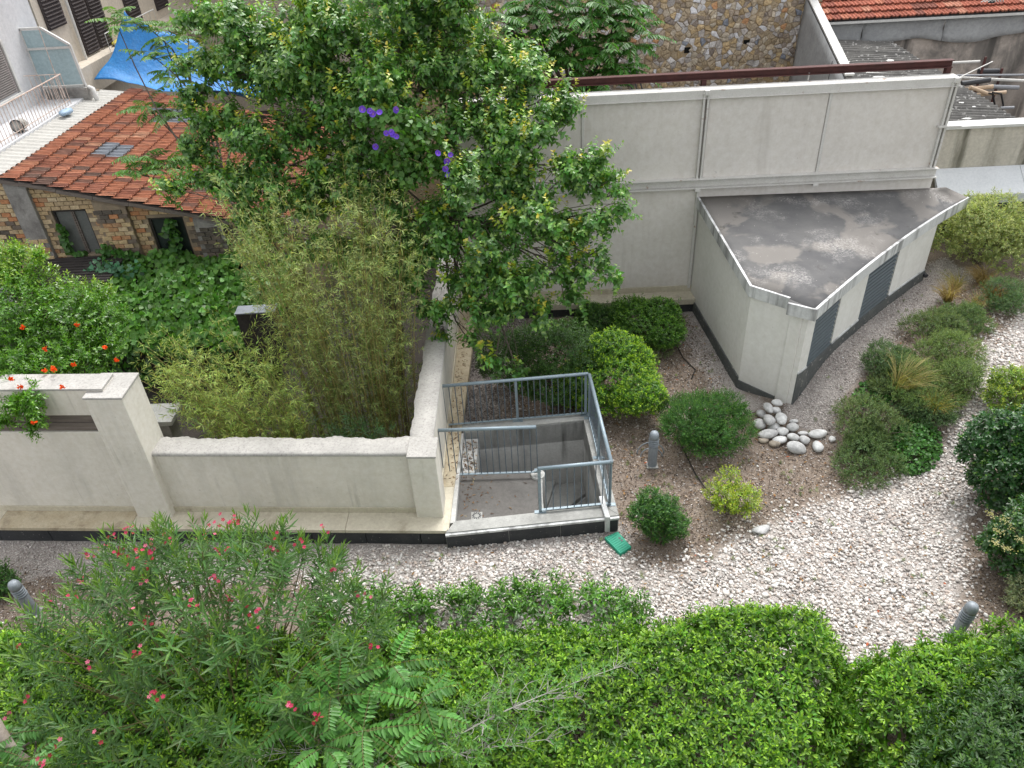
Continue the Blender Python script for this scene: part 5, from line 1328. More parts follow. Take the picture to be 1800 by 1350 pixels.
shrub('silver_shrub', 'small silver-grey plant at the right edge below the cream flowers', 'shrub', (1778, 1850, 1020, 1085), 260, 9, .10, .05, .016, 65, 25, (0.17, 0.21, 0.15), (0.26, 0.30, 0.22), .4, mat='leaf_matt')
shrub('bushy_shrub', 'dark shrub at the far left edge of the gravel', 'shrub', (-60, 22, 985, 1062), 300, 9, .10, .06, .02, 75, 25, (0.030, 0.09, 0.022), (0.07, 0.16, 0.03), .3)
# low grey-green mats between building gravel and path
mats = [((1478, 1590, 696, 790), 'feathery grey-green mat nearest the pebble pile'), ((1482, 1600, 768, 850), 'grey-green mat at the lower tip of the planted bed'), ((1528, 1612, 596, 662), 'dark mat at the gravel edge facing the first louvre'),
        ((1590, 1700, 660, 735), 'green mat behind the golden grass tuft beside path'), ((1630, 1742, 570, 660), 'wide green mat halfway up the bed beside path'), ((1605, 1700, 530, 600), 'dark green mat above the bare mulch hollow'),
        ((1660, 1740, 525, 585), 'green mat just below the brown grass tufts'), ((1735, 1835, 480, 560), 'grey mat at the top of bed near the right edge'), ((1560, 1660, 620, 690), 'short green mat in the middle of the bed'), ((1640, 1735, 622, 700), 'green mat spilling onto the path beside the upright grass'),
        ((1545, 1635, 648, 705), 'mat right behind the tall golden grass'), ((1488, 1560, 735, 800), 'small mat facing the cobble pile'), ((1600, 1690, 690, 752), 'mat around the foot of the upright grass')]
for i, (bx_, lb) in enumerate(mats):
    if i == 0: LEAF_GAIN = np.array([1.8, 1.58, 1.6])
    g_ = np.array([(0.062, 0.105, 0.040), (0.052, 0.098, 0.036), (0.045, 0.090, 0.038), (0.068, 0.125, 0.038), (0.070, 0.120, 0.040)][i % 5])
    bx_ = (bx_[0] - 2, bx_[1] + 2, bx_[2], bx_[3] + 2); shrub('juniper_mat', lb, 'shrub', bx_, 1000, 9, .09, .035, .012, 50, 20, g_, g_ * np.array([1.7, 1.5, 1.5]), .4, mat='leaf_matt', templ='quad', group='low feathery mats in the planted bed', nl=16, lump=.40, upmix=.5, bright=.28, hscale=.82, wild=True)
LEAF_GAIN = np.array([1.38, 1.34, 1.05])
# ivy ground cover between the mats
def ivy_patch(T, P, N, L, col, spread=.35, mat='leaf'):
    LV = Leaves(); n = len(P)
    D = unit(np.column_stack([rng.normal(0, 1, n), rng.normal(0, 1, n) - .3, rng.normal(0, .3, n) - .5]))
    c_ = LEAF_GAIN * np.asarray(col) * np.exp(rng.normal(0, .25, (n, 1))) * np.exp(rng.normal(0, .1, (n, 3)) * np.array([1, .3, 1]))
    sz = L * rng.uniform(.65, 1.25, n)
    LV.add(P, D, unit(N + rng.normal(0, spread, (n, 3))), sz, sz * rng.uniform(.85, 1.05, n), np.clip(c_, .004, .8), 'ivy', .12, .15)
    LV.build('foliage', T, mat)
for (x0, x1, y0, y1, nn, lb, hh) in ((1555, 1655, 735, 838, 1500, 'patch of dark shiny ivy between the lowest mats and path', .22), (1500, 1580, 668, 720, 420, 'thin ivy trailing at the foot of golden grass', .08), (1735, 1800, 512, 545, 350, 'bright green clover-like patch by the top mat', .12)):
    c = GT((x0 + x1) / 2, (y0 + y1) / 2); T = thing('ground_ivy', lb, 'ivy', c)
    us = rng.uniform(0, 1, (nn * 2, 2)) * 2 - 1; us = us[(us ** 2).sum(1) < 1][:nn]
    P = np.array([GT((x0 + x1) / 2 + a_ * (x1 - x0) / 2, (y0 + y1) / 2 + b_ * (y1 - y0) / 2) for a_, b_ in us])
    P[:, 2] += hh * (1 - (us ** 2).sum(1)) ** .5 * rng.uniform(.35, 1.1, len(P)) + .02
    ivy_patch(T, P, np.tile([0, -.25, 1.0], (len(P), 1)), .055, (0.045, 0.13, 0.030))
    mb = MB()
    for k in range(6): limb(mb, P[rng.integers(len(P))] - [0, 0, .03], P[rng.integers(len(P))] - [0, 0, .03], .006, .004, .1, 5, 4)
    mb.build('stems', M['bark'], T)
# feather grass tufts
def tuft(name, label, u, v, n, L, col, col2, lean=(0, 0), spread=.5):
    c = GT(u, v); T = thing(name, label, 'grass tuft', c, 'feather grass tufts in the planted bed')
    a = rng.uniform(0, 6.283, n); s_ = rng.uniform(0.05, spread, n); d0 = unit(np.column_stack([np.cos(a) * s_ + lean[0], np.sin(a) * s_ + lean[1], np.ones(n)]))
    d1 = unit(d0 + np.column_stack([np.cos(a) * s_ * 1.5 + lean[0] * 1.6, np.sin(a) * s_ * 1.5 + lean[1] * 1.6, np.full(n, -.9)]))
    ll = L * rng.uniform(.55, 1.15, n)[:, None]; b0 = c + np.column_stack([np.cos(a), np.sin(a), np.zeros(n)]) * rng.uniform(0, .07, (n, 1))
    side = unit(np.cross(d0, rng.normal(0, 1, (n, 3)))) * .0035
    p1 = b0 + d0 * ll * .55; p2 = p1 + unit(d0 + d1) * ll * .28; p3 = p2 + d1 * ll * .3
    V = np.stack([b0 - side, b0 + side, p1 - side, p1 + side, p2 - side * .7, p2 + side * .7, p3], 1).reshape(-1, 3)
    i = np.arange(n)[:, None] * 7; F = np.concatenate([i + np.array([[0, 1, 3]]), i + np.array([[0, 3, 2]]), i + np.array([[2, 3, 5]]), i + np.array([[2, 5, 4]]), i + np.array([[4, 5, 6]])], 0)
    f = rng.random((n, 1)); t = np.repeat((np.asarray(col) * (1 - f) + np.asarray(col2) * f) * rng.uniform(.75, 1.25, (n, 1)), 7, axis=0)
    build('blades', V, F, M['leaf_matt'], T, tint=t)
straw, olive, brownish = (.40, .33, .15), (.16, .17, .05), (.24, .15, .07)
tuft('grass_tuft', 'tall golden grass tuft leaning right in the middle of the bed', 1572, 700, 330, .95, straw, olive, (.35, .1), .5)
tuft('grass_tuft', 'upright yellow-green grass tuft at the path edge', 1637, 735, 230, .62, (.34, .28, .08), olive, (.05, 0), .38)
tuft('grass_tuft', 'brown drooping grass tuft nearest the gravel by the second louvre', 1665, 530, 260, .55, brownish, straw, (-.15, -.1), .7)
tuft('grass_tuft', 'largest brown grass tuft below the silvery bush', 1725, 500, 300, .60, brownish, straw, (-.35, -.1), .6)
tuft('grass_tuft', 'reddish brown grass tuft beside the grey top mat', 1738, 530, 240, .55, brownish, (.3, .17, .06), (-.1, -.2), .6)
tuft('grass_tuft', 'brown grass wisp behind the wide green mat', 1712, 545, 150, .45, brownish, straw, (0, -.1), .6)
tuft('grass_tuft', 'pale grass wisps beside the gravel strip, behind the pair of brown tufts', 1680, 508, 160, .5, straw, olive, (-.2, .1), .8)
tuft('grass_tuft', 'orange-brown grass tuft at the right edge of the picture', 1795, 700, 220, .5, (.30, .18, .05), straw, (0, 0), .6)

# ================================================================== OLEANDER
oc = np.array([-4.15, 5.75, 0.0])
T = thing('oleander', 'tall leggy oleander with small red flowers in front of the hedge', 'shrub', oc)
n = 320; a = rng.uniform(0, 6.283, n); r = rng.random(n) ** .55
tipx = oc[0] + np.cos(a) * r * 2.45; tipy = oc[1] + np.sin(a) * r * 1.75
tz = (1.15 + 2.1 * np.sqrt(np.clip(1 - r ** 2 * .86, 0, 1))) * rng.uniform(.80, 1.04, n)
tips = np.column_stack([tipx, tipy, tz])
basep = oc + np.column_stack([np.cos(a) * .3 * r, np.sin(a) * .3 * r, np.zeros(n)])
A = unit(unit(tips - basep - np.array([0, 0, .2])) + np.array([0, 0, .7]) + rng.normal(0, .18, (n, 3)))
LV = Leaves()
shoots(LV, tips - A * .42, A, 22, .42, .190, .030, 80, 20, (0.044, 0.104, 0.028), (0.11, 0.195, 0.045), .35, bright=.2, templ='lance', curl=.08, fold=.15)
low = rng.random(n) < .3
shoots(LV, (tips - A * .85)[low], A[low], 18, .40, .15, .024, 88, 45, (0.036, 0.088, 0.024), bright=.2, templ='lance', curl=.1)
LV.build('foliage', T, 'leaf')
mb = MB()
for i in range(0, n, 4):
    limb(mb, basep[i] + [0, 0, -.02], tips[i] - A[i] * .3, .016, .006, .06, 5, 5)
mb.build('stems', M['stem_green'], T)
LV = Leaves()
sel = rng.choice(n, 50, replace=False)
for i in sel:
    for q in range(rng.integers(2, 7)):
        p = tips[i] + A[i] * .05 + rng.normal(0, .045, 3); ax_ = unit(np.array([0, -.3, 1]) + rng.normal(0, .4, 3)); az = np.arange(5) * 1.257 + rng.uniform(0, 6)
        u_ = unit(np.cross(ax_, [0.3, 1, 0.2])); v_ = np.cross(ax_, u_); D = u_ * np.cos(az)[:, None] + v_ * np.sin(az)[:, None] + ax_ * .35
        cl = np.array([[.48, .035, .11], [.60, .14, .24], [.34, .02, .05]][rng.choice(3, p=[.5, .25, .25])]) * rng.uniform(.8, 1.2)
        LV.add(np.tile(p, (5, 1)), D, np.tile(ax_, (5, 1)), np.full(5, .026), np.full(5, .017), np.tile(cl, (5, 1)), 'obov', .1, .1)
LV.build('blossoms', T, 'petal')

# ================================================================== PINNATE-LEAVED SAPLINGS
def pinnate(LV, mb, base, d, L, npair, lf, col, droop=.6, curl=.2):
    d = unit(np.asarray(d, float)); side = unit(np.cross(d, [0, 0, 1.0]) + 1e-6); pts = []
    for t in np.linspace(0, 1, 7): pts.append(base + d * L * t + np.array([0, 0, -droop * L * t * t * .5]))
    pts = np.array(pts); mb.tube(pts, list(np.linspace(.0045, .002, 7)), 4, False)
    t = np.linspace(.16, .97, npair); seg_ = np.column_stack([np.interp(t, np.linspace(0, 1, 7), pts[:, k]) for k in range(3)])
    tan = unit(np.gradient(seg_, axis=0)); s = rng.uniform(.85, 1.1, npair) * np.sin(np.clip(t * 3.3, .6, 2.75)) ** .6
    for sg in (-1, 1):
        D = unit(side * sg * .9 + tan * .45 + np.array([0, 0, -.28]) + rng.normal(0, .1, (npair, 3)))
        c_ = LEAF_GAIN * np.asarray(col) * np.exp(rng.normal(0, .16, (npair, 1))) * np.exp(rng.normal(0, .06, (npair, 3)))
        LV.add(seg_, D, np.tile([0, 0, 1.0], (npair, 1)), lf * s, lf * .40 * s, c_, 'lance', .3, curl)
def ailanthus(name, label, base, tips, nleaf, L, npair, lf, col, trunk_r=.06, droop=.7, group=None, bark='bark', fork=None):
    T = thing(name, label, 'tree', base, group); mb = MB(); LV = Leaves(); mr = MB()
    base = np.asarray(base, float); tc = np.mean(tips, axis=0); fork = tc * .55 + base * .45 if fork is None else np.asarray(fork)
    limb(mb, base, fork, trunk_r, trunk_r * .7, .05, 6, 8)
    for p in tips:
        limb(mb, fork, p, trunk_r * .5, .010, .08, 6, 6)
        for q in range(nleaf):
            a_ = q * 2.4 + rng.uniform(0, .8); up = rng.uniform(.15, .9)
            pinnate(LV, mr, p - np.array([0, 0, .02 * q]) + rng.normal(0, .04, 3), (math.cos(a_), math.sin(a_), up), L * rng.uniform(.7, 1.1), npair, lf, np.asarray(col) * rng.uniform(.8, 1.25), droop * rng.uniform(.7, 1.4))
    mb.build('trunk', M[bark], T); LV.build('foliage', T, 'leaf'); mr.build('leaf_stalks', M['stem_green'], T)
    return T
tips = [G(u, v, z) for u, v, z in ((590, 1215, 1.9), (690, 1175, 1.8), (740, 1235, 1.75), (640, 1280, 1.8), (560, 1300, 1.75), (690, 1330, 1.7), (520, 1240, 1.7))]
ailanthus('ailanthus_sapling', 'young pinnate-leaved sapling with long fern-like leaves rising from the hedge', (G(640, 1330, 0)[0], G(640, 1330, 0)[1] - .2, 0), tips, 7, .66, 11, .14, (0.060, 0.165, 0.04), .025, .7)
tips = [G(u, v, 1.9) for u, v in ((20, 1290), (60, 1330), (-20, 1340))]
ailanthus('ailanthus_sapling', 'pinnate-leaved sapling in the bottom left corner beside a bare pale trunk', (G(10, 1345, 0)[0], G(10, 1345, 0)[1], 0), tips, 6, .5, 10, .11, (0.055, 0.15, 0.04), .025, .7)
# twiggy shrub with pale bare branches in front of hedge
T = thing('twiggy_shrub', 'straggly shrub with pale bare twigs sprawling over the hedge front', 'shrub', (*G(760, 1345, 0)[:2], 0))
mb = MB(); LV = Leaves(); ends = []
root = G(720, 1348, .9)
for (u, v, z) in ((560, 1310, 1.5), (450, 1330, 1.5), (860, 1265, 1.6), (1010, 1225, 1.6), (960, 1300, 1.5), (1080, 1175, 1.6), (900, 1205, 1.6), (820, 1330, 1.5), (620, 1345, 1.5)):
    e = G(u, v, z); pts = limb(mb, root, e, .009, .003, .10, 8, 5)
    for p in pts[3:]:
        for q in range(6):
            d = unit(rng.normal(0, 1, 3) + unit(e - root) * 1.3 + np.array([0, 0, .5])); e2 = p + d * rng.uniform(.12, .4); limb(mb, p, e2, .004, .002, .1, 4, 4)
            ends.append((e2, d))
mb.build('stems', M['twig_grey'], T)
E_ = np.array([e for e, d in ends]); D_ = np.array([d for e, d in ends]); kp = rng.random(len(E_)) < .97
shoots(LV, E_[kp] - D_[kp] * .05, D_[kp] + [0, 0, .4], 9, .13, .085, .024, 75, 25, (0.060, 0.150, 0.035), (0.12, 0.24, 0.05), .4, templ='lance'); LV.build('foliage', T, 'leaf')
# bare pale trunk, bottom left corner
a0 = G(55, 1352, 1.6); T = thing('bare_trunk', 'smooth bare pale curved trunk cut by the bottom left corner', 'trunk', (a0[0], a0[1], 0))
mb = MB(); mb.tube([np.array([a0[0] + .12, a0[1] - .25, 0]), np.array([a0[0] + .1, a0[1] - .12, .9]), G(62, 1350, 1.62), G(25, 1325, 1.85), G(3, 1290, 2.1), G(-30, 1230, 2.5), G(-70, 1180, 2.9)], [.075, .07, .06, .058, .055, .05, .045], 12); mb.build('stem', M['bark_pale'], T, smooth=True)

# ================================================================== LARGE TREE
clumps = [(430, 70, 15.6, .8), (515, 35, 15.6, 1.0), (620, 40, 15.6, 1.05), (720, 30, 15.6, 1.1), (820, 40, 15.6, 1.0), (895, 85, 15.6, .75), (360, 35, 15.8, .45),
          (470, 150, 15.1, .85), (560, 135, 15.0, 1), (655, 130, 14.9, 1.0), (750, 125, 14.8, 1.0), (850, 150, 14.9, .8), (930, 160, 14.6, .5), (985, 165, 14.4, .3),
          (425, 235, 14.7, .7), (500, 245, 14.6, .8), (370, 205, 15.0, .42), (400, 300, 14.5, .5), (590, 225, 14.6, .7), (790, 225, 14.3, .75), (880, 245, 14.1, .75), (965, 225, 14.1, .5), (1000, 195, 14.2, .25),
          (480, 325, 14.3, .55), (560, 305, 14.4, .45), (830, 315, 13.8, .8), (920, 320, 13.7, .75), (1000, 300, 13.7, .5), (1055, 275, 13.7, .3), (1050, 330, 13.6, .42), (1092, 370, 13.5, .26), (1060, 400, 13.4, .24),
          (760, 395, 13.6, .7), (850, 400, 13.3, .8), (950, 400, 13.2, .72), (1020, 395, 13.2, .45), (720, 470, 13.3, .55), (800, 490, 13.0, .7), (900, 480, 12.9, .7), (990, 470, 12.9, .5), (1060, 455, 13.0, .3), (1085, 490, 13.0, .18),
          (770, 555, 12.8, .42), (850, 550, 12.6, .5), (930, 540, 12.6, .42), (1010, 520, 12.8, .3), (830, 600, 12.4, .24), (870, 635, 12.1, .22), (910, 655, 11.9, .16), (300, 330, 15.2, .3), (440, 395, 14.3, .4), (640, 70, 16.2, 1.0), (780, 80, 16.2, 1.0), (470, 390, 14.5, .5), (550, 370, 14.5, .6), (640, 320, 14.4, .7), (620, 265, 14.6, .6), (705, 290, 14.2, .55), (690, 370, 14.2, .6), (530, 440, 14.4, .5), (610, 430, 14.4, .6), (700, 440, 14.0, .5), (440, 440, 14.8, .35), (370, 130, 15.6, .4), (345, 175, 15.5, .35), (360, 260, 15.0, .4), (350, 310, 15.0, .3), (320, 110, 15.8, .25), (400, 340, 14.8, .4)]
tb = np.array([-3.3, 15.2, -1.0])
T = thing('fruit_tree', 'large spreading tree with small glossy leaves overhanging the side wall', 'tree', tb)
LV = Leaves(); mb = MB()
forks = [np.array([-3.2, 15.1, 2.2]), np.array([-2.6, 14.8, 3.2]), np.array([-3.4, 15.2, 4.2]), np.array([-1.6, 14.4, 3.4]), np.array([-2.2, 15.0, 5.0])]
limb(mb, tb, forks[0], .20, .15, .04, 6, 10); limb(mb, forks[0], forks[1], .13, .09, .05, 5, 8); limb(mb, forks[0], forks[2], .13, .09, .05, 5, 8); limb(mb, forks[1], forks[3], .08, .06, .05, 5, 8); limb(mb, forks[2], forks[4], .08, .06, .05, 5, 8)
subc = []
for (u, v, Y, r) in clumps:
    c = GY(u, v, Y); subc.append((u, c, r * .55 if r > .3 else r, None))
    if r > .3:
        for q in sph(5): subc.append((u, c + q * r * rng.uniform(.62, .95) * np.array([1, 1, .85]), r * rng.uniform(.36, .52), c))
for (u, c, r, par) in subc:
    f = min(forks, key=lambda q: np.linalg.norm(q - c) + (0.8 if q[2] > c[2] else 0))
    pts = limb(mb, f, c, .030, .009, .10, 7, 5) if par is None else limb(mb, par, c, .009, .005, .12, 7, 4)
    nsub = int(3 + 8 * r)
    ns = int((150 if u > 780 else 165) * r ** 2 + 16 * r + 3)
    d = sph(ns); ra = rng.random((len(d), 1)) ** .5
    ra = ra * np.where(rng.random((len(d), 1)) < .12, rng.uniform(1.05, 1.4, (len(d), 1)), 1.0)
    P = c + d * ra * np.array([r, r * .95, r * .85])
    A = unit(d * .8 + np.array([0, -.1, .25]) + rng.normal(0, .45, d.shape))
    for q in range(min(nsub, len(P))): limb(mb, pts[rng.integers(3, 7)], P[q], .010, .004, .1, 4, 4)
    yng = rng.random(len(P)) < .10
    yng &= (P[:, 2] > c[2] - .1 * r)
    shoots(LV, P[~yng] - A[~yng] * .14, A[~yng], 12, .34, .108, .070, 85, 50, (0.074, 0.176, 0.050), (0.15, 0.255, 0.06), .25, droop=.42, bright=.32, templ='heart', curl=.22, fold=.3)
    if yng.any():
        A2 = unit(A[yng] + np.array([0, 0, .9]))
        shoots(LV, P[yng] - A2 * .1, A2, 14, .36, .100, .066, 85, 35, (0.19, 0.28, 0.035), (0.40, 0.34, 0.06), .35, droop=.35, bright=.2, templ='heart', curl=.22)
mb.build('trunk', M['bark'], T); LV.build('crown', T, 'leaf_gloss')
# morning glory climbing over it
c = GY(690, 215, 13.75)
T = thing('morning_glory', 'climbing vine with violet trumpet flowers draped over the tree', 'vine', c)
bl = [(GY(u, v, 13.7), np.array([r, r * .8, r * .7])) for u, v, r in ((650, 205, .28), (700, 220, .45), (740, 240, .4), (690, 270, .4), (770, 300, .3), (720, 310, .35))]
P, N = blobs_surface(bl, 900, .3); ivy_patch(T, P, N + [0, -.3, .4], .095, (0.055, 0.135, 0.028), .4)
mb = MB()
for k in range(8): limb(mb, bl[k % 6][0], bl[(k * 2 + 1) % 6][0], .01, .006, .15, 6, 5)
mb.build('stems', M['stem_green'], T)
for (u, v) in ((637, 192), (650, 195), (667, 197), (696, 193), (679, 234), (690, 236), (697, 240), (660, 258), (770, 269), (792, 272), (786, 284), (783, 297), (787, 307), (788, 330), (655, 200), (688, 232)):
    p = GY(u, v, 13.25); ax_ = unit(np.array([-p[0] * .05, -1, .55]) + rng.normal(0, .25, 3)); u_ = unit(np.cross(ax_, [0, 0, 1.0])); v_ = np.cross(ax_, u_); V = [p - ax_ * .06]; R_ = .055 * rng.uniform(.85, 1.15)
    for k in range(10):
        t = k * .6283; V.append(p + (u_ * math.cos(t) + v_ * math.sin(t)) * R_ * (1 + .06 * (k % 2)))
    for k in range(10):
        t = k * .6283; V.append(p - ax_ * .018 + (u_ * math.cos(t) + v_ * math.sin(t)) * R_ * .35)
    F = [(0, 11 + k, 11 + (k + 1) % 10) for k in range(10)] + [(11 + k, 1 + k, 1 + (k + 1) % 10, 11 + (k + 1) % 10) for k in range(10)]
    tt = np.tile(np.array([.16, .07, .62]) * rng.uniform(.75, 1.3), (21, 1)); tt[0] = (.5, .3, .6); build('flower', V, F, M['petal'], T, tint=tt)
# pinnate tree behind the panel wall, and a young one over the tiled roof
tips = [GY(u, v, Y) for u, v, Y in ((880, 30, 18.6), (930, 10, 18.8), (980, 40, 18.4), (1030, 15, 18.6), (1080, 25, 18.8), (1110, 60, 18.6), (1060, 80, 18.2), (1000, 100, 18.2), (1050, 135, 18.0), (1085, 110, 18.4), (960, 90, 18.5), (930, 60, 18.8), (1075, 180, 18.0), (1040, 205, 17.8), (1015, 60, 18.9), (1100, 5, 19), (960, -20, 19), (1050, -20, 19))]
ailanthus('ailanthus_tree', 'tall pinnate-leaved tree rising behind the panel wall against the stone house', (1.3, 19.4, -1), tips, 17, .95, 13, .19, (0.045, 0.135, 0.028), .12, .9, fork=(1.2, 19.0, 4.2))
tips = [GY(u, v, Y) for u, v, Y in ((235, 40, 18.5), (285, 62, 18.3), (330, 50, 18.5), (265, 95, 18.0), (365, 85, 18.2), (300, 130, 17.8), (255, 185, 17.4), (250, 275, 16.6), (290, 290, 16.4), (235, 300, 16.5), (330, 275, 16.6), (320, 320, 16.2), (200, 30, 18.8), (300, 195, 17.3))]
ailanthus('ailanthus_tree', 'slender pinnate-leaved tree reaching over the orange tiled roof', (-6.6, 16.8, -1), tips, 9, .72, 11, .165, (0.065, 0.155, 0.03), .06, .8, fork=(-6.7, 16.6, 3.6))
# ================================================================== BAMBOO
def bamboo(name, label, base, n, spread, H, lean, yl, twigs=30, top=.25, col=(0.17, 0.17, 0.055)):
    base = np.asarray(base, float); T = thing(name, label, 'bamboo', base); mb = MB(); Ps, As = [], []
    for i in range(n):
        a_ = rng.uniform(0, 6.283); r_ = rng.random() ** .5; b_ = base + np.array([math.cos(a_) * r_ * spread[0], math.sin(a_) * r_ * spread[1], 0]); hgt = H * rng.uniform(.62, 1.05)
        out = np.array([math.cos(a_) * yl + lean[0], math.sin(a_) * yl * .6 + lean[1], 0]) * hgt * rng.uniform(.12, .34)
        pts = [b_ + np.array([0, 0, hgt]) * t + out * t ** 2 - np.array([0, 0, .10 * hgt]) * t ** 4 for t in np.linspace(0, 1, 8)]
        mb.tube(pts, list(np.linspace(.011, .003, 8)), 5); pts = np.array(pts)
        for q in range(twigs):
            t = top + (1 - top) * rng.random() ** .8; p = np.array([np.interp(t, np.linspace(0, 1, 8), pts[:, k]) for k in range(3)])
            az = rng.uniform(0, 6.283); d = unit(np.array([math.cos(az), math.sin(az), rng.uniform(.2, 1.0)])); Ps.append(p + d * rng.uniform(.03, .28)); As.append(d)
    mb.build('culms', M['culm'], T); LV = Leaves()
    shoots(LV, np.array(Ps), np.array(As), 7, .13, .125, .0165, 60, 20, col, np.asarray(col) * 1.7, .4, droop=.25, bright=.3, hue=.14, templ='quad', curl=.12)
    LV.build('foliage', T, 'leaf_matt')
b = G(620, 770, -1.0); bamboo('bamboo_clump', 'tall dense olive bamboo clump behind the low white wall', (-3.35, 12.2, -1.0), 105, (1.05, .85), 6.5, (-.05, .0), .5, 52, .08, (0.142, 0.180, 0.076))
bamboo('bamboo_clump', 'shorter yellow-green bamboo leaning left beside the tall pillar', (-4.8, 11.1, -1.0), 74, (.75, .5), 4.0, (-.85, .08), .6, 40, .16, (0.172, 0.226, 0.078))
# ================================================================== IVY over the lean-to and wall
T = thing('ivy_mass', 'dense green ivy covering the lean-to below the brick wall', 'ivy', (-8.5, 16.8, 0))
n = 7500; X = rng.uniform(-11.2, -6.0, n); Y = rng.uniform(15.1, 18.45, n); q = np.column_stack([X, Y])
z = -.02 + (Y - 15.3) * .24 + .22 + .17 * wob(q, 1.5, 2) + .10 * wob(q, 4, 6) + rng.uniform(-.12, .06, n)
P = np.column_stack([X, Y, z]); ivy_patch(T, P, np.tile([0, -.75, .8], (n, 1)), .135, (0.060, 0.155, 0.026), .3)
def cl(T, u0, v0, u1, v1, wd, n, Y, L=.13, col=(0.045, 0.12, 0.03)):
    t = rng.random(n); P = np.array([GY(u0 + (u1 - u0) * q + rng.normal(0, wd), v0 + (v1 - v0) * q, Y - rng.uniform(.02, .14)) for q in t]); ivy_patch(T, P, np.tile([0, -1.0, .3], (n, 1)), L, col, .35)
n = 500; P = np.column_stack([rng.uniform(-11.0, -6.2, n), rng.uniform(15.0, 15.3, n), rng.uniform(-.75, .2, n)]); ivy_patch(T, P, np.tile([0, -1.0, .3], (n, 1)), .15, (0.04, 0.11, 0.028), .35)
V_ = thing('ivy_vine', 'ivy strand climbing through the green window of brick house', 'ivy', GY(310, 460, YH)); cl(V_, 298, 385, 312, 470, 6, 170, YH); cl(V_, 312, 440, 300, 475, 14, 110, YH)
V_ = thing('ivy_vine', 'ivy strand at the corner of the grey paned window', 'ivy', GY(120, 440, YH)); cl(V_, 105, 395, 122, 440, 3, 60, YH); cl(V_, 120, 443, 145, 446, 4, 50, YH)
V_ = thing('ivy_vine', 'ivy growing up the brick pier between the two windows', 'ivy', GY(190, 450, YH)); cl(V_, 180, 425, 190, 470, 6, 70, YH - .15); cl(V_, 205, 440, 235, 452, 10, 110, YH - .15)
T = thing('bramble', 'blue-green bramble patch at the top corner of the ivy', 'bramble', GY(195, 475, 18.0)); P = np.array([GY(rng.normal(195, 20), rng.normal(478, 9), 18 - rng.uniform(0, .4)) for _ in range(260)]); ivy_patch(T, P, np.tile([0, -.8, .6], (260, 1)), .12, (0.045, 0.13, 0.085), .35)
# ================================================================== POMEGRANATE
T = thing('pomegranate', 'pomegranate bush with orange-red flowers spilling over the tall wall', 'tree', (-8.6, 11.4, -1)); LV = Leaves(); mb = MB(); hub = np.array([-8.6, 11.4, 1.0]); limb(mb, (-8.6, 11.4, -1), hub, .07, .06, .05, 4, 8)
pc = [(50, 485, 12.0, .45), (15, 462, 12.2, .4), (110, 515, 12.0, .35), (165, 515, 12.0, .28), (30, 440, 12.2, .16), (68, 450, 12.1, .14), (30, 545, 11.5, .75), (115, 555, 11.5, .7), (175, 555, 11.6, .5), (60, 620, 11.0, .7), (140, 620, 11.0, .6), (185, 610, 11.2, .35), (30, 660, 10.4, .55), (90, 655, 10.5, .45), (10, 690, 9.9, .4), (70, 690, 9.75, .26), (25, 715, 9.35, .22), (60, 730, 9.25, .13), (50, 705, 9.4, .2), (58, 750, 9.22, .08), (5, 740, 9.3, .1), (-40, 620, 11, .8), (-30, 500, 12, .7)]
fl = []
for (u, v, Y, r) in pc:
    c = GY(u, v, Y); pts = limb(mb, hub, c, .025, .008, .08, 6, 5); ns = int(520 * r ** 2 + 60 * r + 12); d = sph(ns); P = c + d * (rng.random((len(d), 1)) ** .45) * np.array([r, r * .9, r * .8]); A = unit(d * .6 + np.array([0, 0, .5 if v < 690 else -.5]) + rng.normal(0, .4, d.shape))
    young = np.array([0.20, 0.30, 0.03]) if v < 520 else np.array([0.10, 0.22, 0.02])
    shoots(LV, P - A * .1, A, 13, .24, .078, .030, 70, 30, (0.055, 0.150, 0.014) if v > 520 else (0.085, 0.19, 0.02), young, .4, droop=.1, bright=.25, templ='quad'); fl += [P[i] for i in range(0, len(P), max(1, len(P) // 3))]
mb.build('trunk', M['bark'], T); LV.build('crown', T, 'leaf_gloss')
for (u, v, Y) in ((35, 680, 9.6), (80, 613, 10.35), (78, 650, 10.1), (93, 647, 10.1), (110, 680, 9.5), (185, 610, 10.9), (130, 640, 10.3), (20, 665, 9.8), (60, 742, 9.15), (40, 575, 10.8), (95, 650, 10.0), (135, 570, 11.0), (205, 632, 10.9)):
    p = GY(u, v, Y - .12); L2 = Leaves(); k = 14; D = unit(rng.normal(0, 1, (k, 3)) + [0, -.6, .1]); L2.add(np.tile(p, (k, 1)), D, rng.normal(0, 1, (k, 3)), np.full(k, .05), np.full(k, .038), np.tile([.75, .10, .02], (k, 1)) * rng.uniform(.7, 1.2, (k, 1)), 'obov', .3, .1); L2.build('flower', T, 'petal')
# small dark seedlings at the foot of the bamboo
T = thing('yard_shrub', 'dark spiky-leaved seedling at the foot of the bamboo', 'shrub', (-3.0, 10.6, -1.0)); LV = Leaves(); P = np.array([-3.15, 10.45, 1.1]) + rng.normal(0, .28, (70, 3)) * [1.3, .6, .5]; shoots(LV, P, unit(np.array([0, -.2, 1]) + rng.normal(0, .4, (70, 3))), 12, .15, .11, .016, 80, 30, (0.03, 0.075, 0.026), templ='lance'); LV.build('foliage', T, 'leaf'); mb = MB()
for p in P[::5]: limb(mb, (-3.15, 10.5, -1), p, .02, .006, .05, 4, 5)
mb.build('stems', M['bark'], T)
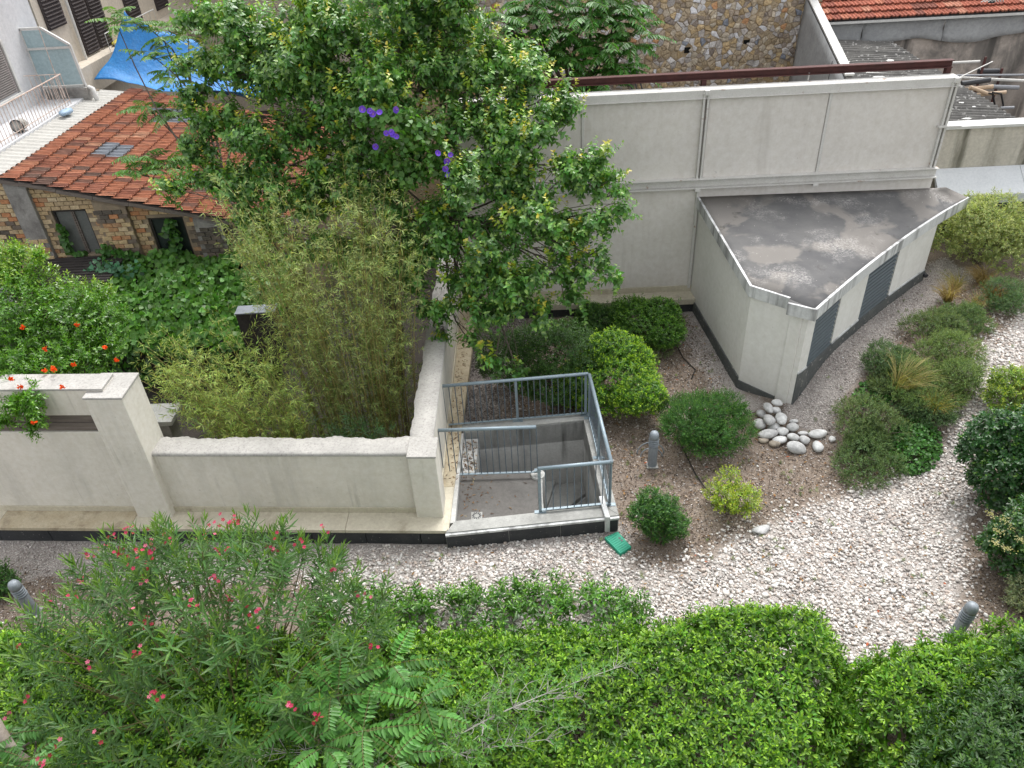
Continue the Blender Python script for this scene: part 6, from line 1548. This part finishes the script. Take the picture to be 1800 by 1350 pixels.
# ================================================================== GRAVEL, MULCH
ICO_V = []
ph = (1 + 5 ** .5) / 2
for a_ in (-1, 1):
    for b_ in (-ph, ph): ICO_V += [(0, a_, b_), (a_, b_, 0), (b_, 0, a_)]
ICO_V = unit(np.array(ICO_V))
def hull_faces(V):
    F = []; n = len(V); dmin = min(np.linalg.norm(V[i] - V[j]) for i in range(n) for j in range(i)) * 1.1
    for i in range(n):
        for j in range(i + 1, n):
            for k in range(j + 1, n):
                if max(np.linalg.norm(V[i] - V[j]), np.linalg.norm(V[j] - V[k]), np.linalg.norm(V[i] - V[k])) < dmin:
                    F.append((i, j, k) if np.cross(V[j] - V[i], V[k] - V[i]) @ (V[i] + V[j] + V[k]) > 0 else (i, k, j))
    return np.array(F)
ICO_F = hull_faces(ICO_V)
OCT_V = np.array([(1, 0, 0), (-1, 0, 0), (0, 1, 0), (0, -1, 0), (0, 0, 1), (0, 0, -1)], float); OCT_F = hull_faces(OCT_V)
def scatter(poly, dens, keepfun=None, fade=.15, seed=0):
    poly = np.asarray(poly); mn, mx = poly.min(0) - .3, poly.max(0) + .3; n = int((mx - mn).prod() * dens); P = rng.uniform(mn, mx, (n, 2))
    s = sdf(poly, P) + .16 * wob(P, 2.0, seed); P = P[rng.random(len(P)) < sstep(fade, -fade, s)]
    # keep the picture's part of the garden, off walls and pit
    c = (RW.T @ (np.column_stack([P, terrain(P[:, 0], P[:, 1])]) - CAMP).T); u = c[0] / c[2] * FPX + 900; v = c[1] / c[2] * FPX + 675
    ok = (u > -60) & (u < 1860) & (v < 1300) & (P[:, 1] < 18)
    ok &= sdf(OUT, P) > .03
    for hp in (HB1, HB2, HB3): ok &= sdf(hp, P) > -.45
    ok &= ~((P[:, 0] < -1.40) & (P[:, 1] > FL(P[:, 0]) - .03)) & (P[:, 1] < 16.0 + 3 * (P[:, 0] > 9))
    ok &= sdf(np.array(BFOOT), P) > .03
    return P[ok]
BFOOT = [tuple(Lw0), tuple(Lw1)] + [tuple(p) for p in cwx] + [(9.6, 16.8)]
def stones(name, label, P, smin, smax, pal, wts, BV, BF, flat=.7, lift=.3, mat='pebble', smooth=False):
    n = len(P); m_ = len(BV); s = rng.uniform(smin, smax, n) * np.exp(rng.normal(0, .18, n)); sc = np.column_stack([s, s * rng.uniform(.6, 1, n), s * flat * rng.uniform(.6, 1.1, n)]) * .5
    V = BV[None] * (1 + rng.uniform(-.22, .22, (n, m_, 1))) * sc[:, None]
    az = rng.uniform(0, 6.283, n); tl = rng.normal(0, .4, n); ca_, sa_ = np.cos(az)[:, None], np.sin(az)[:, None]; ct, st = np.cos(tl)[:, None], np.sin(tl)[:, None]
    x, y, z = V[..., 0], V[..., 1], V[..., 2]; y, z = y * ct - z * st, y * st + z * ct; x, y = x * ca_ - y * sa_, x * sa_ + y * ca_
    zb = terrain(P[:, 0], P[:, 1]) + sc[:, 2] * lift + rng.random(n) * .012
    V = np.stack([x + P[:, :1], y + P[:, 1:2], z + zb[:, None]], -1).reshape(-1, 3)
    F = (np.arange(n)[:, None, None] * m_ + BF[None]).reshape(-1, 3)
    pal = np.asarray(pal, float); t = pal[rng.choice(len(pal), n, p=np.asarray(wts) / np.sum(wts))] * np.exp(rng.normal(0, .16, (n, 1)))
    o = build(name, V, F, M[mat], tint=np.repeat(np.clip(t, .01, .8), m_, axis=0), smooth=smooth); return tag(o, label, kind='stuff')
white = [(.56, .53, .50), (.49, .455, .425), (.62, .60, .575), (.39, .335, .30), (.33, .30, .28), (.45, .38, .33)]
stones('gravel', 'coarse white and pinkish pebbles of the garden path', scatter(COARSE, 900, fade=.40), .027, .066, white, [3.6, 3.4, 2.4, 1.6, 1.4, 1.1], ICO_V, ICO_F, smooth=True)
pinky = [(.56, .515, .485), (.49, .44, .415), (.62, .585, .555), (.39, .335, .31), (.25, .22, .205)]
F1 = np.concatenate([scatter(FINE_A, 1700, fade=.2, seed=1), scatter(FINE_B, 1900, fade=.15, seed=2), scatter(FINE_C, 1100, fade=.2, seed=3)])
stones('gravel', 'fine pinkish gravel strips along the wall plinth and the louvred front', F1, .018, .036, pinky, [3, 3, 2, 1.5, 1], OCT_V, OCT_F)
grey = [(.20, .165, .15), (.15, .125, .118), (.27, .23, .21), (.11, .09, .085)]
stones('gravel', 'brownish grey gravel strip beside the side wall behind the railing', scatter(FINE_D, 1700, fade=.2, seed=4), .018, .034, grey, [3, 3, 1.5, 1.5], OCT_V, OCT_F)
BED = gpoly([(840, 745), (930, 560), (1215, 560), (1300, 720), (1390, 760), (1440, 780), (1500, 690), (1560, 600), (1660, 520), (1800, 480), (1800, 560), (1700, 640), (1660, 780), (1540, 850), (1420, 885), (1290, 950), (1190, 1010), (1110, 990), (1090, 920), (1060, 750)])
RBED = gpoly([(1800, 640), (1740, 720), (1712, 850), (1700, 1000), (1715, 1090), (1860, 1090), (1860, 640)])
LBED = gpoly([(-40, 1010), (150, 1000), (300, 1020), (500, 1010), (560, 1060), (-40, 1100)])
for BP, nm, d1, d2 in ((BED, 'mulch and scattered chippings of the planted bed', 520, 180), (RBED, 'dark mulch along the right edge of the path', 600, 90), (LBED, 'leaf litter behind the oleander', 500, 200)):
    P = scatter(BP, d1, fade=.2); n = len(P); a_ = rng.uniform(0, 6.283, n); L_ = rng.uniform(.02, .07, n); w_ = rng.uniform(.006, .016, n); LV = Leaves()
    pal = np.array([(.14, .10, .07), (.085, .062, .048), (.22, .165, .12), (.32, .25, .18), (.055, .042, .035)]); cc_ = pal[rng.choice(5, n, p=[.3, .27, .2, .1, .13])] * np.exp(rng.normal(0, .2, (n, 1)))
    LV.add(np.column_stack([P, terrain(P[:, 0], P[:, 1]) + rng.uniform(.008, .028, n)]), np.column_stack([np.cos(a_), np.sin(a_), rng.normal(0, .25, n)]), np.column_stack([rng.normal(0, .4, n), rng.normal(0, .4, n), np.ones(n)]), L_, w_ * 1.6, cc_, 'quad', .2, .05)
    o = build('mulch', np.concatenate(LV.V), np.concatenate(LV.F), M['chip'], tint=np.concatenate(LV.T)); tag(o, nm, kind='stuff')
    stones('gravel', 'stray pale stones among the ' + nm, scatter(BP, d2, fade=.2, seed=8), .016, .045, white + pinky, [2, 2, 1, 1, 1, 1, 2, 2, 2, 2, 2], OCT_V, OCT_F)
# weeds in gravel
wp = np.concatenate([scatter(COARSE, 7, fade=.3, seed=3), scatter(BED, 7), scatter(FINE_B, 8)]); wp = wp[wob(wp, 1.3, 4) > -.1]
LV = Leaves(); Q = np.column_stack([wp, terrain(wp[:, 0], wp[:, 1]) + .01]); shoots(LV, Q, np.tile([0, 0, 1.0], (len(Q), 1)) + rng.normal(0, .3, Q.shape), 14, .05, .05, .009, 80, 30, (.075, .13, .03), (.16, .17, .06), .4, templ='lance', bright=.35)
o = build('weeds', np.concatenate(LV.V), np.concatenate(LV.F), M['leaf_matt'], tint=np.concatenate(LV.T)); tag(o, 'small weeds sprouting through the gravel', kind='stuff')
# dry leaves on ledge and landing
n = 420; x = np.r_[rng.uniform(-1.62, -1.42, 230), rng.uniform(-1.36, -1.12, 120), -1.36 + rng.exponential(.25, 70)]; y = np.r_[rng.uniform(9.9, 15.8, 230), rng.uniform(10.42, 11.3, 120), rng.uniform(9.3, 10.35, 70)]; zz = np.r_[np.full(230, .36), np.full(120, .17), np.full(70, .158)]
ok = ~((x > -.02)); LV = Leaves(); a_ = rng.uniform(0, 6.283, n)
LV.add(np.column_stack([x, y, zz])[ok], np.column_stack([np.cos(a_), np.sin(a_), rng.normal(0, .15, n)])[ok], np.tile([0, 0, 1.0], (n, 1))[ok] + rng.normal(0, .2, (ok.sum(), 3)), rng.uniform(.04, .09, n)[ok], rng.uniform(.012, .022, n)[ok], (np.array([(.16, .09, .05), (.26, .17, .09), (.10, .065, .045), (.42, .34, .2)])[rng.choice(4, n, p=[.4, .25, .25, .1])])[ok], 'lance', .3, .1)
nl_ = scatter(COARSE, 9, fade=.3, seed=6); nb_ = scatter(BED, 14, seed=5); q = np.concatenate([nl_, nb_]); n = len(q); a_ = rng.uniform(0, 6.283, n)
LV.add(np.column_stack([q, terrain(q[:, 0], q[:, 1]) + rng.uniform(.03, .05, n)]), np.column_stack([np.cos(a_), np.sin(a_), rng.normal(0, .2, n)]), np.tile([0, 0, 1.0], (n, 1)) + rng.normal(0, .3, (n, 3)), rng.uniform(.04, .08, n), rng.uniform(.016, .035, n), np.array([(.20, .11, .05), (.30, .18, .08), (.12, .075, .05), (.34, .10, .05)])[rng.choice(4, n, p=[.4, .25, .25, .1])], 'oval', .3, .15)
o = build('leaf_litter', np.concatenate(LV.V), np.concatenate(LV.F), M['chip'], tint=np.concatenate(LV.T)); tag(o, 'dry brown leaves lying on ledge, landing and gravel', kind='stuff')

# ================================================================== PEBBLE PILE
def cobble(c, rx, ry, rz, rot, tint, seed):
    r_ = np.random.default_rng(seed); n, m_ = 14, 9; V = []; F = []; p1, p2 = r_.uniform(0, 6.28, 2); e = r_.uniform(.0, .12)
    for i in range(m_ + 1):
        th = math.pi * i / m_
        for k in range(n):
            p = 2 * math.pi * k / n; q = 1 + e * math.sin(p + p1) + .07 * math.sin(2 * p + p2 + th) + .05 * math.sin(3 * p + p1 * 2 - 2 * th)
            x, y, z = rx * q * math.sin(th) * math.cos(p), ry * q * math.sin(th) * math.sin(p), rz * math.cos(th) * (1 + .06 * math.sin(p + p2)); V.append((x * math.cos(rot) - y * math.sin(rot), x * math.sin(rot) + y * math.cos(rot), z))
    for i in range(m_):
        for k in range(n): F.append((i * n + k, (i + 1) * n + k, (i + 1) * n + (k + 1) % n, i * n + (k + 1) % n))
    return V, F
pile = [(452, 800, 22, 38, .18), (498, 773, 29, 20, .16), (412, 832, 24, 24, .02), (493, 815, 23, 22, .10), (458, 865, 32, 37, .16), (522, 857, 29, 42, .16), (405, 885, 30, 30, .03), (482, 900, 30, 21, .05), (448, 938, 49, 26, .05), (528, 925, 30, 24, .05), (580, 903, 30, 27, .06),
        (585, 872, 25, 13, .02), (583, 956, 32, 23, .04), (637, 935, 30, 13, .0), (645, 970, 27, 24, .02), (513, 970, 38, 23, .02), (600, 1010, 57, 33, .0), (714, 938, 46, 26, .0), (713, 1005, 29, 36, .0), (788, 965, 17, 21, .0), (425, 972, 30, 16, .0), (490, 988, 35, 20, .0)]
plab = ['upright dark-veined cobble at the upper left of the pile', 'topmost cobble of the pile against the pillar foot', 'half-hidden cobble at the far left edge of the pile', 'small pale cobble just below the topmost one', 'round dark grey cobble in the left centre of the pile',
        'tall rounded cobble leaning in the upper middle of the pile', 'pale cobble at the left edge above the long flat one', 'small grey cobble wedged under the two big centre cobbles', 'long flat cobble on the left flank of the pile', 'round grey cobble in the middle of the pile front',
        'grey cobble at the right shoulder of the pile', 'thin pale cobble peeking out behind the right shoulder', 'grey cobble directly above the largest front one', 'thin flat cobble between the pile and the broad pale one', 'round grey cobble between the largest and the egg-shaped one',
        'oval grey cobble at the lower left front of the pile', 'largest smooth grey cobble at the front of the pile', 'broad pale cobble lying apart at the right of the pile', 'egg-shaped pale cobble standing apart at the front right', 'small white cobble farthest right, alone on the mulch',
        'half-buried brown stone under the left flank of the pile', 'half-buried brown stone below the oval front cobble']
for i, (x, y, a_, b_, up) in enumerate(pile):
    u, v = 1200 + x / 3, 450 + y / 3; c = GT(u, v, .06 + up); dep = (RW.T @ (c - CAMP))[2]; s = dep / FPX / 3
    rx, ry = a_ * s * 1.03, b_ * s * 1.12; rz = min(rx, ry) * .72; z = float(terrain(c[0], c[1])) + up + rz * .8; p = G(u, v, z)
    g = [.54, .62, .48, .58, .46, .56][i % 6]; tint = np.array([g, g * 1.0, g * .985])
    if i in (20, 21): tint = np.array([.30, .26, .21])
    V, F = cobble(p, rx, ry, rz, 0, tint, i); o = link('cobble', make_mesh('cobble', V, F, M['river'], tint=tint, smooth=True), None, p); o.rotation_euler = (rng.normal(0, .15), rng.normal(0, .15), 0)
    tag(o, plab[i], 'stone', 'cobbles piled at the foot of the pillar')
c = GT(1338, 934); V, F = cobble(c, .155, .09, .05, .2, None, 50); V = [(x, y, z + .3 * x * y / .1) for x, y, z in V]
o = link('rock', make_mesh('rock', V, F, M['river'], tint=np.array([.42, .42, .42])), None, c + [0, 0, .035]); tag(o, 'flat angular pale rock alone on the pebble path', 'stone')
for k, (u, v, lb) in enumerate(((1462, 774, 'small white stone just right of the cobble pile'), (1516, 917, 'dark round stone on the white pebble path'))):
    c = GT(u, v); V, F = cobble(c, .05, .045, .04, 0, None, 60 + k); o = link('rock', make_mesh('rock', V, F, M['river'], tint=np.array([.6, .58, .55]) if k == 0 else np.array([.2, .18, .17]), smooth=True), None, c + [0, 0, .03]); tag(o, lb, 'stone')

# ================================================================== BOLLARD LAMPS
def bollard(label, u, v, H, tilt=(0, 0), plate=True):
    g = GT(u, v); T = thing('bollard_lamp', label, 'bollard', g, 'grey garden bollard lamps'); T.rotation_euler = (tilt[0], tilt[1], 0)
    r = .085
    mb = MB(); mb.lathe(g, [(r, 0), (r, H * .60)], 20); mb.build('post', M['bollard'], T, smooth=False)
    for k in range(4):
        z = H * .60 + k * .042; mb = MB(); mb.lathe(g, [(r * .55, z + .016), (r * 1.04, z + .017), (r * 1.10, z + .026), (r * .98, z + .041), (r * .55, z + .0415)], 20); mb.build('louvre_ring', M['bollard'], T)
    z = H * .60 + 4 * .042; mb = MB(); mb.lathe(g, [(r * 1.02, z), (r * 1.02, z + .06), (r * .95, z + .10), (r * .75, z + .135), (r * .4, z + .153), (.004, z + .158)], 20); mb.build('cap', M['bollard'], T, smooth=True)
    mb = MB(); mb.lathe(g, [(r * .6, H * .6), (r * .6, z)], 16); mb.build('lens', M['pipe_dark'], T)  # dark core inside the rings; its colour stands in for shade in the gaps
    if plate: mb = MB(); mb.box(g[0] - .10, g[1] - .10, g[2] + .0, g[0] + .10, g[1] + .10, g[2] + .025); mb.build('base_plate', M['kerb'], T)
    return g
g = bollard('grey bollard lamp beside the spreading shrub, with cable loops behind', 1146, 818, .80)
bollard('tilted grey bollard lamp rising behind the bright hedge, right corner', 1672, 1128, .80, (math.radians(-2), math.radians(7)))
bollard('grey bollard lamp half hidden by the oleander at far left', 62, 1078, .72, (0, math.radians(-4)))
for k, rr_ in enumerate((.20, .25)):
    mb = MB(); mb.tube([(g[0] + .02 + rr_ * math.cos(t), g[1] + .22 + .1 * k + .35 * rr_ * math.sin(t), g[2] + .02 + rr_ * .75 * max(0, math.sin(t))) for t in np.linspace(0, math.pi, 14)], .011, 6); o = mb.build('cable_loop', M['bollard'], origin=g); tag(o, ('inner loop of grey cable behind the bollard lamp', 'outer loop of grey cable behind the bollard lamp')[k], 'cable')
# black irrigation hose
pts = [GT(u, v) + [0, 0, .03] for u, v in ((1158, 705), (1178, 722), (1195, 745), (1190, 770), (1205, 800), (1222, 835), (1238, 858), (1262, 880))]
mb = MB(); mb.tube(pts, .011, 6); o = mb.build('irrigation_hose', M['hose'], origin=pts[0]); tag(o, 'thin black irrigation hose on the mulch beside the bollard', 'hose')
pts = [GT(u, v) + [0, 0, .03] for u, v in ((1185, 600), (1200, 630), (1222, 652), (1215, 668))]
mb = MB(); mb.tube(pts, .010, 6); o = mb.build('irrigation_hose', M['hose'], origin=pts[0]); tag(o, 'black hose end curving by the plant building wall', 'hose')
# green valve lid
q = [GT(u, v) for u, v in ((1090, 978), (1109, 966), (1086, 940), (1063, 950))]
c = np.mean(q, axis=0); T = thing('valve_lid', 'green plastic irrigation valve lid lying in the pebbles', 'lid', c)
q2 = [tuple((p + (p - c) * .04)[:2]) for p in q]
mb = MB(); mb.prism(q2, .0, .075); L_ = mb.build('lid', M['green_lid'], T, bevel=.012)
ex, ey_ = q[1] - q[0], q[3] - q[0]
for k in range(9):
    a0 = q[0] + ex * .10 + ey_ * (.08 + .105 * k); b0 = a0 + ex * (.8 if k not in (5, 6) else .52); mb = MB(); mb.bar((*a0[:2], .078), (*b0[:2], .078), .012, .006); mb.build('rib', M['green_lid'], L_)
for f in (.45, .6):
    a0 = q[0] + ex * .8 + ey_ * f; mb = MB(); mb.box(a0[0] - .018, a0[1] - .018, .0755, a0[0] + .018, a0[1] + .018, .079); mb.build('slot', M['pipe_dark'], L_)
# pinkish broken stone heap in the low shrub row
c = GT(697, 1082); V, F = cobble(c, .13, .11, .13, 0, None, 77); o = link('rock', make_mesh('rock', V, F, M['river'], tint=np.array([.36, .27, .25])), None, c + [0, 0, .1]); tag(o, 'brownish pink rock among the low shrub row', 'stone')
